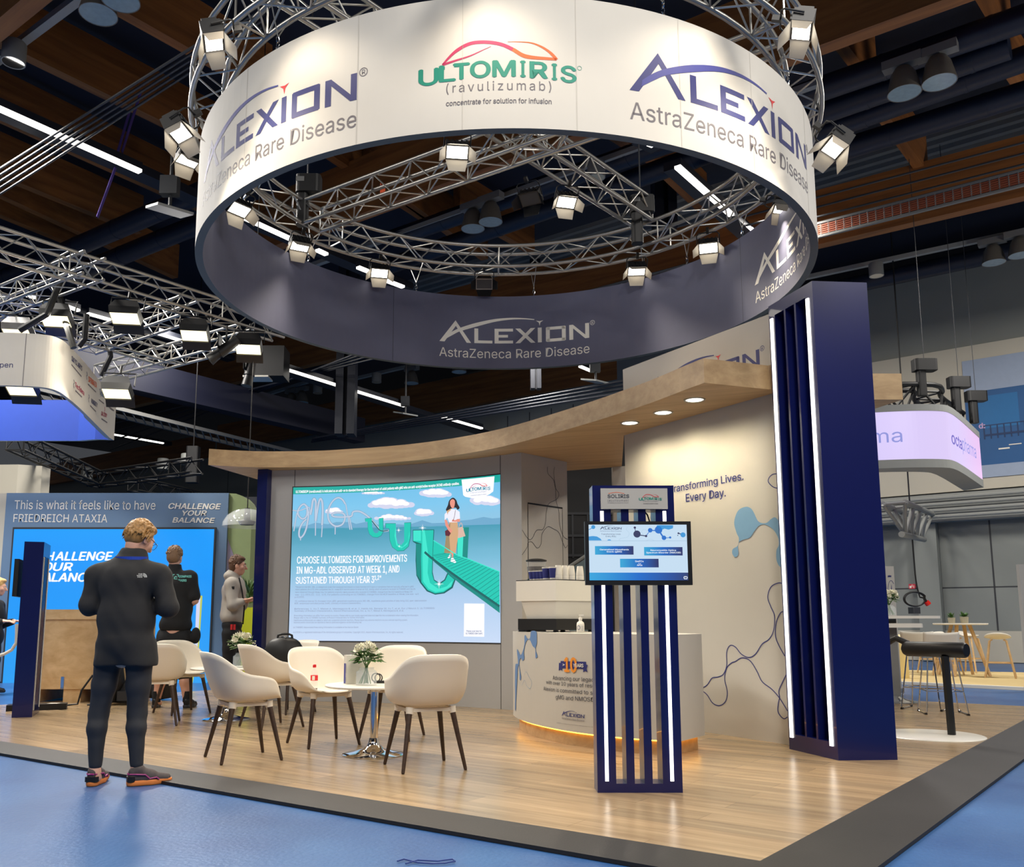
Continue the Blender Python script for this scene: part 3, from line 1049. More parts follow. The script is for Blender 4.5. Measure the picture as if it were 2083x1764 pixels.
for k in range(5):
    lines.append(((0, 343 + 13 * k), (392, 96 + 12 * k), 8.6, .02, M['dark_grey'], 'thin overhead pipe in the corner bundle, ' + ('topmost', 'second from the top', 'middle one', 'second from the bottom', 'lowest')[k]))
for k in range(4):
    lines.append(((2083, 290 + 22 * k), (1675, 398 + 20 * k), 8.9, .02, M['dark_grey'], 'thin pipe along the brown girder, ' + wl[k]))
for k in range(4):
    lines.append(((2083, 655 + 8 * k), (1766, 712 + 9 * k), 8.6, .025, M['dark_grey'], 'thin pipe below the far girder above the cream wall, ' + wl[k]))
for k in range(4):
    lines.append(((1270, 775 + 8 * k), (700, 880 + 3 * k), 7.0, .03, M['steel_dark'], 'dark pipe over the canopy, ' + wl[k]))
for k in range(4):
    lines.append(((800, 690 + 10 * k), (250, 905 - 16 * k), 8.0, .03, M['steel_dark'], 'dark pipe under the neighbouring trusses, ' + wl[k]))
for p0, p1, z, r, mm, lab in lines:
    a, b = along(p0, p1, z, 1.5, 1.5)
    mb = MB()
    mb.tube(a, b, r, n=6)
    single('overhead_pipe', mb, mm, lab, 'pipe', 'thin overhead pipes')
# orange cable ladder along the brown girder
for seg, lab in ((((2083, 345), (1675, 452)), 'orange and white cable ladder fixed along the brown girder'), (((1540, 500), (1200, 592)), 'orange and white cable ladder seen through the ring')):
    mb = MB()
    a, b = along(seg[0], seg[1], 8.9, .5, .5)
    mb2, dz = mb, Vector((0, 0, -.28))
    mb.tube(a, b, .035, n=6); mb.tube(a + dz, b + dz, .035, n=6)
    for i in range(5):
        mb.tube(a + dz * (.2 + .15 * i), b + dz * (.2 + .15 * i), .02, n=5, m=1)
    n_ = 30
    for i in range(n_):
        p = a.lerp(b, i / n_)
        mb.tube(p, p + dz, .02, n=5)
    single('cable_ladder', mb, [M['grey'], mat('orange cable', (150, 78, 52), 0.6)], lab, 'tray')
# purple lifting straps
M['purple'] = mat('purple webbing', (74, 54, 130), 0.8)
for pts, z, lab in [(((286, 188), (248, 310)), 10.3, 'purple lifting strap from the beam, first strand'), (((264, 226), (240, 308)), 10.3, 'purple lifting strap from the beam, second strand'), (((236, 338), (198, 442)), 8.9, 'long purple lifting strap hanging below the light bar'),
                    (((1560, 560), (0, 0)), 0, '')][:3]:
    a = at_z(*pts[0], z)
    b = at_y(*pts[1], a.y)
    mb = MB()
    mb.box((-.035, -.006, 0), (.035, .006, (a - b).length), mat=Matrix.Translation(b) @ (a - b).to_track_quat('Z', 'Y').to_matrix().to_4x4())
    single('lifting_strap', mb, M['purple'], lab, 'strap', 'purple lifting straps')
mb = MB()
a = at_z(1966, 250, 9.6); b = at_y(1860, 335, a.y)
for p0, p1 in (((1958, 200), (1866, 335)), ((2040, 220), (1920, 420))):
    pass
# ================================================================== the hanging ring
RC = Vector((0.21, 8.70, 0))
RZ0, RZ1 = EYE + 3.33, EYE + 4.335
def circ(r, a0, a1, n, c=RC):
    return [(c.x + r * math.cos(math.radians(a0 + (a1 - a0) * i / n)), c.y + r * math.sin(math.radians(a0 + (a1 - a0) * i / n))) for i in range(n + 1)]
outer = Surf(circ(3.0, 150, 510, 180))
inner = Surf(circ(2.93, 250, -110, 180), far=True)
ring = thing('ring_banner', 'huge white fabric ring with a navy inside hanging over the stand', 'hanging banner', (RC.x, RC.y, RZ0))
mb = MB()
outer.rect(mb, 0, RZ0, outer.s[-1], RZ1, 0, 0, 180)
for px in (500, 727, 941, 1172, 1383, 1530, 1641):
    for py in (200,):
        try:
            u = outer.px(px, {500: 250, 727: 180, 941: 130, 1172: 130, 1383: 170, 1530: 230, 1641: 350}[px])[0]
        except Exception:
            continue
        outer.rect(mb, u - .003, RZ0, u + .003, RZ1, .0015, 1)
part('outer_fabric', mb, [M['white_fabric'], mat('fabric seam', (206, 200, 188), .8)], ring, True)
mb = MB()
inner.rect(mb, 0, RZ0, inner.s[-1], RZ1, 0, 0, 180)
for px, py in ((1508, 560), (800, 660)):
    u = inner.px(px, py)[0]
    inner.rect(mb, u - .003, RZ0, u + .003, RZ1, .0015, 1)
part('inner_fabric', mb, [M['navy_fabric'], M['ink_dark']], ring, True)
mb = MB()
co, ci = circ(3.0, 0, 360, 180), circ(2.93, 0, 360, 180)
for z, flip in ((RZ0, 0), (RZ1, 1)):
    vs = [(x, y, z) for x, y in co] + [(x, y, z) for x, y in ci]
    fs = [(i, i + 1, i + 1 + 181, i + 181) for i in range(180)]
    mb.add(vs, fs)
part('rim', mb, [mat('slate blue rim', (56, 76, 92), .6)], ring)
ang = lambda s, a: math.radians(a)
def u_out(deg):
    return 3.0 * math.radians((deg - 150) % 360)
def u_in(deg):
    return 2.93 * math.radians(250 - deg)
for a0, a1, v0, v1 in ((-151.1, -111.8, 4.795, 4.755), (-74.2, -32.9, 4.765, 4.83)):
    mb = MB()
    wordmark(outer, mb, u_out(a0), v0, u_out(a1), 0, 1, 2, 3, v1=v1)
    part('wordmark', mb, [M['ink_navy'], M['ink_blue'], M['ink_red'], M['ink_grey']], ring)
mb = MB()
medicine_logo(outer, mb, u_out(-102.7), 4.795, u_out(-82.1), 0, 1, 2, 3)
part('medicine_logo', mb, [M['ink_teal'], M['ink_magenta'], M['ink_orange'], M['ink_grey']], ring)
for a0, a1 in ((105.85, 66.1), (16.2, -23.5)):
    mb = MB()
    wordmark(inner, mb, u_in(a0), 4.755, u_in(a1), 0, 0, 0, 0)
    part('wordmark', mb, [M['ink_white']], ring)


# ------------------------------------------------------------------ trusses
def truss(name, label, pts, side=0.29, r=0.024, rb=0.009, closed=False, step=0.29, group=None, mt='alu', up=True):
    """box truss along points that give the middle of its underside"""
    pts = [Vector(p) for p in pts]
    t = thing(name, label, 'truss', pts[0] if not closed else RC + Vector((0, 0, pts[0].z)), 0, group)
    n = len(pts)
    nrm = []
    for i in range(n):
        d = (pts[(i + 1) % n] - pts[i - 1]) if closed else (pts[min(i + 1, n - 1)] - pts[max(i - 1, 0)])
        nrm.append(Vector((-d.y, d.x, 0)).normalized())
    ch = []
    for sx, z in ((-1, 0), (1, 0), (1, side), (-1, side)):
        c = [p + q * (sx * side / 2) + Vector((0, 0, z)) for p, q in zip(pts, nrm)]
        ch.append(c)
        mb = MB()
        mb.path(c, r, n=10, closed=closed)
        part('chord', mb, M[mt], t, True, 60)
    mb = MB()
    # resample the path for the lacing
    cum = [0]
    m_ = n if closed else n - 1
    for i in range(m_):
        cum.append(cum[-1] + (pts[(i + 1) % n] - pts[i]).length)
    K = max(2, int(round(cum[-1] / step)))
    if K % 2:
        K += 1
    def samp(c, s):
        s = min(max(s, 0), cum[-1] - 1e-6)
        i = int(np.searchsorted(cum, s, side='right') - 1)
        i = min(i, m_ - 1)
        k = (s - cum[i]) / (cum[i + 1] - cum[i])
        return c[i].lerp(c[(i + 1) % n], k)
    for f in range(4):
        a, b = ch[f], ch[(f + 1) % 4]
        for k in range(K):
            s0, s1 = cum[-1] * k / K, cum[-1] * (k + 1) / K
            p, q = (samp(a, s0), samp(b, s1)) if (k + f) % 2 else (samp(b, s0), samp(a, s1))
            mb.tube(p, q, rb, n=5, cap=False)
        for k in range(0, K, 8):
            s0 = cum[-1] * k / K
            mb.tube(samp(a, s0), samp(b, s0), rb * 1.1, n=5, cap=False)
    part('lattice', mb, M[mt], t)
    return t


TZ = 5.80
TR = 2.955
truss('ring_truss', 'round aluminium box truss that carries the white ring', [(x, y, TZ) for x, y in circ(TR, 0, 360, 96)[:-1]], closed=True)
j = {k: at_z(*p, TZ) for k, p in dict(a=(655, 455), b=(1310, 500)).items()}
def chord_pts(p, inset=0.0):
    d = (Vector((RC.x, RC.y, TZ)) - p)
    ln = d.length
    d.normalize()
    c = Vector((RC.x, RC.y, TZ))
    return c - d * (TR - .15), c + d * (TR - .15)
for k, lab in (('a', 'straight truss crossing inside the ring, meeting it by the orange flag'), ('b', 'straight truss crossing inside the ring, carrying the black unlit floodlight')):
    p, q = chord_pts(j[k])
    z_ = 0.0 if k == 'a' else 0.30
    truss('straight_truss', lab, [p.lerp(q, i / 8) + Vector((0, 0, z_)) for i in range(9)], group='straight trusses crossing in the ring')
# wires and shackles that hold the ring banner
for (px, py), lab in [((553, 100), 'wire bridle with shackle left of the word over the white ring'), ((1356, 30), 'chain holding the ring over the swoosh of the farther white wordmark'), ((1618, 180), 'wire bridle with shackle over the last letters of the white ring'),
                      ((637, 533), 'wire with shackle on the navy rim under the second inner floodlight'), ((850, 590), 'wire with shackle on the navy rim beside the third inner floodlight'), ((1086, 603), 'thin wire with shackle at the middle of the navy rim'),
                      ((1315, 572), 'wire with shackle on the navy rim under a floodlight near the junction'), ((1410, 545), 'single wire on the navy rim between two floodlights'), ((1520, 487), 'wire with shackle on the navy rim by the last inner floodlight')]:
    d = at_z(px, py, RZ1)
    a_ = math.atan2(d.y - RC.y, d.x - RC.x)
    p = Vector((RC.x + 2.965 * math.cos(a_), RC.y + 2.965 * math.sin(a_), RZ1))
    t = thing('suspension_wire', lab, 'wire', p, 0, 'wires holding the ring banner')
    tg = Vector((-math.sin(a_), math.cos(a_), 0))
    top1 = Vector((RC.x + (TR + .14) * math.cos(a_), RC.y + (TR + .14) * math.sin(a_), TZ)) + tg * .05
    top2 = Vector((RC.x + (TR - .14) * math.cos(a_), RC.y + (TR - .14) * math.sin(a_), TZ)) - tg * .05
    mb = MB()
    k = p + Vector((0, 0, .13))
    mb.tube(k, top1, .005, n=5); mb.tube(k, top2, .005, n=5)
    part('wire', mb, M['alu'], t)
    mb = MB()
    for i in range(3):
        c = p + Vector((0, 0, .02 + .045 * i))
        e = tg if i % 2 else Vector((math.cos(a_), math.sin(a_), 0))
        mb.path([c + e * (.014 * math.cos(q)) + Vector((0, 0, .026 * math.sin(q))) for q in np.linspace(0, 2 * PI, 11)[:-1]], .005, 5, closed=True)
    part('shackle', mb, M['chrome'], t)


# ------------------------------------------------------------------ floodlights with barn doors
M['doorpaint'] = mat('barn door grey', (160, 152, 140), .55)
def flood(lit=True, lens='lampw', shell='black', power=0, ang=95):
    r = thing('floodlight', 'x', 'stage light', local=True)
    mb = MB()
    mb.prism([(-.17, -.14), (.17, -.14), (.17, 0), (-.17, 0)], -.11, .11)
    mb.box((-.13, -.19, -.08), (.13, -.14, .08))
    for i in range(5):
        mb.box((-.15 + .07 * i, -.135, .11), (-.12 + .07 * i, -.02, .13))
    part('housing', mb, M[shell], r)
    mb = MB()
    mb.add([(-.15, .004, -.09), (.15, .004, -.09), (.15, .004, .09), (-.15, .004, .09)], [(3, 2, 1, 0)])
    part('lens', mb, M[lens], r)
    for k in range(4):
        mb = MB()
        if k % 2 == 0:
            s = 1 if k == 0 else -1
            vs = [(-.16, .0, .11 * s), (.16, .0, .11 * s), (.12, .17, .20 * s), (-.12, .17, .20 * s)]
        else:
            s = 1 if k == 1 else -1
            vs = [(.165 * s, 0, -.105), (.165 * s, 0, .105), (.26 * s, .15, .075), (.26 * s, .15, -.075)]
        vs2 = [(x * 1.015, y + .004, z * 1.02) for x, y, z in vs]
        mb.add(vs + vs2, [(0, 1, 2, 3), (7, 6, 5, 4), (0, 4, 5, 1), (1, 5, 6, 2), (2, 6, 7, 3), (3, 7, 4, 0)])
        part('barn_door', mb, M['doorpaint'] if lit else M['black'], r)
    mb = MB()
    mb.path([(-.19, -.08, 0), (-.19, -.10, .2), (-.15, -.11, .24), (.15, -.11, .24), (.19, -.10, .2), (.19, -.08, 0)], .011, 6)
    mb.box((-.025, -.14, .23), (.025, -.08, .33))
    part('yoke', mb, M['black_metal'], r)
    if power:
        l = bpy.data.lights.new('flood_beam', 'SPOT')
        l.energy = power; l.color = (1.0, .87, .70); l.spot_size = math.radians(ang); l.spot_blend = .6; l.shadow_soft_size = .1
        lo = bpy.data.objects.new('flood_beam', l)
        COL.objects.link(lo)
        lo.parent = r
        lo.location = (0, .19, 0)
        lo.rotation_euler = (PI / 2, 0, PI)
        # spot points along local -Z; turn it to the lens direction +Y
        lo.rotation_euler = (-PI / 2, 0, 0)
        lo.rotation_euler = Matrix(((1, 0, 0), (0, 0, -1), (0, 1, 0))).to_euler()
    return r


def aim(loc, target):
    """orientation with local +Y along the aim and +Z up"""
    d = (Vector(target) - Vector(loc)).normalized()
    x = d.cross(Vector((0, 0, 1))).normalized()
    z = x.cross(d)
    return Matrix((x, d, z)).transposed().to_euler()


FL_W = flood(True, 'lampw', 'black', 30, 120)      # washes the ring fabric
FL_D = flood(True, 'lampw', 'black', 230, 78)      # lights the stand below
FL_N = flood(False, 'dark_grey', 'black')
FL_U = flood(False, 'dark_grey', 'doorpaint')
first = {}
def put(proto, loc, target, label):
    e = aim(loc, target)
    if proto.name not in first:
        first[proto.name] = 1
        proto['label'] = label; proto['group'] = 'floodlights on the ring truss'
        proto.location = loc; proto.rotation_euler = e; proto.scale = (.68, .68, .68)
        return proto
    return copy_tree(proto, label, 'floodlights on the ring truss', loc, e)
def rp(deg, r, z):
    return Vector((RC.x + r * math.cos(math.radians(deg)), RC.y + r * math.sin(math.radians(deg)), z))
def ring_at(px, py, r, near=True):
    """where the sight line through a pixel meets an upright cylinder of radius r about the ring's axis"""
    d = ray(px, py)
    a = d[0] ** 2 + d[1] ** 2; b = -2 * (d[0] * RC.x + d[1] * RC.y); c = RC.x ** 2 + RC.y ** 2 - r * r
    q = b * b - 4 * a * c
    q = math.sqrt(max(q, 0))
    k = (-b - q) / 2 / a if near else (-b + q) / 2 / a
    return Vector((d[0] * k, d[1] * k, EYE + d[2] * k))
def wash(p, label, zt=4.1):
    a_ = math.degrees(math.atan2(p.y - RC.y, p.x - RC.x))
    return put(FL_W, p, rp(a_, 2.95, zt) + Vector((0, -.35, 0)), label)
wash(ring_at(435, 85, 3.5), 'lit floodlight with open doors over the white ring, before its first word')
wash(ring_at(365, 270, 3.42), 'lit floodlight with open doors beside the ring, upper of the two near its edge')
wash(ring_at(382, 328, 3.3, False), 'lit floodlight half hidden by the ring edge, just under another floodlight')
wash(ring_at(1630, 62, 3.5), 'lit floodlight on the round truss above the ring, beside the truss curve')
wash(ring_at(1697, 300, 3.42), 'lit floodlight outside the ring edge, below the twin bell lamps')
for deg in (-94, -62, -122):
    wash(rp(deg, 3.5, 5.72), 'floodlight on the truss above the white ring, over ' + {-94: 'the medicine name', -62: 'the farther swoosh', -122: 'the first wordmark'}[deg])
def down(px, py, tx, ty, label, r=2.7, tz=0.3):
    p = ring_at(px, py, r, False)
    return put(FL_D, p, (tx, ty, tz), label)
down(487, 427, -0.2, 6.8, 'lit floodlight inside the ring over the navy fabric, closest to its white edge', 2.7)
down(610, 502, -1.2, 8.2, 'lit floodlight inside the ring at the navy rim, beside a hanging wire', 2.8)
down(772, 556, -0.6, 7.6, 'lit floodlight inside the ring at the navy rim, third along from the white edge', 2.8)
down(1295, 552, 1.8, 8.2, 'lit floodlight inside the ring below the truss junction', 2.8)
down(1441, 505, 1.6, 6.4, 'lit floodlight inside the ring, next after the truss junction', 2.8)
down(1588, 425, 2.0, 9.0, 'lit floodlight inside the ring by the white wordmark on navy', 2.9)
p = at_z(930, 310, 5.62)
put(FL_D, p, (0.2, 4.2, .2), 'brightest floodlight, clamped on the straight truss under the medicine name')
p = at_z(1152, 412, 5.7)
put(FL_D, p, (1.9, 5.5, .3), 'lit floodlight turned sideways on the straight truss, with one pale door')
put(FL_N, at_z(1078, 405, 5.62), at_z(1000, 560, 4.4), 'black unlit floodlight hanging under the straight truss')
put(FL_U, ring_at(985, 578, 2.9, False), (0.1, 3, 0), 'pale unlit floodlight under the middle of the round truss')
# black chain hoists
for (px, py, z, lab) in [(1303, 432, 6.2, 'black chain hoist standing on the truss junction by the steel post'), (625, 392, 6.2, 'black chain hoist behind the truss near the orange flag')]:
    p = at_z(px, py, z)
    t = thing('chain_hoist', lab, 'hoist', p, 0, 'chain hoists of the ring truss')
    mb = MB()
    mb.rbox((p.x - .13, p.y - .1, p.z - .02), (p.x + .17, p.y + .1, p.z + .2), .05)
    part('motor', mb, M['black'], t)
    mb = MB()
    mb.box((p.x - .12, p.y - .105, p.z + .1), (p.x - .02, p.y - .1, p.z + .16))
    part('label_plate', mb, M['grey'], t)
    mb = MB()
    mb.rbox((p.x - .12, p.y - .07, p.z - .42), (p.x + .02, p.y + .07, p.z - .02), .04)
    part('chain_bag', mb, M['black'], t)
    mb = MB()
    mb.tube((p.x, p.y, p.z + .2), (p.x, p.y, 11.4), .01, n=5)
    part('chain', mb, M['dark_grey'], t)
p = at_z(779, 392, TZ + .34)
mb = MB()
mb.add([p + Vector((-.03, 0, 0)), p + Vector((.03, 0, 0)), p + Vector((.02, 0, .12)), p + Vector((-.02, .01, .11))], [(0, 1, 2, 3)])
mb.tube(p + Vector((-.03, 0, -.06)), p + Vector((-.03, 0, .12)), .004)
single('marker_flag', mb, mat('orange tape', (230, 90, 40), .6), 'small orange marker flag on the straight truss', 'flag')

# ================================================================== the stand's walls
ZW = 3.118
WC_ = (-3.355, 6.164)
R_W = 6.06
back = Surf(circ(R_W, 86.0, 50.9, 60, Vector((WC_[0], WC_[1], 0))))
wall_r0, wall_r1 = at_z(1270, 886, ZW), at_z(1604, 1515.4, 0)
dR_ = (wall_r1 - Vector((wall_r0.x, wall_r0.y, 0))).normalized()
right = Surf([tuple(wall_r0)[:2], tuple(Vector((wall_r0.x, wall_r0.y, 0)) + dR_ * 2.75)[:2]])
mb = MB()
o1 = circ(R_W, 86.0, 50.9, 60, Vector((WC_[0], WC_[1], 0)))
o2 = circ(R_W + .18, 86.0, 50.9, 60, Vector((WC_[0], WC_[1], 0)))
mb.prism(o1 + o2[::-1], 0, ZW)
for px in (599, 1018):
    u = back.px(px, 1000)[0]
    back.rect(mb, u - .004, 0, u + .004, ZW, .001, 1)
u0, u1 = back.px(592, 1000)[0], back.px(1018, 1000)[0]
struct('wall_back', mb, [M['grey_wall'], M['black']])
# side of the wall block with a storage door and thin printed lines
e0 = Vector(back.at(back.s[-1], 0))
e1 = at_z(1153, 940, ZW); e1.z = 0
side = Surf([tuple(e0)[:2], tuple(e1)[:2]])
mb = MB()
dd = (e1 - e0).normalized(); nn = Vector((-dd.y, dd.x, 0))
mb.prism([(e0.x, e0.y), (e1.x, e1.y), (e1.x + nn.x * .1, e1.y + nn.y * .1), (e0.x + nn.x * .1, e0.y + nn.y * .1)], 0, ZW)
ws = struct('wall_side', mb, M['white_wall'])
mb = MB()
dz0 = [side.px(*p) for p in ((1073, 1022), (1144, 1037), (1143, 1262), (1073, 1285))]
du0, du1 = dz0[0][0], dz0[1][0]
vt = dz0[0][1]
for a, b, c, d in ((du0, 0, du0 + .01, vt), (du1 - .006, 0, du1, vt), (du0, vt - .02, du1, vt)):
    side.rect(mb, a, b, c, d, .003)
struct('door_1', mb, M['black'])
mb = MB()
def lines(surf, mb, pts, w=.006, m=0, off=.003, n=8):
    uv = [tuple(surf.px(*p)) for p in pts]
    surf.strip(mb, catmull(uv, n), w, off, m)
cr = lambda x, y: (1030 + x / 4.41, 950 + y / 4.41)
lines(side, mb, [cr(*p) for p in ((368, 0), (372, 60), (420, 115), (440, 190), (470, 240), (450, 290), (380, 330), (358, 400), (350, 500), (325, 560), (270, 570), (230, 640), (195, 645), (140, 565))])
lines(side, mb, [cr(*p) for p in ((432, 0), (425, 60), (440, 190), (445, 300), (470, 400), (478, 520), (510, 620), (548, 650))])
lines(side, mb, [cr(*p) for p in ((140, 790), (185, 720), (195, 680), (230, 675), (275, 728), (310, 690), (320, 600), (370, 538), (420, 555), (470, 590), (510, 690), (530, 725), (549, 700))])
part('printed_lines', mb, M['ink_dark'], ws)
# blue end panel of the back wall
a, b = at_z(534, 958, ZW), back.at(0, 0)
mb = MB()
a.z = 0
e = (b - a); nrm = Vector((-e.y, e.x, 0)).normalized()
a2 = a - nrm * .12; b2 = b - nrm * .12
mb.prism([(a2.x, a2.y), (b2.x, b2.y), (b.x + nrm.x * .25, b.y + nrm.y * .25), (a.x + nrm.x * .25, a.y + nrm.y * .25)], 0, ZW)
struct('wall_end', mb, M['navy'])
# right wall, taller than the canopy
mb = MB()
rn = Vector((dR_.y, -dR_.x, 0))
RZ = 3.88
q0 = Vector((wall_r0.x, wall_r0.y, 0)); q1 = q0 + dR_ * 2.75
bk = -rn * .08
mb.prism([(q0.x, q0.y), (q1.x, q1.y), (q1.x + bk.x, q1.y + bk.y), (q0.x + bk.x, q0.y + bk.y)], 0, RZ)
wr = struct('wall_right', mb, M['white_wall'])
mb = MB()
wordmark(right, mb, right.px(1318, 795)[0], 3.42, right.px(1546, 745)[0], 0, 0, 1, 0, sub=False)
part('wordmark', mb, [M['ink_navy'], M['ink_red']], wr)
mb = MB()
right.ptext(mb, 'Transforming Lives.', (1362, 1003), (1513, 976), (1476, 967.5), bold=.012)
right.ptext(mb, 'Every Day.', (1396, 1021), (1477, 1010), (1398, 1005), bold=.012)
part('slogan', mb, M['ink_navy'], wr)
cq = lambda x, y: (1420 + x / 3.673, 1000 + y / 3.673)
mb = MB()
right.ppoly(mb, [cq(*p) for p in catmull([(355, 115), (300, 145), (272, 230), (290, 310), (307, 350), (298, 405), (262, 430), (258, 465), (282, 492), (304, 465), (300, 420), (310, 380), (340, 360), (390, 345), (420, 300), (455, 258), (495, 246), (535, 262), (570, 292), (600, 345), (605, 400), (588, 440), (588, 510), (612, 560), (640, 540), (640, 300), (605, 250), (600, 215), (575, 193), (545, 208), (515, 234), (480, 236), (448, 218), (420, 160), (395, 125)], 5, True)])
part('mural', mb, M['ink_sky'], wr)
mb = MB()
L_ = lambda pts: lines(right, mb, [cq(*p) for p in pts], .009)
L_(((640, 690), (600, 684), (545, 715), (522, 790), (545, 860), (572, 930), (565, 1040), (530, 1105), (480, 1140), (430, 1215), (380, 1240), (325, 1215), (280, 1162), (240, 1152), (215, 1200), (215, 1300), (190, 1365), (150, 1386), (105, 1395), (70, 1445), (30, 1470)))
L_(((660, 900), (620, 905), (585, 980), (580, 1080), (605, 1150), (650, 1230)))
L_(((30, 1487), (70, 1520), (110, 1580), (160, 1600), (205, 1570), (220, 1500), (200, 1400), (215, 1320), (250, 1282), (280, 1270), (330, 1243), (390, 1265), (440, 1340), (480, 1420), (550, 1475), (600, 1530), (640, 1590), (670, 1640)))
L_(((670, 1685), (640, 1697), (600, 1650), (600, 1590), (610, 1540), (605, 1490), (630, 1430), (660, 1370)))
L2 = lambda pts: lines(right, mb, pts, .009)
L2([(1600, 965), (1573, 965), (1563, 978), (1572, 990), (1585, 994), (1600, 996)])
part('printed_lines', mb, M['ink_navy'], wr)
# second white panel peeking out behind the right wall
mb = MB()
pb = at_z(1246, 950, ZW); pb.z = 0
pc = at_z(1275, 946, ZW); pc.z = 0
mb.prism([(pb.x, pb.y), (pc.x + .2, pc.y), (pc.x + .2, pc.y + .1), (pb.x, pb.y + .1)], 0, ZW)
struct('wall_inner', mb, M['white_wall'])

# ------------------------------------------------------------------ canopy
ZT = 3.34
front = [(-3.684, 11.78), (-3.354, 11.90), (-2.963, 11.966), (-2.4, 11.94), (-1.876, 11.82), (-0.856, 11.40), (0.098, 10.632), (0.915, 9.50), (1.519, 8.46), (1.828, 7.78), (1.928, 7.574)]
front = catmull(front, 6)
bk_ = [(2.56, 7.80), (q1.x - .02 - rn.x * -.0, q1.y), (q0.x + rn.x * .004, q0.y), (1.87, 11.9), (1.16, 12.25), (1.0, 12.9), (-3.2, 13.1), (-3.32, 13.09)]
cz = thing('wooden_canopy', 'curved oak canopy over the curved screen wall with round downlights', 'canopy', (0, 10.5, ZW))
mb = MB()
mb.prism(front + bk_, ZW + .001, ZT + .0)
ca = part('canopy_body', mb, M['oak'], cz)
for i, p in enumerate([(1.535, 9.171), (1.791, 8.698), (1.982, 8.173)]):
    mb = MB()
    mb.lathe([(.001, -.004), (.075, -.004), (.085, 0.0)], 24, c=(p[0], p[1], ZW - .002))
    d_ = part('downlight', mb, M['down'], cz)
    mb = MB()
    mb.lathe([(.083, -.006), (.1, -.006), (.1, .0), (.083, .0)], 24, c=(p[0], p[1], ZW - .002))
    part('bezel', mb, M['alu'], d_)
    l = bpy.data.lights.new('downlight_beam', 'SPOT')
    l.energy = 55; l.color = (1, .88, .62); l.spot_size = math.radians(160); l.spot_blend = .9; l.shadow_soft_size = .07
    lo = bpy.data.objects.new('downlight_beam', l)
    lo.location = (p[0], p[1], ZW - .03)
    COL.objects.link(lo)
# the stand's other canopy beyond the column
c2 = [at_z(*p, ZW) for p in ((1837, 813), (1765, 812), (1767, 845))]
mb = MB()
P4 = [(c2[0].x, c2[0].y), (c2[1].x - .2, c2[1].y), (c2[1].x - .2, c2[1].y + 1.6), (c2[2].x, c2[2].y + .6)]
P4 = [(c2[0].x, c2[0].y), (2.95, c2[0].y - .01), (2.95, c2[0].y + 1.5), (3.62, c2[0].y + 1.1)]
mb.prism(P4, ZW, ZT + .03)
single('canopy_end', mb, M['oak'], 'short pale canopy end jutting out beyond the tall blue column', 'canopy')

# ------------------------------------------------------------------ tall blue column
k1, k2, k3 = at_z(1606, 1524), at_z(1705.6, 1547.5), at_z(1826, 1546)
ex = (k1 - k2).normalized()
LW = (k1 - k2).length
ZK = 3.865
col = thing('light_column', 'tall navy column with lit strips and mossy slots at the end of the white wall', 'column', (k2 + k1) / 2)
ein = Vector((-ex.y, ex.x, 0))
if ein.dot(k3 - k2) < 0:
    ein = -ein
ein = (k3 - k2).normalized()
def cbox(mb, s0, s1, d0, d1, z0, z1, m=0):
    P_ = [k2 + ex * s + ein * d for s, d in ((s0, d0), (s1, d0), (s1, d1), (s0, d1))]
    mb.prism([(p.x, p.y) for p in P_], z0, z1, m)
W3 = (k3 - k2).length
mb = MB()
cbox(mb, 0, .10, 0, W3, 0, ZK)
cbox(mb, LW - .09, LW, 0, W3, 0, ZK)
cbox(mb, .10, LW - .09, .22, W3, 0, ZK)
cbox(mb, .10, LW - .09, 0, .22, 0, .13)
cbox(mb, .10, LW - .09, 0, .22, ZK - .11, ZK)
part('body', mb, M['navy'], col)
for f in (1, 2):
    s = .10 + (LW - .19) * f / 3
    mb = MB()
    cbox(mb, s - .012, s + .012, 0, .22, .13, ZK - .11)
    part('fin', mb, M['navy'], col)
for s in (.065, LW - .05):
    mb = MB()
    cbox(mb, s - .017, s + .017, -.012, 0, .10, ZK - .13)
    part('led_strip', mb, M['led'], col)
mb = MB()
for i in range(420):
    s = random.uniform(.12, LW - .11)
    z = random.uniform(.18, ZK - .15)
    d = random.uniform(.13, .215) if random.random() < .8 else random.uniform(.03, .15)
    s = s if d > .12 else random.choice([.115, .10 + (LW - .19) / 3 + .02, .10 + (LW - .19) * 2 / 3 + .02])
    p = k2 + ex * s + ein * d
    mb.ball((p.x, p.y, z), random.uniform(.012, .035), 4)
mo = part('moss', mb, M['moss'], col)
mo['kind'] = 'stuff'
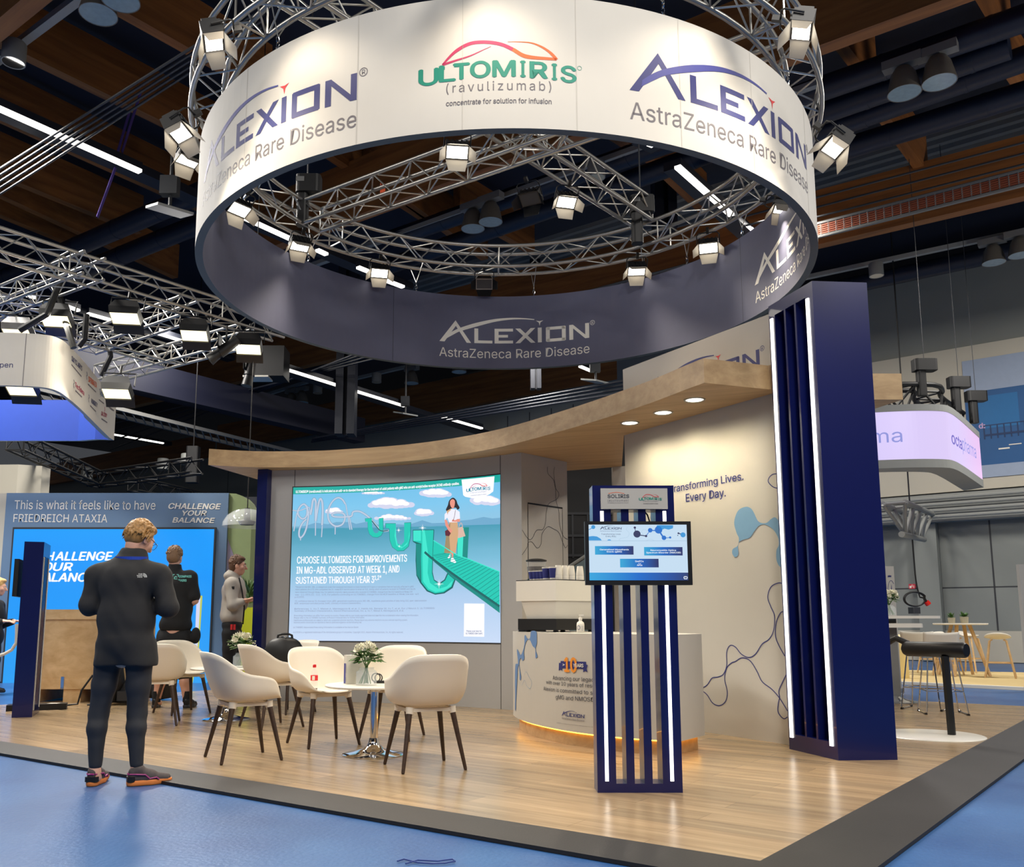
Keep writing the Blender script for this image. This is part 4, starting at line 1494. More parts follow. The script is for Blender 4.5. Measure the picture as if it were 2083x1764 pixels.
# ================================================================== the big screen on the curved wall
def glow_ramp(name, stops, axis='Z', lo=0.0, hi=1.0, s=1.0, noise=0.0, nscale=(1, 1, 1)):
    """self-lit picture surface whose colour runs through stops along one axis"""
    m, nt, b = new_mat(name)
    b.inputs['Base Color'].default_value = (0.02, 0.02, 0.02, 1)
    b.inputs['Roughness'].default_value = 0.35
    tc = N(nt, 'ShaderNodeTexCoord')
    sep = N(nt, 'ShaderNodeSeparateXYZ')
    nt.links.new(tc.outputs['Object'], sep.inputs[0])
    mr = N(nt, 'ShaderNodeMapRange')
    mr.inputs['From Min'].default_value = lo
    mr.inputs['From Max'].default_value = hi
    nt.links.new(sep.outputs[axis], mr.inputs[0])
    fac = mr.outputs[0]
    if noise:
        mp = N(nt, 'ShaderNodeMapping')
        mp.inputs['Scale'].default_value = nscale
        nt.links.new(tc.outputs['Object'], mp.inputs[0])
        nz = N(nt, 'ShaderNodeTexNoise', Scale=1.0, Detail=4.0)
        nt.links.new(mp.outputs[0], nz.inputs[0])
        ma = N(nt, 'ShaderNodeMath', operation='MULTIPLY_ADD')
        nt.links.new(nz.outputs[0], ma.inputs[0])
        ma.inputs[1].default_value = noise
        ma.inputs[2].default_value = -noise / 2
        ad = N(nt, 'ShaderNodeMath', operation='ADD')
        nt.links.new(fac, ad.inputs[0])
        nt.links.new(ma.outputs[0], ad.inputs[1])
        fac = ad.outputs[0]
    cr = N(nt, 'ShaderNodeValToRGB')
    e = cr.color_ramp.elements
    while len(e) < len(stops):
        e.new(0.5)
    for el, (p, c) in zip(e, stops):
        el.position = p
        el.color = lin(c) + (1,)
    nt.links.new(fac, cr.inputs[0])
    nt.links.new(cr.outputs[0], b.inputs['Emission Color'])
    b.inputs['Emission Strength'].default_value = s
    return m


scr = thing('led_screen', 'large lit screen set in the curved wall, showing turquoise letters over a sea', 'screen', (back.at(back.px(800, 1100)[0], 0.9)))
sTL, sTR, sBR, sBL = back.px(597, 990), back.px(1018, 968), back.px(1017, 1308), back.px(589, 1303)
SU0, SU1, SV0, SV1 = sTL[0], sTR[0], sBR[1], (sTL[1] + sTR[1]) / 2
mb = MB()
back.rect(mb, SU0 - .015, SV0 - .015, SU1, SV1 + .015, .004, 0, 30)
part('panel_frame', mb, M['dark_grey'], scr)
hz = (back.px(600, 1074)[1] - SV0) / (SV1 - SV0)
M['s_bg'] = glow_ramp('sea and sky picture', [(0.0, (198, 216, 242)), (0.28, (172, 202, 234)), (0.5, (120, 186, 214)), (hz - .02, (66, 152, 178)), (hz + .005, (140, 194, 224)), (0.86, (124, 196, 234)), (1.0, (108, 188, 230))], 'Z', SV0, SV1, 1.05, .06, (1.2, 1.2, 6))
M['s_teal'] = glow('screen teal', (10, 172, 160), 1.0)
M['s_white'] = glow('screen white', (250, 250, 255), 1.05)
M['s_cloud'] = glow('screen cloud', (214, 216, 240), 1.0)
M['s_hill'] = glow('screen hill', (110, 170, 206), 1.0)
M['s_track'] = glow('screen pale track', (188, 204, 226), 1.0)
M['s_track2'] = glow('screen grey track', (112, 140, 168), 1.0)
M['s_t1'] = glow('screen turquoise bright', (60, 232, 208), 1.0)
M['s_t2'] = glow('screen turquoise', (20, 202, 182), 1.0)
M['s_t3'] = glow('screen turquoise deep', (4, 140, 132), 1.0)
M['s_t4'] = glow('screen turquoise shade', (6, 98, 98), 1.0)
M['s_hair'] = glow('screen dark hair', (34, 26, 34), 1.0)
M['s_skin'] = glow('screen skin', (236, 150, 132), 1.0)
M['s_shirt'] = glow('screen shirt', (240, 240, 252), 1.0)
M['s_skirt'] = glow('screen skirt', (214, 170, 128), 1.0)
M['s_skirt2'] = glow('screen skirt fold', (160, 140, 104), 1.0)
M['s_bag'] = glow('screen dark bag', (96, 34, 52), 1.0)
M['s_tote'] = glow('screen tote', (222, 184, 168), 1.0)
M['s_small'] = glow('screen small print', (128, 140, 172), 1.0)
M['s_mag'] = glow('screen magenta', (190, 50, 120), 1.0)
M['s_red'] = glow('screen red', (232, 80, 70), 1.0)
M['s_blue'] = glow('screen lettering blue', (0, 134, 164), 1.0)
mb = MB()
back.rect(mb, SU0, SV0, SU1, SV1, .006, 0, 40)
part('display', mb, M['s_bg'], scr)
SM = ['s_teal', 's_white', 's_cloud', 's_hill', 's_track', 's_track2', 's_t1', 's_t2', 's_t3', 's_t4', 's_hair', 's_skin', 's_shirt', 's_skirt', 's_skirt2', 's_bag', 's_tote', 's_small', 's_mag', 's_red', 's_blue']
ix = {k: i for i, k in enumerate(SM)}
ca4 = lambda p: (560 + p[0] / 4.006, 930 + p[1] / 4.006)
cb = lambda p: (590 + p[0] / 9.92, 960 + p[1] / 9.92)
cc = lambda p: (830 + p[0] / 5.88, 960 + p[1] / 5.88)
mb = MB()
def pg(f, pts, m, o, smooth=0):
    if smooth:
        pts = catmull(pts, smooth, True)
    uv = [tuple(back.px(*f(p))) for p in pts]
    uv = [(min(max(a, SU0), SU1), min(max(b, SV0), SV1)) for a, b in uv]
    back.poly(mb, uv, .006 + o * .0012, ix[m])
def sk(f, pts, w, m, o, n=6):
    uv = [tuple(back.px(*f(p))) for p in pts]
    uv = catmull(uv, n) if n else uv
    w = np.interp(np.linspace(0, 1, len(uv)), np.linspace(0, 1, len(w)), w) if isinstance(w, (list, tuple)) else w
    back.strip(mb, uv, w, .006 + o * .0012, ix[m])
# hills on the horizon
pg(ca4, [(130, 580), (250, 560), (330, 535), (430, 548), (500, 530), (620, 530), (660, 545), (740, 528), (820, 548), (900, 560), (1000, 548), (1080, 555), (1200, 515), (1280, 540), (1380, 535), (1500, 520), (1600, 510), (1700, 488), (1770, 500), (1835, 495), (1835, 548), (1200, 562), (700, 574)], 's_hill', 1)
# clouds
def cloud(f, cx, cy, w, h, m='s_cloud', o=1):
    rnd = random.Random(int(cx * 7 + cy))
    for i in range(9):
        t = (i + .5) / 9
        r = h * (.35 + .5 * math.sin(PI * t)) * rnd.uniform(.75, 1.1)
        x, y = cx - w / 2 + w * t, cy - r * .35 + rnd.uniform(-.1, .1) * h
        pg(f, [(x + r * 1.15 * math.cos(a), y + r * .75 * math.sin(a)) for a in np.linspace(0, 2 * PI, 15)[:-1]], m, o)
        if t > .1 and t < .9:
            pg(f, [(x + r * .8 * math.cos(a), y - r * .2 + r * .45 * math.sin(a)) for a in np.linspace(0, 2 * PI, 13)[:-1]], 's_white', o + .3)
cloud(ca4, 945, 400, 360, 75, o=1.2); cloud(ca4, 1310, 310, 230, 62, o=1.2); cloud(ca4, 1720, 370, 210, 80, o=1.2); cloud(ca4, 1215, 465, 130, 50, o=1.2); cloud(ca4, 960, 505, 300, 40, o=1.2); cloud(ca4, 480, 450, 130, 40, o=1.2); cloud(ca4, 800, 300, 190, 22, o=1.2)
# header band with the indication line
u0, u1 = SU0, SU1
vb = back.px(597, 1005)[1]
back.rect(mb, SU0, (back.px(597, 1004.5)[1] + back.px(1018, 982)[1]) / 2, SU1, SV1, .0095, ix['s_teal'], 30)
back.text(mb, 'ULTOMIRIS\u00ae (ravulizumab) is indicated as an add-on to standard therapy for the treatment of adult patients with gMG who are anti-acetylcholine receptor (AChR) antibody-positive.', (SU0 + .04, SV1 - .078), (back.px(935, 985)[0], SV1 - .078), .035, .0107, ix['s_white'], bold=.02)
# roller-coaster letters
T_ = lambda pts, w=.022, m='s_track', o=3, n=6: (sk(cb, pts, w * 1.35, 's_track2', o - .4, n), sk(cb, pts, w, m, o, n))
T_([(55, 775), (140, 790), (230, 775), (330, 735), (385, 720), (405, 760), (385, 850)], .012)
T_([(330, 700), (290, 655), (220, 690), (165, 790), (175, 880), (240, 945), (310, 930), (350, 850), (345, 720), (320, 670)])
T_([(345, 690), (375, 850), (360, 1000), (330, 1150), (280, 1270), (215, 1330), (185, 1270), (200, 1150), (260, 1030), (330, 960)])
T_([(415, 870), (440, 750), (465, 590), (495, 545), (525, 620), (520, 800), (520, 1000)], .026)
T_([(520, 1000), (550, 820), (585, 620), (620, 545), (655, 620), (665, 820), (650, 1080)], .026)
T_([(1120, 650), (1060, 560), (970, 525), (870, 590), (790, 730), (770, 880), (800, 1000), (880, 1080), (960, 1100), (1060, 1060), (1110, 960), (1105, 870), (1040, 830), (920, 830), (850, 870), (900, 905), (1050, 915), (1170, 905), (1250, 890), (1280, 810), (1400, 800), (1520, 860), (1640, 960), (1760, 1100), (1880, 1190), (2000, 1185)])
for a, b in (((520, 1010), (517, 1290)), ((655, 1090), (640, 1320)), ((918, 1100), (915, 1265)), ((1130, 650), (1170, 890)), ((1175, 900), (1215, 1170)), ((1200, 900), (1255, 1170)), ((145, 830), (80, 1200)), ((220, 1320), (215, 1385))):
    T_([a, b], .014, n=0)
# small, middle and great glass letter U
def uletter(f, outerp, innerp, shade, o):
    pg(f, outerp, 's_t4', o)
    cx = sum(p[0] for p in outerp) / len(outerp); cy = sum(p[1] for p in outerp) / len(outerp)
    pg(f, [(cx + (p[0] - cx) * .97, cy + (p[1] - cy) * .975) for p in outerp], 's_t2', o + .4)
U1 = [(1518, 945), (1655, 930), (1665, 1130), (1690, 1210), (1730, 1245), (1780, 1235), (1805, 1190), (1800, 940), (1890, 930), (1890, 1210), (1850, 1290), (1770, 1330), (1680, 1320), (1605, 1260), (1575, 1160), (1570, 1005), (1525, 1005)]
uletter(cb, U1, None, 0, 4)
T_([(1660, 990), (1740, 1090), (1840, 1190), (1990, 1185)], .01, 's_t4', 6)
U2 = [(900, 540), (985, 540), (985, 650), (1000, 705), (1030, 720), (1055, 690), (1055, 535), (1110, 532), (1105, 660), (1090, 730), (1050, 765), (1000, 768), (955, 735), (935, 680), (930, 580), (900, 575)]
uletter(ca4, U2, None, 0, 4)
pg(ca4, [(985, 560), (975, 640), (990, 720), (1030, 745), (1075, 715), (1098, 640), (1098, 600), (1085, 690), (1040, 733), (1000, 715), (988, 650)], 's_t1', 5)
U3b = [(590, 665), (735, 665), (715, 1060), (590, 1060)]
pg(cc, U3b, 's_t3', 4); pg(cc, [(600, 672), (672, 672), (655, 1050), (595, 1050)], 's_t1', 4.4)
U3 = [(62, 695), (318, 690), (305, 1020), (300, 1200), (320, 1290), (380, 1330), (440, 1290), (480, 1200), (575, 1290), (540, 1390), (440, 1455), (330, 1470), (230, 1430), (150, 1330), (105, 1240), (95, 1060), (100, 860), (62, 835)]
pg(cc, U3, 's_t4', 5)
pg(cc, [(68, 703), (310, 698), (298, 1010), (292, 1210), (315, 1300), (385, 1345), (450, 1300), (485, 1225), (560, 1290), (525, 1375), (430, 1440), (330, 1455), (240, 1415), (165, 1320), (160, 1050), (165, 860), (68, 828)], 's_t2', 5.4)
pg(cc, [(175, 700), (205, 698), (250, 1010), (240, 1210), (270, 1330), (370, 1400), (470, 1370), (540, 1300), (520, 1370), (430, 1425), (335, 1440), (250, 1400), (185, 1310), (180, 1050)], 's_t1', 5.8)
pg(cc, [(68, 703), (160, 701), (160, 828), (68, 826)], 's_t1', 5.8)
pg(cc, [(100, 860), (160, 862), (158, 1300), (110, 1230)], 's_t3', 5.8)
# walkway
pg(cc, [(310, 820), (600, 1000), (720, 1040), (1100, 1195), (1105, 1690), (640, 1350), (320, 1080), (300, 1010)], 's_t3', 6.2)
pg(cc, [(312, 830), (600, 1005), (720, 1045), (1100, 1200), (1103, 1600), (660, 1300), (330, 1060), (305, 1010)], 's_t2', 6.6)
for i in range(24):
    t = (i / 23) ** 1.25
    L_ = (305 + (1100 - 305) * t, 1000 + (1600 - 1000) * t)
    R_ = (430 + (1100 - 430) * min(1, t * 1.35 + .12), 930 + (1195 - 930) * min(1, t * 1.35 + .12))
    if t * 1.35 + .12 > 1:
        R_ = (1100, 1195 + (1600 - 1195) * (t - .652) / .348)
    sk(cc, [L_, R_], .006, 's_t3', 7, 0)
sk(cc, [(205, 960), (330, 1065), (660, 1305), (1103, 1610)], .03, 's_t4', 7.2, 3)
sk(cc, [(310, 822), (600, 1000), (720, 1040), (1100, 1195)], .012, 's_t1', 7.2, 0)
# walking woman
pg(cc, [(480, 1030), (515, 975), (515, 1020), (495, 1040)], 's_white', 7.6)
pg(cc, [(515, 1070), (525, 1030), (550, 1030), (585, 1080), (570, 1092), (535, 1082)], 's_white', 8)
pg(cc, [(525, 975), (550, 975), (548, 1035), (530, 1035)], 's_skin', 7.8)
pg(cc, [(500, 600), (600, 605), (610, 720), (598, 830), (575, 980), (440, 970), (460, 780), (490, 680)], 's_skirt', 8)
pg(cc, [(490, 640), (515, 610), (500, 760), (515, 970), (440, 970), (462, 770)], 's_skirt2', 8.4)
pg(cc, [(610, 670), (660, 655), (695, 770), (605, 795)], 's_tote', 8.2)
sk(cc, [(612, 672), (640, 610), (662, 658)], .008, 's_tote', 8.2, 4)
pg(cc, [(480, 470), (520, 445), (580, 450), (625, 480), (630, 560), (600, 570), (595, 605), (500, 605), (478, 550), (445, 580), (445, 510)], 's_shirt', 8.6)
pg(cc, [(445, 575), (472, 575), (500, 660), (540, 705), (520, 735), (490, 700), (455, 640)], 's_skin', 9)
pg(cc, [(600, 565), (632, 565), (628, 600), (570, 600), (530, 595), (540, 570), (575, 580)], 's_skin', 9)
pg(cc, [(450, 710), (480, 690), (520, 735), (500, 770), (455, 765)], 's_bag', 8.8)
sk(cc, [(575, 460), (565, 530), (545, 590)], .006, 's_bag', 9.2, 4)
pg(cc, [(545, 310), (500, 345), (485, 400), (460, 460), (500, 470), (530, 440), (580, 430), (600, 455), (625, 430), (600, 385), (585, 340)], 's_hair', 8.8, 3)
pg(cc, [(515, 345), (545, 328), (568, 350), (566, 400), (550, 440), (525, 425), (510, 385)], 's_skin', 9.2, 3)
pg(cc, [(470, 470), (525, 438), (520, 460), (490, 485), (480, 515)], 's_skirt', 9.4)
# sparkles
for (x, y), r, f in (((1205, 578), 34, ca4), ((1340, 1035), 42, ca4), ((1010, 597), 26, ca4), ((1015, 728), 16, ca4)):
    pts = []
    for k in range(16):
        a = 2 * PI * k / 16
        rr = r * (1 if k % 4 == 0 else .5 if k % 4 == 2 else .16)
        pts.append((x + rr * math.cos(a), y + rr * math.sin(a)))
    pg(f, pts, 's_white', 9.6)
# badge with the medicine's name
pg(cc, [(645, 95), (1040, 55), (1025, 235), (980, 270), (838, 328), (690, 300), (665, 280)], 's_white', 4)
a_, b_ = back.px(*cc((706, 215))), back.px(*cc((985, 190)))
mb3 = MB()
medicine_logo(back, mb3, a_[0], (a_[1] + b_[1]) / 2 - .02, b_[0], 0, 1, 2, 3, off=.0145)
part('badge_logo', mb3, [M['s_blue'], M['s_mag'], M['s_red'], M['s_small']], scr)
# headline and small print
for s_, a, b, t in (('CHOOSE ULTOMIRIS FOR IMPROVEMENTS', (180, 868), (1076, 852), (180, 812)), ('IN MG-ADL OBSERVED AT WEEK 1, AND', (175, 950), (1014, 940), (175, 894)), ('SUSTAINED THROUGH YEAR 3', (170, 1032), (808, 1025), (170, 978))):
    p0, p1, t_ = [back.px(*ca4(q)) for q in (a, b, t)]
    back.text(mb, s_, p0, p1, t_[1] - p0[1], .0135, ix['s_white'], bold=.012)
p0, p1 = back.px(*ca4((812, 1000))), back.px(*ca4((866, 998)))
back.text(mb, '1,2*', p0, p1, .055, .0135, ix['s_white'], bold=.02)
small = [('*Based on the MG-ADL, a categorical scale that assesses the impact on daily function of 8 signs or symptoms that are typically affected in gMG', 165, 1065, 1130, 1062), ('Adult patients (N=175) who completed the 26-week RCP had the option to enter an OLE, during which all patients received ULTOMIRIS and results', 165, 1085, 1145, 1081), ('were observed through Week 164. For patients originally taking placebo who received ULTOMIRIS, change from the OLE baseline at Week 130', 163, 1107, 1120, 1104), ('was -2.1 (95% CI: -3.3, -0.9). For patients continuing on ULTOMIRIS, change from the RCP baseline at Week 164 was -4.0', 163, 1128, 1170, 1122), ('p<0.0001.', 160, 1148, 240, 1146),
         ('CI, confidence interval; EU, European Union; gMG, generalized myasthenia gravis; MG-ADL, myasthenia gravis activities of daily living; OLE, open-label extension', 162, 1180, 1235, 1176), ('RCP, randomized controlled period; SmPC, summary of product characteristics.', 160, 1199, 700, 1197), ('References: 1. Vu T, Meisel A, Mantegazza R, et al. 2. Habib AA, Benatar M, Vu T, et al. Eur J Neurol 3. ULTOMIRIS', 158, 1243, 1300, 1238), ('Summary of Product Characteristics, Alexion Pharmaceuticals, Inc. 4. Vu T, Meisel A, Mantegazza R, et al.', 158, 1260, 1050, 1258),
         ('Prescribing information can differ from country to country. Please refer to your locally approved label and take this into consideration when viewing this information.', 155, 1298, 1170, 1296), ('Please refer to the ULTOMIRIS Summary of Product Characteristics for further information.', 155, 1316, 730, 1314), ('Healthcare professionals are asked to report any suspected adverse reactions. Please report any adverse reactions via your national reporting system.', 153, 1336, 1080, 1334), ('Adverse events should also be reported to Alexion pharmacovigilance via the following link:', 152, 1354, 705, 1353), ('ULTOMIRIS Abbreviated Prescribing Information is available at the Alexion Booth', 148, 1394, 680, 1393), ('ALEXION is a registered trademark of the AstraZeneca group of companies. Copyright 2025, Alexion Pharmaceuticals, Inc. All rights reserved.', 147, 1434, 1045, 1434)]
for s_, x0, y0, x1, y1 in small:
    back.text(mb, s_, back.px(*ca4((x0, y0))), back.px(*ca4((x1, y1))), .021, .009, ix['s_small'])
pg(ca4, [(1543, 1193), (1708, 1195), (1706, 1465), (1540, 1462)], 's_white', 4)
for s_, x0, y0, x1 in (('Please scan here for', 1562, 1424, 1686), ('ULTOMIRIS EMA SmPC', 1556, 1444, 1694)):
    back.text(mb, s_, back.px(*ca4((x0, y0))), back.px(*ca4((x1, y0 + 1))), .022, .0125, ix['s_small'], bold=.02)
part('picture', mb, [M[k] for k in SM], scr)

# ================================================================== coffee counter
cp = [(.30, 9.25), (.33, 8.95), (.42, 8.58), (.56, 8.24), (.72, 7.95), (.90, 7.73), (1.12, 7.53), (1.36, 7.37), (1.566, 7.29)]
cpl = catmull(cp, 6)
counter = Surf(cpl)
right_c = (1.846, 7.66)
ctr = thing('coffee_counter', 'white curved bar counter with blue droplet print and a glowing plinth', 'counter', (1.0, 8.4, 0))
mb = MB()
bodypl = cpl + [right_c, (1.70, 8.35), (1.2, 9.0), (.75, 9.65)]
mb.prism(bodypl, .12, .955)
part('body', mb, M['white_wall'], ctr)
pin = lambda p, c=(1.15, 8.45), k=.93: (c[0] + (p[0] - c[0]) * k, c[1] + (p[1] - c[1]) * k)
mb = MB()
mb.prism([pin(p) for p in bodypl], 0, .12)
part('plinth', mb, M['oak'], ctr)
mb = MB()
lp = [pin(p, k=.955) for p in cpl + [right_c, (1.70, 8.35)]]
for a, b in zip(lp[:-1], lp[1:]):
    mb.tube((a[0], a[1], .112), (b[0], b[1], .112), .006, n=5)
part('led_strip', mb, M['ledwarm'], ctr)
mb = MB()
co_ = lambda x, y: (1030 + x / 4.41, 1250 + y / 4.41)
def cpg(pts, m=0, sm=4, off=.004):
    counter.poly(mb, [tuple(counter.px(*co_(*p))) for p in catmull(pts, sm, True)], off, m)
cpg([(225, 152), (215, 215), (190, 215), (175, 185), (165, 200), (165, 270), (150, 330), (130, 365), (105, 315), (98, 330), (108, 440), (85, 450), (80, 600), (82, 720), (80, 850), (88, 850), (92, 740), (100, 600), (105, 490), (115, 455), (122, 540), (122, 580), (130, 592), (135, 560), (125, 500), (118, 430), (135, 390), (150, 418), (165, 390), (160, 340), (178, 250), (210, 225), (240, 285), (262, 310), (264, 385), (272, 392), (283, 375), (270, 335), (265, 300), (276, 260), (276, 190), (270, 152)], 0, 3)
part('droplet_print', mb, M['ink_steel'], ctr)
mb = MB()
def ct(s_, a, b, t, m=0, **k):
    counter.ptext(mb, s_, co_(*a), co_(*b), co_(*t), .004, m, **k)
# the ribbon badge
cpg([(490, 418), (718, 425), (718, 490), (490, 482)], 0, 1)
cpg([(475, 435), (492, 435), (492, 470), (503, 478), (503, 506), (488, 495), (473, 505)], 0, 1)
cpg([(716, 450), (733, 455), (722, 488), (732, 521), (710, 508), (692, 520), (692, 490), (716, 490)], 0, 1)
part('ribbon_badge', mb, M['ink_navy'], ctr)
mb = MB()
counter.ptext(mb, '10', co_(527, 512), co_(632, 518), co_(527, 388), .006, 0, bold=.03)
counter.ptext(mb, '>', co_(510, 462), co_(528, 462), co_(510, 436), .006, 1, bold=.02)
counter.ptext(mb, 'YEARS', co_(605, 472), co_(696, 475), co_(605, 441), .0075, 1, bold=.02)
part('anniversary_lettering', mb, [M['ink_gold'], M['ink_white']], ctr)
mb = MB()
ct('Advancing our legacy', (418, 585), (815, 606), (421, 549), 0)
ct('with over 10 years of research,', (360, 623), (905, 666), (361, 590), 0)
ct('Alexion is committed to serving', (336, 681), (925, 730), (339, 647), 0)
ct('gMG and NMOSD', (446, 758), (790, 784), (500, 726), 0)
ct('patients by improving their lives and access to care', (455, 974), (790, 1014), (455, 968), 0)
part('slogan', mb, M['ink_dark'], ctr)
mb = MB()
a_, b_ = counter.px(*co_(500, 908)), counter.px(*co_(702, 932))
wordmark(counter, mb, a_[0], a_[1], b_[0], 0, 0, 0, 1, off=.004, v1=b_[1])
part('wordmark', mb, [M['ink_navy'], M['ink_grey']], ctr)
mb = MB()
counter.strip(mb, catmull([tuple(counter.px(*co_(*p))) for p in ((140, 640), (165, 590), (185, 640), (215, 665), (230, 610), (205, 560), (180, 515), (165, 545))], 5), .003, .003)
part('printed_lines', mb, M['ink_sky'], ctr)

# coffee machine
TOPC = .956
cm = at_y(1130, 1283, 8.62)
CMX, CMY = cm.x, 8.50
mach = thing('coffee_machine', 'white two-part espresso machine with a black base on the counter', 'coffee machine', (CMX, CMY, TOPC))
u45a = Vector((-.80, .60, 0)); u45b = Vector((.80, .62, 0)).normalized()
def qbox(mb, l0, l1, z0, z1, in0=0, in1=0):
    """block whose near corner points at the visitors; l0 to one side, l1 to the other"""
    vs = []
    for z, i in ((z0, in0), (z1, in1)):
        c = Vector((CMX, CMY, z)) + (u45a + u45b) * i
        vs += [c, c + u45b * (l1 - 2 * i), c + u45b * (l1 - 2 * i) + u45a * (l0 - 2 * i), c + u45a * (l0 - 2 * i)]
    mb.add(vs, [(0, 3, 2, 1), (4, 5, 6, 7), (0, 1, 5, 4), (1, 2, 6, 5), (2, 3, 7, 6), (3, 0, 4, 7)])
    return mb
zc = lambda py: at_y(1130, py, CMY).z
part('upper_cover', qbox(MB(), .46, .62, zc(1222), zc(1180)), M['white'], mach)
part('back_panel', qbox(MB(), .42, .58, zc(1259), zc(1222), .045, .01), M['white'], mach)
part('base', qbox(MB(), .44, .60, TOPC + .02, zc(1259), .0, .0), M['black'], mach)
mb = MB()
for i in range(2):
    for j in range(2):
        p = Vector((CMX, CMY, 0)) + u45a * (.06 + .32 * i) + u45b * (.06 + .46 * j)
        mb.tube((p.x, p.y, TOPC), (p.x, p.y, TOPC + .02), .025, n=12)
part('foot', mb, M['dark_grey'], mach)
part('cup_tray', qbox(MB(), .46, .62, zc(1180), zc(1180) + .008), M['black'], mach)
ZC0 = zc(1180) + .009
def cup(h=.09, r=.038, sleeve=True):
    r_ = thing('paper_cup', 'x', 'cup', local=True)
    mb = MB()
    if sleeve:
        mb.lathe([(r * .74, 0), (r * .97, h - .006), (r * 1.02, h - .004), (r * 1.02, h), (r * .95, h)], 18)
        part('cup_wall', mb, M['white'], r_, True)
        mb = MB()
        mb.lathe([(r * .77, h * .12), (r * .98, h * .9), (r * .96, h * .9), (r * .75, h * .12)], 18)
        part('printed_sleeve', mb, M['ink_navy'], r_, True)
    else:
        n = 5
        pf = [(r * 1.02, 0)]
        for i in range(n):
            pf += [(r * 1.02 - .0005 * i, .012 * i + .003), (r * .99, .012 * i + .0035), (r * .99, .012 * i + .012)]
        pf += [(r * .74, .06 + h), (.001, .06 + h)]
        mb.lathe(pf, 18)
        part('cup_wall', mb, M['white'], r_, True)
    return r_
cA = cup(); cB = cup(.12, .040); cS = cup(.075, .038, False)
def place(proto, p, label, group, rz=0, st={}):
    if proto.name not in st:
        st[proto.name] = 1
        proto.location = p; proto['label'] = label; proto['group'] = group; proto.rotation_euler = (0, 0, rz)
        return proto
    return copy_tree(proto, label, group, p, rz)
for k, (px, q, lab) in enumerate([(1083, .40, 'small navy sleeved paper cup nearest the coffee grinder'), (1090, .35, 'small navy sleeved paper cup, second from the grinder'), (1097, .30, 'small navy sleeved paper cup, third from the grinder'), (1104, .25, 'small navy sleeved paper cup, fourth from the grinder')]):
    b = Vector((CMX, CMY, ZC0)) + u45a * q + u45b * .07
    place(cA, at_y(px, 1180, b.y).xyz * Vector((1, 1, 0)) + Vector((0, 0, ZC0)) if False else Vector((at_y(px, 1180, b.y).x, b.y, ZC0)), lab, 'sleeved paper cups on the coffee machine')
for px, q, d, lab in [(1111, .20, .06, 'tall navy sleeved paper cup, middle of the cup row'), (1117, .18, .16, 'tall navy sleeved paper cup half hidden in the cup row'), (1125, .10, .06, 'tall navy sleeved paper cup beside the cream cup stacks')]:
    b = Vector((CMX, CMY, ZC0)) + u45a * q + u45b * d
    place(cB, Vector((at_y(px, 1180, b.y).x, b.y, ZC0)), lab, 'tall paper cups on the coffee machine')
for px, d, lab in [(1136, .10, 'stack of cream paper cups nearest the navy cups'), (1149, .16, 'middle stack of cream paper cups of the three together'), (1162, .22, 'third stack of cream paper cups of the three together'), (1180, .34, 'short stack of cream paper cups standing alone by the monitor')]:
    b = Vector((CMX, CMY, ZC0)) + u45a * .05 + u45b * d
    o = place(cS, Vector((at_y(px, 1180, b.y).x, b.y, ZC0)), lab, 'cream paper cup stacks')
# grinder behind
gp = at_y(1091, 1150, 9.2)
gr = thing('coffee_grinder', 'coffee grinder with a clear bean hopper under a dark lid behind the machine', 'grinder', (gp.x, 9.2, TOPC))
zg = lambda py: at_y(1091, py, 9.2).z
mb = MB(); mb.rbox((gp.x - .09, 9.12, TOPC), (gp.x + .09, 9.34, zg(1178)), .03); part('body', mb, M['black'], gr)
mb = MB(); mb.lathe([(.03, 0), (.055, .02), (.093, .10), (.102, .19)], 24, c=(gp.x, 9.2, zg(1180))); part('hopper', mb, M['glass'], gr, True)
mb = MB(); mb.lathe([(.001, .002), (.028, .004), (.052, .022), (.09, .10), (.095, .135), (.001, .14)], 24, c=(gp.x, 9.2, zg(1180))); part('beans', mb, mat('coffee beans', (52, 34, 26), .6, var=.4, scale=90), gr, True)
mb = MB(); mb.lathe([(.108, .19), (.108, .202), (.06, .216), (.001, .22)], 24, c=(gp.x, 9.2, zg(1180))); part('lid', mb, M['black'], gr, True)
# soap dispenser and small grey box
sp = at_y(1181, 1285, 8.28); sx = sp.x
so = thing('soap_dispenser', 'white pump bottle on the counter before the coffee machine', 'bottle', (sx, 8.28, TOPC))
mb = MB(); mb.lathe([(.033, 0), (.036, .005), (.036, .07), (.032, .09), (.015, .105), (.012, .12)], 22, c=(sx, 8.28, TOPC)); part('bottle_body', mb, M['white'], so, True)
mb = MB(); mb.lathe([(.017, .115), (.017, .135), (.006, .138), (.006, .155)], 14, c=(sx, 8.28, TOPC)); mb.box((sx - .012, 8.27, TOPC + .152), (sx + .03, 8.29, TOPC + .162)); part('pump', mb, M['white'], so, True)
mb = MB()
ls = Surf([(sx - .033 , 8.262), (sx - .02, 8.250), (sx, 8.2425), (sx + .02, 8.250), (sx + .033, 8.262)])
ls.strip(mb, [(ls.s[-1] / 2 - .022 + .014 * math.cos(a), TOPC + .045 + .018 * math.sin(a)) for a in np.linspace(0, 2 * PI, 17)], .004, .002)
for i in range(4):
    ls.text(mb, ('pure', 'gentle', 'hand', 'soap')[i], (ls.s[-1] / 2 + .002, TOPC + .055 - .012 * i), (ls.s[-1] / 2 + .024, TOPC + .055 - .012 * i), .005, .002)
part('bottle_print', mb, M['ink_navy'], so)
bp_ = at_y(1064, 1280, 8.9)
mb = MB(); mb.rbox((bp_.x - .045, 8.86, TOPC), (bp_.x + .045, 8.98, TOPC + .092), .006)
single('knock_box', mb, M['dark_grey'], 'small grey box at the end of the counter beside the coffee machine', 'box')

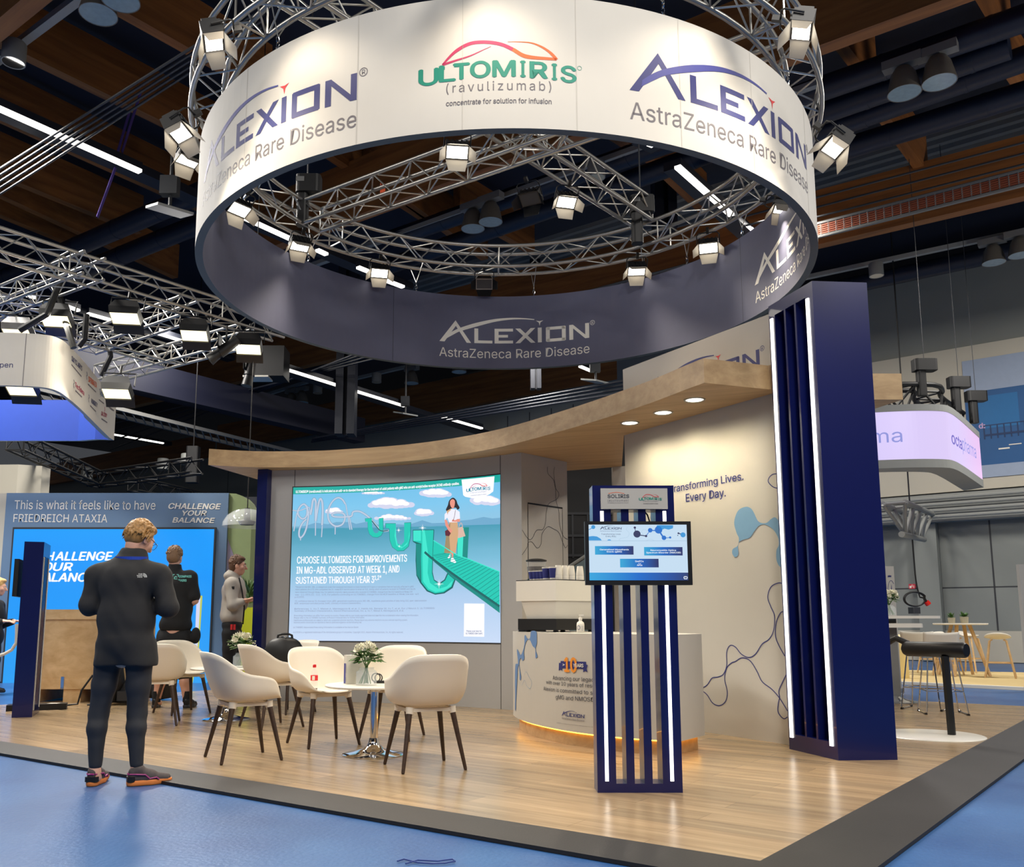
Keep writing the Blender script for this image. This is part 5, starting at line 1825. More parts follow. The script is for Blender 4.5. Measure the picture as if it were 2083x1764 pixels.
# ================================================================== slatted navy information towers
KH = 1.95
def tower(root, strip='led'):
    """local: x across .53, front at y=0, depth .17"""
    w, d = .535, .17
    def b(name, lo, hi, m='navy'):
        mb = MB(); mb.box(lo, hi); return part(name, mb, M[m], root)
    b('base', (-w / 2, 0, 0), (w / 2, d, .055))
    b('top_beam', (-w / 2, 0, KH - .16), (w / 2, d, KH))
    xs = [(-.2675, -.145), (-.085, -.035), (.028, .078), (.14, .2675)]
    xs = [(0, .222), (.345, .44), (.555, .65), (.77, 1.0)]
    for a, c in xs:
        b('slat', (-w / 2 + a * w, 0, .055), (-w / 2 + c * w, d, KH - .16))
    for a in (.112, .878):
        b('led_strip', (-w / 2 + a * w - .011, -.006, .07), (-w / 2 + a * w + .011, 0, KH - .17), strip)
    return root
kio = thing('info_tower', 'navy slatted tower with two lit strips and a touch monitor, standing before the counter', 'display stand', local=True, loc=(.984, 5.819, 0))
tower(kio)
mb = MB(); mb.box((-.215, -.022, KH - .158), (.222, .0, KH - .022)); sg = part('sign_board', mb, M['white_wall'], kio)
ksurf = Surf([(-.24, -.023), (.24, -.023)])
# local surface: pixel lookup goes through world space, so use measured local numbers
mb = MB()
def lsurf(y, x0=-.5, x1=.5):
    s_ = Surf([(x0, y), (x1, y)])
    return s_
s1 = lsurf(-.022)
uo = lambda x: x + .5
s1.text(mb, 'SOLIRIS', (uo(-.17), KH - .085), (uo(-.03), KH - .085), .022, .001, 0, bold=.01)
s1.text(mb, '(eculizumab)', (uo(-.17), KH - .109), (uo(-.035), KH - .109), .014, .001, 3, gap=1.2)
s1.text(mb, 'concentrate for solution for infusion', (uo(-.17), KH - .121), (uo(-.035), KH - .121), .006, .001, 3)
s1.strip(mb, catmull([(uo(-.165), KH - .056), (uo(-.11), KH - .049), (uo(-.06), KH - .057)], 6), .003, .001, 2)
part('medicine_logo', mb, [M['ink_dark'], M['ink_magenta'], M['ink_orange'], M['ink_grey']], sg)
mb = MB()
medicine_logo(s1, mb, uo(.035), KH - .098, uo(.18), 0, 1, 2, 3, off=.001)
part('medicine_logo', mb, [M['ink_teal'], M['ink_red'], M['ink_red'], M['ink_grey']], sg)
MX0, MX1, MZ0, MZ1 = -.349, .343, 1.30, 1.725
MX0, MX1 = (at_y(1191, 1120, 5.75).x - .984), (at_y(1409, 1120, 5.75).x - .984)
MZ0, MZ1 = at_y(1300, 1190, 5.75).z, at_y(1300, 1060, 5.75).z
mb = MB()
mb.rbox((MX0, -.05, MZ0), (MX1, -.0, MZ1), .01, mat=None)
mon = part('monitor', mb, M['black'], kio, True)
s2 = lsurf(-.05)
x0, x1 = MX0 + .025, MX1 - .03
z0, z1 = MZ0 + .03, MZ1 - .022
M['m_bg'] = glow('monitor pale blue', (196, 220, 240), 1.0)
M['m_bar'] = glow_ramp('monitor blue gradient', [(0, (52, 164, 220)), (.5, (20, 106, 200)), (.85, (34, 74, 150)), (1, (44, 60, 110))], 'X', x0, x1)
def grad_btn(a, b_):
    return glow_ramp('monitor button gradient', [(0, (54, 166, 214)), (.5, (18, 100, 190)), (1, (40, 44, 96))], 'X', a, b_)
M['m_nav'] = glow('monitor navy', (48, 52, 92), 1.0)
M['m_mid'] = glow('monitor blue', (36, 110, 200), 1.0)
M['m_light'] = glow('monitor sky blue', (60, 150, 214), 1.0)
M['m_line'] = glow('monitor fine line', (160, 190, 214), 1.0)
M['m_white'] = glow('monitor white', (244, 250, 255), 1.0)
M['m_grey'] = glow('monitor grey text', (120, 134, 160), 1.0)
mb = MB()
fx = lambda cx: x0 + (cx - 140) / (1600 - 140) * (x1 - x0)
fz = lambda cy: z1 - (cy - 705) / (1545 - 705) * (z1 - z0)
R4 = lambda a, c, b_, d, m, o: s2.rect(mb, uo(fx(a)), fz(d), uo(fx(b_)), fz(c), o, m)
R4(140, 705, 1600, 1545, 0, .001)
R4(140, 1430, 1600, 1545, 1, .0015)
R4(228, 1030, 800, 1160, 2, .0015); R4(957, 1045, 1528, 1172, 3, .0015); R4(596, 1222, 1168, 1352, 4, .0015)
R4(150, 948, 1600, 953, 8, .0015)
def bl(cx, cy, r, m, o=.0018):
    s2.poly(mb, [(uo(fx(cx + r * math.cos(a))), fz(cy + r * math.sin(a))) for a in np.linspace(0, 2 * PI, 21)[:-1]], o, m)
def ln(pts, w, m, o=.0016):
    s2.strip(mb, catmull([(uo(fx(a)), fz(b_)) for a, b_ in pts], 5), w, o, m)
bl(208, 742, 30, 7); ln([(190, 755), (165, 770), (140, 780)], .004, 7)
s2.poly(mb, [(uo(fx(a)), fz(b_)) for a, b_ in ((140, 885), (200, 878), (260, 885), (310, 915), (332, 945), (140, 945))], .0018, 7)
s2.poly(mb, [(uo(fx(a)), fz(b_)) for a, b_ in ((410, 945), (430, 930), (455, 930), (475, 945))], .0018, 7)
bl(828, 750, 18, 5); bl(858, 848, 54, 5); bl(992, 878, 18, 5); bl(1056, 790, 34, 6); bl(1180, 785, 56, 6); bl(1258, 905, 34, 6); bl(1350, 900, 17, 6); bl(1542, 860, 38, 7); bl(1475, 836, 14, 5); bl(1464, 868, 7, 5)
s2.poly(mb, [(uo(fx(a)), fz(b_)) for a, b_ in ((1210, 712), (1400, 715), (1395, 760), (1330, 782), (1270, 765), (1220, 790), (1150, 735), (1160, 715))], .0018, 7)
ln([(828, 760), (836, 800), (850, 830)], .004, 5); ln([(880, 865), (930, 868), (992, 878)], .006, 5); ln([(992, 878), (1020, 840), (1050, 800)], .004, 6); ln([(1080, 792), (1120, 795), (1160, 790)], .007, 6); ln([(1200, 820), (1225, 860), (1250, 900)], .010, 6); ln([(1280, 905), (1310, 905), (1345, 900)], .004, 6); ln([(1475, 836), (1505, 846), (1540, 858)], .006, 5)
ln([(720, 740), (700, 780), (740, 830), (720, 890), (660, 905), (600, 920), (590, 948)], .0012, 8); ln([(960, 860), (930, 820), (950, 780), (1000, 790), (1010, 840)], .0012, 8); ln([(1000, 945), (1060, 925), (1110, 948)], .0012, 8)
for s_, a, b_, y, c in (('Generalized Myasthenia', 300, 728, 1094, 22), ('Gravis (gMG)', 400, 626, 1126, 22), ('Neuromyelitis Optica', 1052, 1430, 1104, 22), ('Spectrum Disorder (NMOSD)', 988, 1500, 1140, 22), ('SmPCs', 820, 944, 1272, 24), ('and', 864, 904, 1295, 10), ('APIs', 845, 924, 1330, 24)):
    s2.text(mb, s_, (uo(fx(a)), fz(y)), (uo(fx(b_)), fz(y)), c * (x1 - x0) / 1460, .002, 9, bold=.015)
for s_, a, b_, y in (('Transforming Lives.', 326, 620, 860), ('Every Day.', 393, 550, 893)):
    s2.text(mb, s_, (uo(fx(a)), fz(y)), (uo(fx(b_)), fz(y)), .0095, .002, 5)
ln([(1545, 1485), (1535, 1505), (1545, 1525), (1560, 1520), (1575, 1525), (1585, 1505), (1575, 1485)], .004, 9, .002); bl(1560, 1492, 9, 9, .002)
wordmark(s2, mb, uo(fx(308)), fz(778), uo(fx(628)), 5, 5, 5, 10, off=.002)
dsp = part('display', mb, [M['m_bg'], M['m_bar'], grad_btn(fx(228), fx(800)), grad_btn(fx(957), fx(1528)), grad_btn(fx(596), fx(1168)), M['m_nav'], M['m_mid'], M['m_light'], M['m_line'], M['m_white'], M['m_grey']], mon)
mb = MB(); mb.path([(.06, .02, 1.8), (.10, .05, 1.76), (.115, .04, 1.70)], .005, 5); part('cable', mb, M['black'], kio)

kl0 = at_z(27, 1459); kl1 = at_z(65, 1459)
kio2 = thing('info_tower', 'navy slatted tower seen from its narrow side, next to the plywood crate', 'display stand', local=True, loc=(kl1.x - .0, kl1.y + .27, 0))
tower(kio2, 'ink_white')
kyaw = math.radians(108.6)
kio2.rotation_euler = (0, 0, kyaw)
kio2.scale = (1.0, 1.2, 1)
kio2.location = (kl1.x + .2675 * math.cos(kyaw), kl1.y + .2675 * math.sin(kyaw), 0)
mb = MB(); mb.rbox((-.30, .20, 1.33), (.33, .24, 1.75), .01); part('monitor', mb, M['black'], kio2)
# ================================================================== lounge chairs
M['shell'] = mat('cream white shell', (232, 222, 204), 0.5, var=0.01)
def shell_mesh():
    nu, nv = 56, 18
    vs = []
    def hgt(d):                       # d: angle away from the back, degrees 0..180
        pts = [(0, .365), (28, .36), (48, .325), (66, .245), (84, .19), (104, .175), (122, .15), (136, .08), (148, .01), (180, -.012)]
        return float(np.interp(d, [p[0] for p in pts], [p[1] for p in pts]))
    hs = [hgt(min(abs(360 * i / nu - 180), 180)) for i in range(nu)]
    hs = [(hs[i - 2] + 2 * hs[i - 1] + 3 * hs[i] + 2 * hs[(i + 1) % nu] + hs[(i + 2) % nu]) / 9 for i in range(nu)]
    def pt(i, t, inner):
        a = math.radians(360 * i / nu)            # 0 = front (-y), 180 = back (+y)
        ex = 2 / 2.7
        sx, cx_ = math.sin(a), -math.cos(a)
        X = .285 * math.copysign(abs(sx) ** ex, sx)
        Y = .255 * math.copysign(abs(cx_) ** ex, cx_)
        h = hs[i]
        back = max(0, cx_) if True else 0
        if t < .5:
            k = t / .5
            r = k * .80
            return Vector((X * r, Y * r - .0, -.022 * (1 - k * k)))
        k = (t - .5) / .5
        q = math.sin(k * PI / 2)
        r = .80 + .20 * math.sin(min(1, k * 1.6) * PI / 2)
        z = max(h, 0) * (1 - math.cos(k * PI / 2)) ** .75 if h > 0 else h * k
        lean = .10 * max(0, z / .36) ** 1.3 * back
        flare = 1 + .05 * z / .2
        return Vector((X * r * flare, Y * r + lean, z))
    mb = MB()
    th = .011
    P_ = [[pt(i, j / nv, True) for i in range(nu)] for j in range(nv + 1)]
    vs = []
    for j in range(nv + 1):
        for i in range(nu):
            vs.append(P_[j][i])
    fs = []
    for j in range(nv):
        for i in range(nu):
            k = (i + 1) % nu
            fs.append((j * nu + i, j * nu + k, (j + 1) * nu + k, (j + 1) * nu + i))
    mb.add(vs, fs)
    return mb


def lounge_chair():
    r = thing('armchair', 'x', 'chair', local=True)
    o = part('seat_shell', shell_mesh(), M['shell'], r, True, 80)
    o.location = (0, 0, .462)
    so = o.modifiers.new('thickness', 'SOLIDIFY')
    so.thickness = .012
    so.offset = -1
    mb = MB()
    for sx in (-1, 1):
        for sy in (-1, 1):
            mb.tube((.165 * sx, .145 * sy, .40), (.158 * sx, .138 * sy, .445), .027, .034, n=14)
        mb.box((sx * .165 - .018, -.145, .415), (sx * .165 + .018, .145, .440))
    for sy in (-1, 1):
        mb.box((-.165, sy * .145 - .018, .415), (.165, sy * .145 + .018, .440))
    part('leg_frame', mb, M['shell'], r, True)
    for sx in (-1, 1):
        for sy in (-1, 1):
            mb = MB()
            mb.tube((.236 * sx, .232 * sy, 0), (.236 * sx, .232 * sy, .006), .010, .010, n=14)
            mb.tube((.2355 * sx, .2315 * sy, .006), (.164 * sx, .144 * sy, .415), .0125, .0215, n=14)
            part('leg', mb, M['walnut'], r, True)
    return r


ch0 = lounge_chair()
def yaw(deg):
    return math.radians(deg)
chairs = [((-1.879, 7.204), 31.3 + 90, 'white shell armchair turned away, between the nearest man and the front table'),
          ((-0.435, 6.798), -157.8, 'white shell armchair with its back to the camera, beside the front table and flowers'),
          ((-1.40, 8.03), 34.4, 'white shell armchair facing forward with a red-capped bottle on its seat'),
          ((-0.841, 8.449), -13 , 'white shell armchair behind the flower vase on the front table'),
          ((-2.15, 9.30), 131, 'white shell armchair with its back turned, at the rear table before the dark bag'),
          ((-3.42, 9.52), -165, 'white shell armchair whose back is next to the nearest man\'s hip'),
          ((-3.50, 10.62), 45, 'white shell armchair facing forward in front of the man in the black T-shirt'),
          ((-2.30, 10.70), -35, 'white shell armchair holding the black bag, below the screen corner')]
for i, (p, a, lab) in enumerate(chairs):
    if i == 0:
        ch0['label'] = lab; ch0['group'] = 'white shell armchairs'; ch0.location = (p[0], p[1], 0); ch0.rotation_euler = (0, 0, yaw(a))
    else:
        copy_tree(ch0, lab, 'white shell armchairs', (p[0], p[1], 0), yaw(a))


def pedestal_table(h=.555):
    r = thing('pedestal_table', 'x', 'table', local=True)
    mb = MB(); mb.lathe([(.001, h - .02), (.385, h - .02), (.40, h - .014), (.40, h - .004), (.396, h), (.001, h)], 48); part('tabletop', mb, M['white'], r, True)
    mb = MB(); mb.lathe([(.25, 0), (.252, .006), (.235, .012), (.16, .026), (.08, .05), (.045, .085), (.036, .13)], 40); part('base', mb, M['chrome'], r, True)
    mb = MB(); mb.tube((0, 0, .12), (0, 0, h - .03), .032, n=24); mb.lathe([(.034, h - .06), (.09, h - .03), (.09, h - .02)], 20); part('post', mb, M['chrome'], r, True)
    return r
tb = pedestal_table()
tb['label'] = 'round white table on a chrome trumpet foot with flowers and brochures, nearest table'; tb['group'] = 'round white tables'
T1 = Vector((-.885, 7.42, 0)); T2 = Vector((-2.79, 9.938, 0))
tb.location = T1
copy_tree(tb, 'round white table farther back, between the armchairs near the man in black', 'round white tables', T2)

# ------------------------------------------------------------------ flowers in glass vases
def bouquet(p, label, s=1.0, seed=1, nblooms=14):
    rnd = random.Random(seed)
    v = thing('flower_vase', label, 'flowers', p, 0, 'white bouquets in glass vases')
    h = .115 * s; r = .075 * s
    mb = MB(); mb.lathe([(.001, .004), (r, .004), (r, h * .82), (r * .72, h * .95), (r * .72, h * 1.08), (r * .69, h * 1.08), (r * .69, h * .96), (r * .96, h * .81), (r * .96, .012), (.001, .012)], 28, c=p)
    part('vase', mb, M['glass'], v, True)
    mb = MB()
    for i in range(14):
        a = rnd.uniform(0, 2 * PI); q = rnd.uniform(.2, .8) * r
        b_ = Vector((p.x + q * math.cos(a), p.y + q * math.sin(a), p.z + .014))
        m_ = Vector((p.x + rnd.uniform(-.01, .01), p.y + rnd.uniform(-.01, .01), p.z + h * 1.12))
        mb.path([b_, m_, m_ + Vector((-math.cos(a) * .05 * s, -math.sin(a) * .05 * s, .07 * s))], .003 * s, 5)
    part('stem', mb, M['leaf'], v)
    c = Vector((p.x, p.y, p.z + h * 1.12))
    mb = MB()
    for i in range(95):
        a = rnd.uniform(0, 2 * PI); el = rnd.uniform(-.1, .9)
        d = Vector((math.cos(a) * math.cos(el), math.sin(a) * math.cos(el), math.sin(el)))
        q = c + Vector((0, 0, .045 * s)) + d * rnd.uniform(.03, .09) * s
        L_ = rnd.uniform(.04, .075) * s
        w = Vector((-d.y, d.x, rnd.uniform(-.3, .3))).normalized() * L_ * .36
        t = q + d * L_ + Vector((0, 0, -.012 * s))
        mdl = q.lerp(t, .5) + Vector((0, 0, .008))
        mb.add([q, mdl - w, t, mdl + w], [(0, 1, 2, 3)])
    part('leaf', mb, M['leaf'], v)
    for i in range(nblooms):
        big = i < 3
        a = rnd.uniform(0, 2 * PI); el = rnd.uniform(.35, 1.35)
        if big:
            a = (3.9, 5.4, 1.2)[i]; el = .9
        d = Vector((math.cos(a) * math.cos(el), math.sin(a) * math.cos(el), math.sin(el)))
        q = c + Vector((0, 0, .045 * s)) + d * rnd.uniform(.085, .115) * s
        mb = MB()
        R_ = (.036 if big else .024) * s
        for ring_ in range(3 if big else 2):
            n = 6 + ring_ * 2 if big else 6
            for k in range(n):
                t = 2 * PI * k / n + ring_ * .5
                e1_ = d.orthogonal().normalized(); e2_ = d.cross(e1_)
                out = e1_ * math.cos(t) + e2_ * math.sin(t)
                sp_ = (.35 + .33 * ring_) * R_
                b_ = q + out * sp_ * .4
                tp = q + out * sp_ * 1.25 + d * R_ * (1.1 - .35 * ring_)
                if not big:
                    tp = q + out * R_ * (1.1 - .3 * ring_) + d * R_ * (.9 + .5 * ring_)
                w = d.cross(out) * R_ * (.5 if big else .26)
                md = b_.lerp(tp, .6) + out * R_ * .12
                mb.add([b_, md - w, tp - w * .5, tp + d * R_ * .06, tp + w * .5, md + w], [(0, 1, 2, 3, 4, 5)])
        part('bloom', mb, M['petal'], v)
    mb = MB()
    for i in range(40):
        a = rnd.uniform(0, 2 * PI); el = rnd.uniform(.1, 1.3)
        d = Vector((math.cos(a) * math.cos(el), math.sin(a) * math.cos(el), math.sin(el)))
        q = c + Vector((0, 0, .045 * s)) + d * rnd.uniform(.09, .13) * s
        mb.ball(q, .0055 * s, 4)
    part('baby_breath', mb, M['petal'], v)['kind'] = 'stuff'
    return v
TT = .5555
fv = at_y(745, 1392, T1.y - .12)
bouquet(Vector((fv.x, T1.y - .12, TT)), 'bouquet of white roses and lilies in a glass vase on the front table', 1.12, 3)
fv2 = at_y(483, 1360, T2.y)
bouquet(Vector((fv2.x + .03, T2.y + .05, TT)), 'bouquet of cream roses and small white flowers on the rear table', 1.25, 8)
# brochure box, small black device, bottle, bag
bx = at_y(711, 1390, T1.y + .02)
bt = thing('brochure_box', 'upright white brochure box with a blue spine on the front table', 'box', (bx.x, T1.y + .02, TT))
mb = MB()
R3 = Matrix.Translation((bx.x + .02, T1.y + .02, TT)) @ Matrix.Rotation(.5, 4, 'Z')
mb.box((-.06, -.03, 0), (.10, .035, .232), mat=R3)
part('carton', mb, M['white'], bt)
mb = MB()
mb.box((-.0605, -.012, .005), (-.059, .03, .165), mat=R3)
mb.box((-.061, -.03, .004), (-.060, -.012, .165), 1, mat=R3)
for k in range(8):
    mb.box((-.0612, -.027, .09 + .008 * k), (-.0605, -.016, .094 + .008 * k), 2, mat=R3)
mb.box((-.0612, -.025, .02), (-.0605, -.018, .055), 2, mat=R3)
part('printed_side', mb, [M['ink_blue'], M['white_wall'], M['ink_grey']], bt)
hp = at_y(772, 1390, T1.y + .1)
mb = MB()
c = Vector((hp.x, T1.y + .1, TT))
mb.rbox((c.x - .045, c.y - .03, c.z), (c.x + .06, c.y + .03, c.z + .02), .01)
mb.path([c + Vector((-.03 + .035 * math.cos(a), .0, .045 + .035 * math.sin(a))) for a in np.linspace(0, 2 * PI, 15)[:-1]], .005, 6, closed=True)
mb.path([c + Vector((-.01 + .03 * math.cos(a), .012, .042 + .032 * math.sin(a))) for a in np.linspace(0, 2 * PI, 15)[:-1]], .005, 6, closed=True)
single('coiled_cable', mb, M['black'], 'small black device with a coiled cable on the front table behind the armchair', 'cable')
bo = at_y(640, 1398, 8.03)
bz = .462
bt = thing('soda_bottle', 'clear bottle with a red cap and red label on an armchair seat', 'bottle', (bo.x, 8.0, bz))
c = (bo.x, 8.0, bz - .005)
mb = MB(); mb.lathe([(.001, .002), (.028, .002), (.031, .012), (.031, .06), (.029, .075), (.031, .09), (.031, .135), (.022, .165), (.0135, .19), (.0125, .205)], 24, c=c); part('bottle_body', mb, M['glass'], bt, True)
mb = MB(); mb.lathe([(.0315, .088), (.0322, .09), (.0322, .132), (.0315, .134)], 24, c=c); part('label_band', mb, mat('red label', (214, 30, 40), .5), bt, True)
mb = MB()
pl_ = Surf([(bo.x - .016, 8.0 - .0295), (bo.x + .016, 8.0 - .0295)])
pl_.rect(mb, .004, bz + .088, .028, bz + .124, .004)
part('nutrition_panel', mb, M['white'], bt)
mb = MB(); mb.lathe([(.0155, .2), (.0155, .222), (.012, .226), (.001, .227)], 18, c=c); part('cap', mb, mat('red cap', (206, 22, 34), .4), bt, True)
mb = MB(); mb.lathe([(.001, .004), (.027, .004), (.0295, .013), (.0295, .022), (.001, .022)], 20, c=c); part('drink', mb, mat('dark cola', (36, 14, 10), .2), bt, True)
bg = Vector((-2.33, 10.62, .47))
bag = thing('black_bag', 'black soft bag with a carry handle on an armchair under the screen', 'bag', bg)
mb = MB()
def bagpt(u, v):
    a = 2 * PI * u
    w = [(.0, 0), (.24, .0), (.25, .12), (.24, .24), (.17, .36), (.08, .395), (.0, .40)]
    r = float(np.interp(v, np.linspace(0, 1, 7), [q[0] for q in w])); z = float(np.interp(v, np.linspace(0, 1, 7), [q[1] for q in w]))
    return Vector((bg.x + 1.0 * r * math.cos(a) * (1 + .05 * math.sin(5 * a + 6 * v)), bg.y + .45 * r * math.sin(a), bg.z + z))
mb.grid(bagpt, 32, 14)
part('bag_body', mb, M['black'], bag, True)
mb = MB(); mb.path([bg + Vector((-.09, 0, .36)), bg + Vector((-.08, 0, .42)), bg + Vector((-.03, 0, .435)), bg + Vector((.04, 0, .435)), bg + Vector((.08, 0, .42)), bg + Vector((.09, 0, .36))], .014, 8); part('handle', mb, M['black'], bag, True)
mb = MB(); mb.ball(bg + Vector((.02, -.05, .40)), .012, 6); mb.box((bg.x - .03, bg.y - .065, bg.z + .396), (bg.x + .0, bg.y - .055, bg.z + .408)); part('buckle', mb, M['chrome'], bag)

# ================================================================== plywood crate, bags and strips on the floor
c0 = at_z(48, 1431); 
cr_ = thing('plywood_crate', 'large plywood shipping crate on skids beside the narrow navy tower', 'crate', (-5.2, 12.2, 0))
CRX0, CRX1, CRY0, CRY1 = -6.08, -4.72, 11.95, 13.0
zb, zt_ = .17, at_y(100, 1240, 11.95).z
mb = MB(); mb.box((CRX0, CRY0, zb), (CRX1, CRY1, zt_)); part('panel_box', mb, M['ply'], cr_)
for (lo, hi) in (((CRX0 - .004, CRY0 - .02, zb), (CRX0 + .11, CRY0, zt_)), ((CRX1 - .11, CRY0 - .02, zb), (CRX1 + .004, CRY0, zt_)), ((CRX0 + .11, CRY0 - .02, zt_ - .13), (CRX1 - .11, CRY0, zt_)), ((CRX0 + .11, CRY0 - .02, zb), (CRX1 - .11, CRY0, zb + .13)), ((CRX0 - .02, CRY0, zb), (CRX0, CRY0 + .1, zt_)), ((CRX0 - .02, CRY0 + .1, zt_ - .12), (CRX0, CRY1, zt_)), ((CRX0 - .02, CRY0 + .1, zb), (CRX0, CRY1, zb + .12))):
    mb = MB(); mb.box(lo, hi); part('batten', mb, M['ply'], cr_)
for x in (CRX0 + .02, -5.5, CRX1 - .25):
    mb = MB(); mb.box((x, CRY0, 0), (x + .23, CRY1, zb)); part('skid', mb, M['ply'], cr_)
for z in (zb + .42, zt_ - .3):
    mb = MB(); mb.box((CRX0 - .022, CRY0 - .024, z - .022), (CRX0 + .13, CRY0 - .018, z + .022)); part('latch', mb, M['chrome'], cr_)
xx = at_y(128, 1395, CRY0).x
mb = MB(); mb.box((xx - .02, CRY0 - .026, zb), (xx + .02, CRY0 - .018, zb + .16)); part('latch', mb, M['chrome'], cr_)
lx = at_y(12, 1415, 11.2)
mb = MB(); mb.path([at_y(-20, 1340, 11.4), at_y(10, 1330, 11.4), at_y(24, 1322, 11.4), at_y(33, 1308, 11.4), at_y(34, 1290, 11.4), at_y(34, 1270, 11.4)], .02, 8)
mb.tube(at_y(-20, 1340, 11.4), (at_y(-20, 1340, 11.4).x, 11.4, 0), .02)
single('handrail', mb, M['white_gloss'], 'white bent tube handle beside the crate at the picture edge', 'rail')
a, b = at_z(14, 1446), at_z(136, 1442)
st = thing('floor_box', 'long flat black box with a white sticker lying by the narrow tower', 'box', (a + b) / 2)
mb = MB(); bar_box(a, b, .2, .07, mb); part('case', mb, M['black'], st)
p = a.lerp(b, .78)
mb = MB(); mb.box((p.x - .06, p.y - .06, .0705), (p.x + .06, p.y + .04, .0715)); part('sticker', mb, M['white'], st)
def soft_bag(px, py, w, h, label, name='backpack', straps=True):
    p = at_z(px, py)
    t = thing(name, label, 'bag', p, 0, 'dark backpacks on the floor by the crate')
    mb = MB()
    def f(u, v):
        a = 2 * PI * u
        r = math.sin(min(1, .12 + v) * PI * .62) * (1 - v ** 3 * .5) if v < .999 else .0
        r = [(0, .0), (.03, .9), (.4, 1.0), (.75, .8), (.92, .45), (1, 0)]
        rr = float(np.interp(v, [q[0] for q in r], [q[1] for q in r]))
        return p + Vector((w / 2 * rr * math.cos(a) * (1 + .07 * math.sin(3 * a + 5 * v)) + .08 * v, w * .35 * rr * math.sin(a), h * v))
    mb.grid(f, 24, 16)
    part('bag_body', mb, M['black'], t, True)
    if straps:
        mb = MB(); mb.path([p + Vector((-w * .3, -.1, h * .6)), p + Vector((-w * .55, -.16, h * .3)), p + Vector((-w * .62, -.18, .02)), p + Vector((-w * .95, -.25, .01))], .013, 6)
        part('strap', mb, M['black'], t)
        mb = MB(); mb.rbox((p.x - w * .22, p.y - w * .38, p.z + h * .15), (p.x + w * .22, p.y - w * .30, p.z + h * .5), .03); part('front_pocket', mb, M['dark_grey'], t)
    return t
soft_bag(212, 1433, .42, .62, 'black backpack with a trailing strap between the crate and the nearest man')
soft_bag(262, 1432, .45, .34, 'black bag seen between the nearest man\'s legs')
soft_bag(325, 1424, .35, .5, 'black bag behind the armchair legs near the man in shorts')
# blue cable lying on the floor in front
mb = MB()
mb.path([at_z(*q, -.012) for q in ((808, 1752), (822, 1748), (850, 1755), (880, 1757), (905, 1756), (926, 1752), (920, 1748), (890, 1752), (850, 1750), (825, 1757))], .0035, 6)
single('floor_cable', mb, mat('blue cord', (40, 62, 130), .6), 'thin blue cord lying on the blue floor at the bottom edge', 'cord')
# ================================================================== the neighbouring stand's hanging fascia and truss grid
FZ0, FZ1 = 4.12, 4.84
near = [at_z(*p, FZ0) for p in ((-60, 784), (0, 784), (40, 785), (75, 787), (100, 790), (120, 797), (136, 808), (165, 833), (200, 868), (222, 890))]
far_y = at_z(120, 898, FZ0).y
pl = [(p.x, p.y) for p in near]
pl = [(-14, pl[1][1])] + pl
c_ = catmull(pl[1:], 4)
end = c_[-1]
out_ = [pl[0]] + [tuple(q) for q in c_] + [(end[0] - .02, end[1] + .25), (end[0] - .25, far_y - .12), (end[0] - .6, far_y), (-14, far_y)]
fas = thing('hanging_fascia', 'white hanging fascia with rounded corner and blue inside over the neighbouring stand', 'hanging banner', (-6.5, 13, FZ0))
fo = Surf(out_)
mb = MB()
def ribbon(mb, pts, z0, z1, m=0, flip=False):
    for a, b in zip(pts[:-1], pts[1:]):
        v = [(a[0], a[1], z0), (b[0], b[1], z0), (b[0], b[1], z1), (a[0], a[1], z1)]
        mb.add(v, [(0, 1, 2, 3)] if not flip else [(3, 2, 1, 0)], m)
ribbon(mb, out_, FZ0, FZ1)
part('outer_fabric', mb, M['white_fabric'], fas, True)
cx_, cy_ = -9.0, (pl[1][1] + far_y) / 2
ins = [(p[0] - .06 if p[0] > -13 else p[0], p[1] + (.06 if p[1] < cy_ else -.06)) for p in out_]
mb = MB()
ribbon(mb, ins, FZ0, FZ1, 0, True)
part('inner_fabric', mb, mat('royal blue fabric', (30, 66, 160), .7), fas, True)
mb = MB()
for a, b, c, d in zip(out_[:-1], out_[1:], ins[1:], ins[:-1]):
    mb.add([(a[0], a[1], FZ0), (b[0], b[1], FZ0), (c[0], c[1], FZ0), (d[0], d[1], FZ0)], [(3, 2, 1, 0)])
part('rim', mb, M['pipe'], fas)
mb = MB()
for px in (50,):
    u = fo.px(px, 730)[0]
    fo.rect(mb, u - .004, FZ0, u + .004, FZ1, .002, 3)
def ft(s_, a, b, t, m, **k):
    fo.ptext(mb, s_, a, b, t, .003, m, **k)
cf = lambda x, y: (x / 4.9, 560 + y / 4.9)
fo.ptext(mb, 'Scan to open', (-70, 748), (26, 748), (3, 737), .003, 0)
for s_, a, b, t, m in (('SKYCLARYS', (710, 850), (815, 955), (712, 800), 0), ('SPINRAZA', (878, 1060), (962, 1125), (880, 1005), 1), ('Tecfidera', (745, 1110), (835, 1200), (750, 1065), 2), ('VUMERITY', (905, 1270), (968, 1320), (907, 1225), 0), ('Tysabri', (990, 1190), (1042, 1225), (992, 1130), 4), ('LEQEMBI', (1085, 1260), (1138, 1300), (1087, 1220), 2), ('QALSODY', (1006, 1395), (1064, 1420), (1008, 1355), 2)):
    ft(s_, cf(*a), cf(*b), cf(*t), m, bold=.015)
for a, b in (((710, 890), (810, 1010)), ((875, 1085), (955, 1165)), ((750, 1150), (815, 1215)), ((898, 1300), (955, 1360)), ((1010, 1430), (1068, 1470)), ((985, 1240), (1035, 1280)), ((1082, 1310), (1135, 1350))):
    uvp = [tuple(fo.px(*cf(*a))), tuple(fo.px(*cf(*b)))]
    fo.strip(mb, uvp, .022, .003, 3)
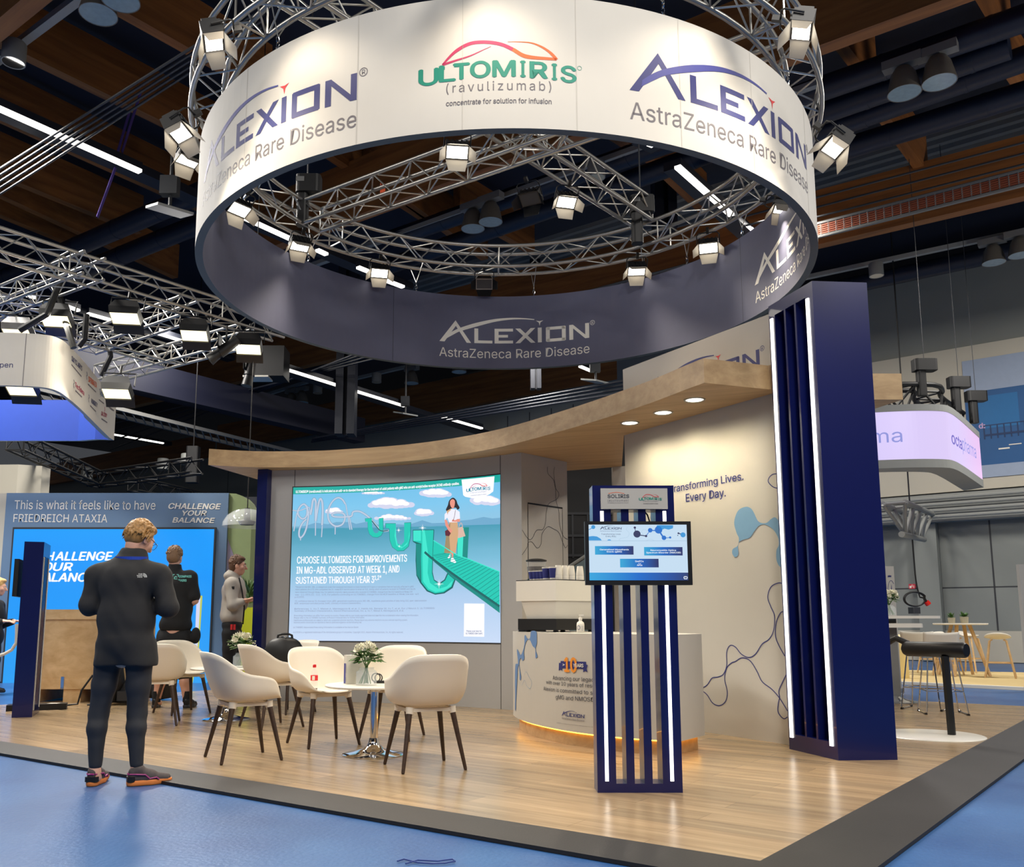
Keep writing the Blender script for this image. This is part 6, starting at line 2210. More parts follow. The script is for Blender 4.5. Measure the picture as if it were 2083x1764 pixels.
for c, m in (((865, 1000), 0), ((735, 1080), 3), ((885, 1225), 0), ((1075, 1215), 2), ((1043, 1348), 2)):
    u, v = fo.px(*cf(*c))
    fo.strip(mb, catmull([(u - .03, v + .05), (u + .02, v + .02), (u - .02, v - .02), (u + .02, v - .06)], 4), .014, .003, m)
part('printed_logos', mb, [M['ink_navy'], M['ink_orange'], M['ink_magenta'], M['ink_grey'], M['ink_steel']], fas)

GZ = 5.45
def tr(p0, p1, label, e0=0, e1=0, z=GZ):
    a, b = along(p0, p1, z, e0, e1)
    n = 6
    truss('box_truss', label, [a.lerp(b, i / n) for i in range(n + 1)], group='trusses of the neighbouring stand', step=.3, r=.022, rb=.008)
tr((0, 520), (566, 690), 'long pale box truss over the neighbouring stand, running under the navy ring', 1.5, 0)
tr((0, 634), (190, 562), 'pale box truss meeting the long truss above the rounded fascia corner', 1.5, 0)
tr((178, 716), (384, 646), 'pale box truss across the middle of the neighbouring grid', 0, 0)
tr((40, 655), (345, 742), 'pale box truss parallel to the long truss, behind the fascia', 1.2, 0, GZ - .02)
tr((205, 778), (500, 700), 'lowest pale box truss of the neighbouring grid, ending near the navy ring', 0, 0, GZ - .04)
# dark hanger arms
for pts, lab in [(((122, 575), (95, 640), (40, 672)), 'black bent hanger arm on the neighbouring truss, first'), (((118, 590), (135, 660), (150, 708)), 'black straight hanger arm down to the fascia corner'), (((222, 700), (225, 725), (205, 765)), 'black hanger arm beside the fascia\'s receding face'), (((176, 640), (172, 690), (160, 705)), 'black hanger arm between the trusses')]:
    z0 = GZ + .1
    base = at_z(*pts[0], z0)
    mb = MB()
    mb.path([at_y(*q, base.y) for q in pts], .045, 8)
    single('hanger_arm', mb, M['black_metal'], lab, 'bracket', 'black hanger arms')
# soft flood lamps of the neighbouring stand
def soft_lamp():
    r = thing('soft_floodlight', 'x', 'stage light', local=True)
    mb = MB()
    lo = [(-.20, -.14), (.20, -.14), (.20, .14), (-.20, .14)]
    vs = [(x * .72, y * .72, .20) for x, y in lo] + [(x, y, .06) for x, y in lo] + [(x * .9, y * .9, -.05) for x, y in lo]
    fs = [(3, 2, 1, 0)] + [(i, (i + 1) % 4, (i + 1) % 4 + 4, i + 4) for i in range(4)] + [(i + 4, (i + 1) % 4 + 4, (i + 1) % 4 + 8, i + 8) for i in range(4)]
    mb.add(vs, fs)
    part('hood', mb, M['black'], r)
    mb = MB()
    mb.add([(-.18, -.125, -.03), (.18, -.125, -.03), (.18, .125, -.03), (-.18, .125, -.03)], [(0, 1, 2, 3)])
    part('light_panel', mb, M['lampsoft'], r)
    mb = MB()
    mb.add([(-.2, .14, .05), (.2, .14, .05), (.2, .30, -.06), (-.2, .30, -.06)], [(0, 1, 2, 3)])
    part('barn_door', mb, M['black'], r)
    mb = MB(); mb.path([(-.22, 0, .1), (-.22, 0, .32), (.22, 0, .32), (.22, 0, .1)], .012, 6); mb.tube((0, 0, .32), (0, 0, .45), .02)
    part('yoke', mb, M['black_metal'], r)
    l = bpy.data.lights.new('soft_beam', 'AREA')
    l.energy = 26; l.color = (1, .93, .80); l.shape = 'RECTANGLE'; l.size = .36; l.size_y = .25
    lo = bpy.data.objects.new('soft_beam', l)
    COL.objects.link(lo); lo.parent = r; lo.location = (0, 0, -.06)
    return r
sl = soft_lamp()
for i, ((px, py), lab) in enumerate([((258, 620), 'black soft floodlight hanging alone under the long neighbouring truss'), ((398, 658), 'black soft floodlight under the long truss, middle one by the crossing'), ((507, 688), 'black soft floodlight at the end of the long truss near the navy ring'), ((118, 626), 'black soft floodlight behind the bent hanger arm'), ((40, 655), 'black soft floodlight above the fascia\'s front face'), ((44, 790), 'black soft floodlight glowing below the fascia\'s front edge'), ((238, 797), 'black soft floodlight peeking out beside the fascia\'s far corner')]):
    p = at_z(px, py - 24, GZ) - Vector((0, 0, .33)) if i < 5 else at_z(px, py, 4.25)
    rz = .15
    if i == 0:
        sl['label'] = lab; sl['group'] = 'soft floodlights of the neighbouring stand'; sl.location = p; sl.rotation_euler = (-.38, 0, rz)
    else:
        copy_tree(sl, lab, 'soft floodlights of the neighbouring stand', p, (-.38, 0, rz))
# profile spots and loudspeakers
def spot_at(px, py, z, d, label):
    p = at_z(px, py - 34, GZ) - Vector((0, 0, .40))
    t = thing('profile_spotlight', label, 'stage light', p, 0, 'black profile spotlights')
    d = Vector(d).normalized()
    mb = MB(); mb.tube(p - d * .22, p + d * .12, .075, .085, n=14); mb.tube(p + d * .12, p + d * .3, .07, .09, n=14)
    part('barrel', mb, M['black'], t, True)
    mb = MB(); mb.tube(p, p + Vector((0, 0, .35)), .015); mb.box((p.x - .1, p.y - .1, p.z - .02), (p.x - .085, p.y + .1, p.z + .2)); part('yoke', mb, M['black_metal'], t)
spot_at(462, 690, 5.05, (-.6, -.1, -.5), 'black profile spotlight tilted between two soft floodlights')
spot_at(512, 735, 4.8, (-.15, -.1, -1), 'black profile spotlight pointing down beside the ceiling loudspeaker')
p = at_z(548, 745, 7.6)
t = thing('ceiling_loudspeaker', 'black box loudspeaker with a white plate beside the light bar', 'loudspeaker', p)
mb = MB(); mb.box((p.x - .55, p.y - .35, p.z - .35), (p.x + .45, p.y + .35, p.z + .45)); part('cabinet', mb, M['black'], t)
mb = MB(); mb.box((p.x - .55, p.y - .5, p.z - .42), (p.x + .1, p.y - .0, p.z - .38)); part('white_plate', mb, M['white'], t)
for (px, py, z, lab) in [(345, 428, 7.4, 'pale tilted antenna plate on a bracket beside the ring edge'), (825, 842, 7.4, 'pale antenna plate under the second light bar'), (1212, 776, 7.2, 'black loudspeaker with pale plate beside the white panel corner')]:
    p = at_z(px, py, z)
    t = thing('antenna_plate', lab, 'antenna', p, 0, 'antenna plates under the roof')
    mb = MB(); mb.box((-.28, -.28, -.02), (.28, .28, .02), mat=Matrix.Translation(p) @ Matrix.Rotation(.7, 4, 'Z') @ Matrix.Rotation(.25, 4, 'X')); part('plate', mb, M['pipe'], t)
    mb = MB(); mb.tube(p, p + Vector((0, 0, 1.6)), .03); mb.box((p.x - .15, p.y - .08, p.z + .25), (p.x + .12, p.y + .08, p.z + .55)); part('bracket', mb, M['dark_grey'], t)

# ================================================================== balance-challenge stand
BY = at_z(400, 1387).y
bst = thing('game_wall', 'blue-grey stand wall with a large bright blue screen behind the crate', 'stand wall', (-7, BY, 0))
X = lambda px, py: at_y(px, py, BY).x
Z = lambda py: at_y(200, py, BY).z
xl, xr = X(14, 1000), X(465, 1005)
zt = Z(1003)
bs = Surf([(xl, BY), (xr, BY)])
mb = MB(); mb.box((xl, BY, 0), (xr, BY + .6, zt)); part('wall_panel', mb, mat('slate blue print', (100, 126, 154), .6, var=.08, scale=.6), bst)
mb = MB(); mb.box((X(30, 1075) - .02, BY - .03, Z(1395)), (X(438, 1078) + .02, BY, Z(1073))); part('screen_frame', mb, M['dark_grey'], bst)
ss = Surf([(X(31, 1075), BY - .031), (X(437, 1078), BY - .031)])
mb = MB(); ss.rect(mb, 0, Z(1392), ss.s[-1], Z(1077), .001)
part('display', mb, glow_ramp('blue game screen', [(0, (40, 160, 244)), (.6, (0, 150, 250)), (1, (2, 158, 252))], 'Z', 0, 3, 1.0, .5, (.6, 1, 1.4)), bst)
mb = MB()
for s_, a, b, t in (('ALLENGE', (112, 1140), (229, 1140), (214, 1123)), ('UR', (108, 1161), (147, 1161), (146, 1145)), ('LANCE', (105, 1183), (193, 1183), (190, 1166))):
    ss.ptext(mb, s_, a, b, t, .003, 0, bold=.03, shear=.2)
for s_, a, b, t in (('CH', (82, 1140), (110, 1140), (105, 1123)), ('YO', (78, 1161), (106, 1161), (103, 1145)), ('BA', (74, 1183), (103, 1183), (100, 1166))):
    ss.ptext(mb, s_, a, b, t, .003, 0, bold=.03, shear=.2)
ss.ppoly(mb, [(402, 1212), (412, 1212), (405, 1320), (392, 1390), (388, 1390), (400, 1300)], .002, 1)
ss.ppoly(mb, [(400, 1215), (408, 1215), (402, 1318), (396, 1318)], .003, 2)
part('picture', mb, [M['s_white'], glow('lime frame', (190, 200, 90)), M['s_cloud']], bst)
mb = MB()
for s_, a, b, t in (('This is what it feels like to have', (29, 1036), (316, 1037), (35, 1018)), ('FRIEDREICH ATAXIA', (27, 1062), (218, 1063), (32, 1046)), ('CHALLENGE', (343, 1035), (449, 1036), (346, 1024)), ('YOUR', (371, 1049), (420, 1049), (374, 1039)), ('BALANCE', (351, 1063), (437, 1064), (354, 1053))):
    k = dict(bold=.03, shear=.2) if a[0] > 300 else {}
    bs.ptext(mb, s_, a, b, t, .004, 0, **k)
part('lettering', mb, M['ink_white'], bst)
# rounded green end wall and white wall on its other side
xg = X(505, 1050)
mb = MB()
g = [(xr, zt), (xr + .12, zt - .005), (xr + .24, zt - .05), (xr + .33, zt - .14), (xg + .05, zt - .3), (xg + .05, 0), (xr, 0)]
mb.prism([(a, b) for a, b in g], 0, .5, mat=Matrix.Translation((0, BY + .55, 0)) @ Matrix.Rotation(PI / 2, 4, 'X'))
part('end_panel', mb, mat('sage green print', (142, 158, 108), .6), bst)
mb = MB()
mb.prism([(xr + .005, 2.5), (xr + .30, 1.75), (xr + .3, 0), (xr + .005, 0)], 0, .004, mat=Matrix.Translation((0, BY + .045, 0)) @ Matrix.Rotation(PI / 2, 4, 'X'))
part('printed_triangle', mb, mat('mauve print', (150, 140, 160), .6), bst)
mb = MB(); mb.prism([(xl - 2.5, BY + .3), (xl, BY + .02), (xl, BY + .5), (xl - 2.5, BY + .8)], 0, zt + .0); single('side_wall', mb, M['hall_light'], 'pale wall beside the blue-grey stand at the picture edge', 'stand wall')
wb = at_y(36, 960, BY + 4)
mb = MB(); mb.prism([(wb.x - 6, BY + 4.4), (wb.x, BY + 4), (at_y(76, 960, BY + 4).x, BY + 4.2), (at_y(76, 960, BY + 4).x, BY + 4.6), (wb.x - 6, BY + 5)], 0, at_y(20, 945, BY + 4).z)
single('rear_wall', mb, M['hall_light'], 'plain pale stand wall with curved end behind the blue-grey stand', 'stand wall')
# clear pendant lamp, picture on the wall behind, lime pillar with plant
PY = BY - 2.6
pc_ = at_y(502, 1072, PY)
pn = thing('pendant_lamp', 'clear glass dome pendant with a black lamp holder beside the green end wall', 'ceiling light', pc_)
mb = MB(); mb.lathe([(.36, .0), (.352, .07), (.29, .17), (.19, .24), (.06, .27), (.055, .265), (.185, .235), (.285, .165), (.345, .07), (.352, 0)], 30, c=pc_); part('shade', mb, M['glass'], pn, True)
mb = MB(); mb.lathe([(.001, .02), (.10, .03), (.13, .08), (.05, .11), (.04, .28), (.001, .28)], 20, c=pc_); part('lamp_holder', mb, M['black'], pn, True)
mb = MB(); mb.tube(pc_ + Vector((0, 0, .27)), Vector((pc_.x, pc_.y, 11.5)), .008); part('cable', mb, M['black'], pn)
p = at_y(518, 1057, BY + 3)
mb = MB(); mb.box((p.x - .25, BY + 3, at_y(518, 1093, BY + 3).z), (p.x + .6, BY + 3.05, at_y(518, 1038, BY + 3).z)); single('wall_screen', mb, glow('pale wall screen', (226, 234, 238), .9), 'pale lit screen far behind the pendant lamp', 'screen')
mb = MB(); mb.box((p.x - .6, BY + 3.06, 0), (p.x + 3.5, BY + 3.3, at_y(518, 1010, BY + 3).z)); single('rear_partition', mb, M['steel_dark'], 'dark partition far behind the clear pendant lamp', 'stand wall')
p = at_z(508, 1385, 0); q = Vector((at_y(506, 1300, BY - 1.2).x, BY - 1.2, 0))
pil = thing('lime_planter', 'tapered lime-yellow planter with a green plant beside the blue wall end', 'planter', q)
zz_ = at_y(507, 1236, BY - 1.2).z
mb = MB()
w0, w1 = .24, .10
vs = [(q.x - w0, q.y - w0, 0), (q.x + w0, q.y - w0, 0), (q.x + w0, q.y + w0, 0), (q.x - w0, q.y + w0, 0), (q.x - w1, q.y - w1, zz_), (q.x + w1, q.y - w1, zz_), (q.x + w1, q.y + w1, zz_), (q.x - w1, q.y + w1, zz_)]
mb.add(vs, [(0, 3, 2, 1), (4, 5, 6, 7), (0, 1, 5, 4), (1, 2, 6, 5), (2, 3, 7, 6), (3, 0, 4, 7)]); part('pot', mb, mat('lime lacquer', (206, 216, 20), .4), pil)
mb = MB()
rnd = random.Random(5)
for i in range(70):
    a = rnd.uniform(0, 2 * PI); h = rnd.uniform(.1, .5)
    b_ = Vector((q.x + rnd.uniform(-.05, .05), q.y + rnd.uniform(-.05, .05), zz_ + h * .5))
    t_ = b_ + Vector((math.cos(a) * .14, math.sin(a) * .14, h * .5))
    w = Vector((-math.sin(a), math.cos(a), 0)) * .02
    mb.add([b_, b_.lerp(t_, .5) - w, t_, b_.lerp(t_, .5) + w], [(0, 1, 2, 3)])
part('foliage', mb, M['leaf'], pil)
# dark distant trusses over the left background
for p0, p1, lab in [((30, 915), (200, 990), 'dark distant truss over the pale rear wall'), ((190, 990), (400, 962), 'dark distant truss above the blue-grey stand\'s heading'), ((270, 998), (480, 1040), 'dark distant truss behind the heading near the canopy end')]:
    a, b = along(p0, p1, 4.6)
    truss('dark_truss', lab, [a.lerp(b, i / 4) for i in range(5)], group='dark distant trusses', step=.45, mt='black_metal', side=.35, r=.03, rb=.014)
p = at_y(392, 945, 24)
mb = MB(); mb.rbox((p.x - .18, 23.9, p.z - .5), (p.x + .15, 24.2, p.z + .5), .05); mb.tube((p.x, 24, p.z + .5), (p.x, 24, 11.4), .015)
single('chain_hoist', mb, M['black'], 'black chain hoist hanging far behind the canopy\'s thin end', 'hoist')
for px, py, lab in ((331, 955, 'small white cylinder lamp hanging far off left of the canopy end'), (379, 945, 'small white cylinder lamp hanging far off next to the black hoist'), (176, 975, 'small white cylinder lamp hanging above the blue-grey heading')):
    copy_tree(can0, lab, 'distant cylinder lamps', at_y(px, py, 26), 0)

# ================================================================== right side: lit fascia, poster wall, bar corner
OZ0, OZ1 = 4.05, 4.95
lp_ = [at_z(*p, OZ0) for p in ((1776, 937), (1830, 935), (1880, 934), (1925, 935), (1942, 939), (1955, 946), (1970, 956), (1999, 977))]
lpl = catmull([(p.x, p.y) for p in lp_], 5)
st0 = (lpl[0][0] - 2.2, lpl[0][1] + .6)
lpl = [st0] + lpl
ob = Surf(lpl)
oz = thing('lit_fascia', 'lavender lit fascia with rounded corner hanging beyond the tall blue column', 'hanging sign', (lpl[10][0], lpl[10][1], OZ0))
zb2 = lambda px, py: ob.px(px, py)[1]
LZ1 = ob.px(1880, 836)[1]
mb = MB(); ribbon(mb, lpl, OZ0, LZ1); part('light_face', mb, glow_ramp('lavender glow', [(0, (214, 200, 248)), (.55, (222, 204, 246)), (1, (236, 194, 238))], 'X', lpl[2][0], lpl[-1][0]), oz, True)
mb = MB()
for z0, z1 in ((OZ0 - .16, OZ0), (LZ1, LZ1 + .13)):
    po = [(p[0], p[1] - .02) for p in lpl]
    pi_ = [(p[0] - .15, p[1] + .5) for p in lpl]
    mb.prism(po + pi_[::-1], z0, z1)
part('grey_frame', mb, M['pipe'], oz)
mb = MB()
ob.ptext(mb, 'ma', (1772, 902), (1836, 899), (1800, 873), .004, 0)
ob.ptext(mb, 'octaphar', (1560, 905), (1768, 902), (1700, 866), .004, 0)
ob.ptext(mb, 'octa', (1936, 902), (1957, 915), (1938, 880), .004, 1, bold=.02)
ob.ptext(mb, 'pharma', (1958, 916), (1986, 933), (1959, 890), .004, 0)
part('lettering', mb, [glow('periwinkle lettering', (136, 142, 214)), glow('violet lettering', (110, 100, 190))], oz)
# black truss and motors on top of it
a, b = at_z(1835, 800, 5.55), at_z(1990, 860, 5.55)
tp_ = catmull([(lpl[8][0] - 1.2, lpl[8][1] + .9), (lpl[14][0], lpl[14][1] + .75), (lpl[-14][0] - .1, lpl[-14][1] + .7), (lpl[-8][0] - .25, lpl[-8][1] + .75), (lpl[-1][0] - .25, lpl[-1][1] + .6)], 4)
truss('dark_truss', 'black box truss riding on top of the lavender lit fascia', [(x, y, LZ1 + .16) for x, y in tp_], side=.5, r=.05, rb=.026, step=.4, mt='black_metal')
for px, py, lab in ((1880, 745, 'tall black chain hoist on the black truss over the lavender fascia'), (1950, 780, 'lying black chain hoist on the black truss, middle one'), (1985, 808, 'black chain hoist at the far end of the black truss')):
    p = at_z(px, py, 6.0)
    t = thing('chain_hoist', lab, 'hoist', p, 0, 'chain hoists of the lavender fascia')
    mb = MB(); mb.rbox((p.x - .22, p.y - .12, p.z - .1), (p.x + .22, p.y + .12, p.z + .13), .05); part('motor', mb, M['black'], t)
    mb = MB(); mb.tube((p.x, p.y, p.z), (p.x, p.y, 11.4), .007, n=5); part('chain', mb, M['dark_grey'], t)
    mb = MB(); mb.rbox((p.x - .16, p.y - .08, p.z - .6), (p.x - .0, p.y + .08, p.z - .1), .04); part('chain_bag', mb, M['black'], t)
# blue poster on the cream wall
pf = Surf([tuple(wall_far.at(uu(1985, 850) - .4, 0, .72))[:2], tuple(wall_far.at(uu(2083, 850) + 3.4, 0, .72))[:2]])
M['poster_pale'] = mat('pale poster border', (150, 164, 186), .5)
po_ = thing('wall_poster', 'big blue poster with a bridge on the cream hall wall by the picture edge', 'poster', pf.at(1, pf.px(2040, 850)[1]))
mb = MB(); v0, v1 = pf.px(2040, 935)[1], pf.px(2040, 793)[1]
pf.rect(mb, .3, v0 - .1, pf.s[-1], v1 + .25, 0, 0); part('poster_sheet', mb, mat('deep blue poster', (28, 84, 138), .5, var=.2, scale=1.2), po_)
for q0_, q1_ in ((v1 + .05, v1 + .9), (v0 - .42, v0 - .1)):
    mb = MB(); pf.rect(mb, .3, q0_, pf.s[-1], q1_, .004, 0)
    part('poster_border', mb, M['poster_pale'], po_)
mb = MB(); pf.rect(mb, .6, pf.px(2040, 868)[1], pf.px(2074, 850)[0], v1 - .1, .006, 0); part('poster_panel', mb, mat('bright blue poster panel', (24, 104, 162), .5), po_)
mb = MB()
u0 = pf.px(2000, 870)[0]
for k in range(26):
    pf.rect(mb, u0 + .15 * k, pf.px(2040, 890)[1], u0 + .15 * k + .03, pf.px(2040, 862)[1], .007, 0)
pf.rect(mb, u0, pf.px(2040, 884)[1], pf.s[-1], pf.px(2040, 880)[1], .008, 0); pf.rect(mb, u0, pf.px(2040, 863)[1], pf.s[-1], pf.px(2040, 861)[1], .008, 0)
pf.rect(mb, pf.px(2052, 900)[0], pf.px(2060, 905)[1], pf.px(2078, 900)[0], pf.px(2060, 903)[1], .009, 1); pf.rect(mb, pf.px(2031, 910)[0], pf.px(2040, 914)[1], pf.px(2054, 910)[0], pf.px(2040, 911)[1], .009, 1)
pf.ptext(mb, 'd:', (1992, 872), (2004, 871), (1996, 861), .009, 2, bold=.03)
part('poster_print', mb, [mat('bridge navy', (14, 48, 92), .5), M['ink_white'], mat('pink letters', (190, 160, 200), .5)], po_)
# white three-pipe bracket truss ends
E1, E2, E3 = at_y(1796, 1026, 18.6), at_y(1841, 1022, 18.6), at_y(1834, 1087, 18.6)
F1, F2, F3 = at_y(1862, 1052, 23.5), at_y(1897, 1046, 23.0), at_y(1880, 1098, 23.0)
tb_ = thing('pipe_truss', 'white three-pipe truss end fixed to the hall wall below the lavender fascia', 'truss', E1)
for a, b in ((E1, F1), (E2, F2), (E3, F3)):
    mb = MB(); mb.tube(a, b, .065, n=14); part('chord', mb, M['pipe'], tb_, True)
mb = MB()
for i in range(4):
    k0, k1_ = i / 4, (i + .5) / 4
    for a, b in ((E1, F1), (E2, F2)):
        mb.tube(a.lerp(b, k0), E3.lerp(F3, k1_), .042, n=10); mb.tube(E3.lerp(F3, k1_), a.lerp(b, (i + 1) / 4), .042, n=10)
    mb.tube(E1.lerp(F1, k0), E2.lerp(F2, k0), .03, n=8)
part('lattice', mb, M['pipe'], tb_, True)
# hanging power cable with coil and red plug
HY = 20.5
t = thing('power_cable', 'black power cable coiled in loops with a red plug, hanging before the grey wall', 'cable', at_y(1860, 1215, HY))
mb = MB()
a = at_y(1846, 960, HY)
pts = [Vector((a.x, HY, 11)), a, at_y(1856, 1100, HY), at_y(1863, 1180, HY), at_y(1871, 1215, HY)]
cc_ = at_y(1861, 1219, HY)
coil = [cc_ + Vector((.24 * math.cos(t_) + .02 * math.sin(t_ / 3), .01 * t_ / 6, .16 * math.sin(t_))) for t_ in np.linspace(.1, -4 * PI + .5, 50)]
mb.path([Vector(p) for p in catmull(pts, 5)] + coil + [at_y(1881, 1220, HY)], .017, 7)
part('lead', mb, M['black'], t, True)
mb = MB(); p0, p1 = at_y(1880, 1218, HY), at_y(1884, 1224, HY); p2 = at_y(1889, 1230, HY); mb.tube(p0, p1, .03, n=12); part('gland', mb, M['black'], t)
mb = MB(); mb.tube(p1, p2, .06, .065, n=14); part('plug', mb, mat('red plug', (220, 34, 24), .4), t)
# signs on the grey wall
uS = Surf([tuple(wall_far.at(60, 0, .45))[:2], tuple(wall_far.at(94, 0, .45))[:2]])
a, b = uS.px(1849, 1198), uS.px(1861, 1188)
t = thing('fire_sign', 'small red and white fire equipment sign on the grey hall wall', 'sign', uS.at(a[0], a[1]))
mb = MB(); uS.rect(mb, a[0], a[1], b[0], b[1], .0); uS.rect(mb, a[0], a[1], b[0], b[1], -.25); part('sign_plate', mb, mat('fire red', (196, 40, 62), .5), t)
w_, h_ = b[0] - a[0], b[1] - a[1]
mb = MB(); uS.rect(mb, a[0] + .12 * w_, a[1] + .15 * h_, a[0] + .42 * w_, a[1] + .62 * h_, .004); uS.rect(mb, a[0] + .5 * w_, a[1] + .35 * h_, a[0] + .6 * w_, a[1] + .85 * h_, .004); uS.rect(mb, a[0] + .75 * w_, a[1] + .15 * h_, a[0] + .85 * w_, a[1] + .7 * h_, .004); part('pictogram', mb, M['ink_white'], t)
p = at_y(1865.5, 1242, 22.6)
mb = MB(); mb.rbox((p.x - .09, p.y, p.z - .08), (p.x + .09, p.y + .3, p.z + .08), .02); single('wall_box', mb, M['dark_grey'], 'small grey switch box on the grey hall wall under the coiled cable', 'switch box')
# roll-up banner behind the bar table
RY = 13.5
x0, x1 = at_y(1790, 1200, RY).x, at_y(1821, 1200, RY).x
t = thing('roll_up_banner', 'white roll-up banner with small navy print behind the vase, half hidden by the column', 'banner', ((x0 + x1) / 2, RY, 0))
zt2 = at_y(1810, 1152, RY).z
mb = MB(); mb.box((x0 - .5, RY, .06), (x1, RY + .01, zt2)); part('sheet', mb, M['white_wall'], t)
mb = MB(); mb.rbox((x0 - .5, RY - .1, 0), (x1, RY + .1, .07), .02); part('cassette', mb, M['alu'], t)
rb = Surf([(x0 - .5, RY - .001), (x1, RY - .001)])
mb = MB()
rb.ptext(mb, 'patient', (1806, 1174), (1813, 1174), (1809, 1170), .002, 0, bold=.03)
rb.strip(mb, catmull([tuple(rb.px(*p)) for p in ((1806, 1200), (1808, 1186), (1813, 1181), (1818, 1188))], 4), .006, .002, 0)
rb.ppoly(mb, [(1812, 1212), (1813, 1188), (1814, 1195), (1815, 1212)], .002, 0); rb.ppoly(mb, [(1802, 1210), (1802, 1196), (1804, 1200), (1805, 1210)], .002, 1)
part('print', mb, [M['ink_navy'], M['ink_magenta']], t)
# white bar table with cream bin, vase and stools
TY = 12.2
tx1 = at_y(1893, 1255, TY).x
bt = thing('bar_table', 'white high bar table with a shelf on a pillar foot, partly behind the blue column', 'table', (at_y(1800, 1255, TY).x, TY, 0))
ztt = at_y(1850, 1253, TY).z
cxt = at_y(1796, 1255, TY).x
mb = MB(); mb.rbox((cxt - .5, TY - .3, ztt - .035), (tx1, TY + .3, ztt), .05); part('tabletop', mb, M['white_gloss'], bt, True)
mb = MB(); mb.rbox((cxt - .4, TY - .25, at_y(1850, 1272, TY).z - .03), (at_y(1862, 1270, TY).x, TY + .25, at_y(1850, 1268, TY).z), .05); part('shelf', mb, M['white_gloss'], bt, True)
mb = MB(); mb.prism([(cxt - .22, TY - .08), (cxt + .14, TY - .08), (cxt + .14, TY + .08), (cxt - .22, TY + .08)], .03, ztt - .04); part('pillar', mb, M['grey'], bt)
mb = MB(); mb.lathe([(.36, 0), (.36, .012), (.2, .035), (.1, .09)], 32, c=(at_y(1818, 1445, TY).x - .12, TY - .2, 0)); part('base', mb, M['chrome'], bt, True)
bouquet(Vector((at_y(1806, 1250, TY).x, TY - .05, ztt + .001)), 'white bouquet on the high bar table, half hidden by the blue column', 1.15, 12)
BNY = 16.5
p = Vector((at_y(1828, 1360, BNY).x, BNY, 0))
t = thing('waste_bin', 'cream dome-topped waste bin beyond the tall blue column', 'bin', p)
hh = at_y(1828, 1310, BNY).z
mb = MB(); mb.lathe([(.165, 0), (.17, .01), (.17, hh - .0)], 28, c=p); part('body', mb, mat('cream enamel', (236, 214, 150), .4), t, True)
mb = MB(); mb.lathe([(.172, hh), (.17, hh + .04), (.14, hh + .12), (.08, hh + .165), (.001, hh + .18)], 28, c=p); part('dome_lid', mb, mat('cream enamel lid', (240, 222, 170), .4), t, True)
mb = MB(); mb.prism([(p.x + .05, p.y - .12), (p.x + .17, p.y - .06), (p.x + .17, p.y + .06), (p.x + .05, p.y + .1)], hh + .03, hh + .15); part('flap', mb, M['dark_grey'], t)
# black perch seat on a round white base
pb_ = at_z(1912, 1497); 
pc0 = at_z(1825, 1497); pc1 = at_z(2000, 1497)
c = Vector(((pc0.x + pc1.x) / 2 - .08, (pc0.y + pc1.y) / 2, 0))
t = thing('perch_seat', 'black padded perch bar on a slanted post and round white base', 'stool', c)
mb = MB(); mb.lathe([(.001, .012), (.44, .012), (.455, .006), (.455, 0)][::-1], 56, c=c); part('base', mb, M['white_gloss'], t, True)
py_ = c.y - .02
f0 = Vector((at_y(1936, 1492, py_).x, py_, .012)); f1 = Vector((at_y(1922, 1335, py_).x, py_, at_y(1922, 1335, py_).z))
mb = MB(); mb.tube(f0, f1, .036, n=6); part('post', mb, M['black_metal'], t)
q0 = at_y(1846, 1320, py_ + .35); q1 = at_y(1962, 1323, py_ - .12)
mb = MB()
d = (q1 - q0).normalized()
mb.path([q0 - d * .05, q0 - d * .03, q0, q1, q1 + d * .02], [.03, .058, .072, .072, .060], 20); part('padded_bar', mb, M['black'], t, True)
mb = MB(); mb.path([q0 + Vector((.02, .02, .05)), q0 + Vector((-.06, .10, .10)), q0 + Vector((-.10, .18, .06))], .03, 10); part('side_bar', mb, M['black'], t, True)
# white stools on wire sled legs
def wire_stool():
    r = thing('wire_stool', 'x', 'stool', local=True)
    mb = MB()
    def f(u, v):
        x = (u - .5) * .40
        if v < .55:
            y = -.20 + v / .55 * .34; z = .72 - .015 * math.sin(PI * v / .55)
        else:
            k = (v - .55) / .45; y = .14 + .07 * k; z = .72 + .20 * k ** 1.1
        return Vector((x * (1 - .06 * v), y + .02 * (abs(u - .5) * 2) ** 2 * (-1 if v > .55 else 0), z + .012 * (abs(u - .5) * 2) ** 2))
    mb.grid(f, 10, 18)
    o = part('seat_shell', mb, M['white'], r, True, 80)
    so = o.modifiers.new('thickness', 'SOLIDIFY'); so.thickness = .012
    for s in (-1, 1):
        mb = MB()
        mb.path([(s * .14, -.13, .70), (s * .215, -.225, .03), (s * .22, -.20, .008), (s * .22, .21, .008), (s * .215, .235, .03), (s * .14, .12, .70)], .008, 8)
        part('leg', mb, M['chrome'], r, True)
        mb = MB()
        for y in (-.19, .2):
            mb.box((s * .22 - .012, y - .03, 0), (s * .22 + .012, y + .03, .018))
        part('glide', mb, M['black'], r)
    mb = MB()
    zf = .26
    mb.path([(-.19, -.195, zf), (.19, -.195, zf), (.19, .2, zf), (-.19, .2, zf)], .007, 6, closed=True)
    part('footrest', mb, M['chrome'], r, True)
    return r
ws_ = wire_stool()
p = at_z(1935, 1462); p2 = at_z(1878, 1462)
ws_['label'] = 'white stool on thin wire sled legs, its back towards the black perch'; ws_['group'] = 'white wire-leg stools'
ws_.location = (at_y(1918, 1450, 10.6).x, 10.6, 0); ws_.rotation_euler = (0, 0, math.radians(165))
copy_tree(ws_, 'second white wire-leg stool, behind the other nearer the cream bin', 'white wire-leg stools', (at_y(1884, 1440, 11.1).x, 11.1, 0), math.radians(140))
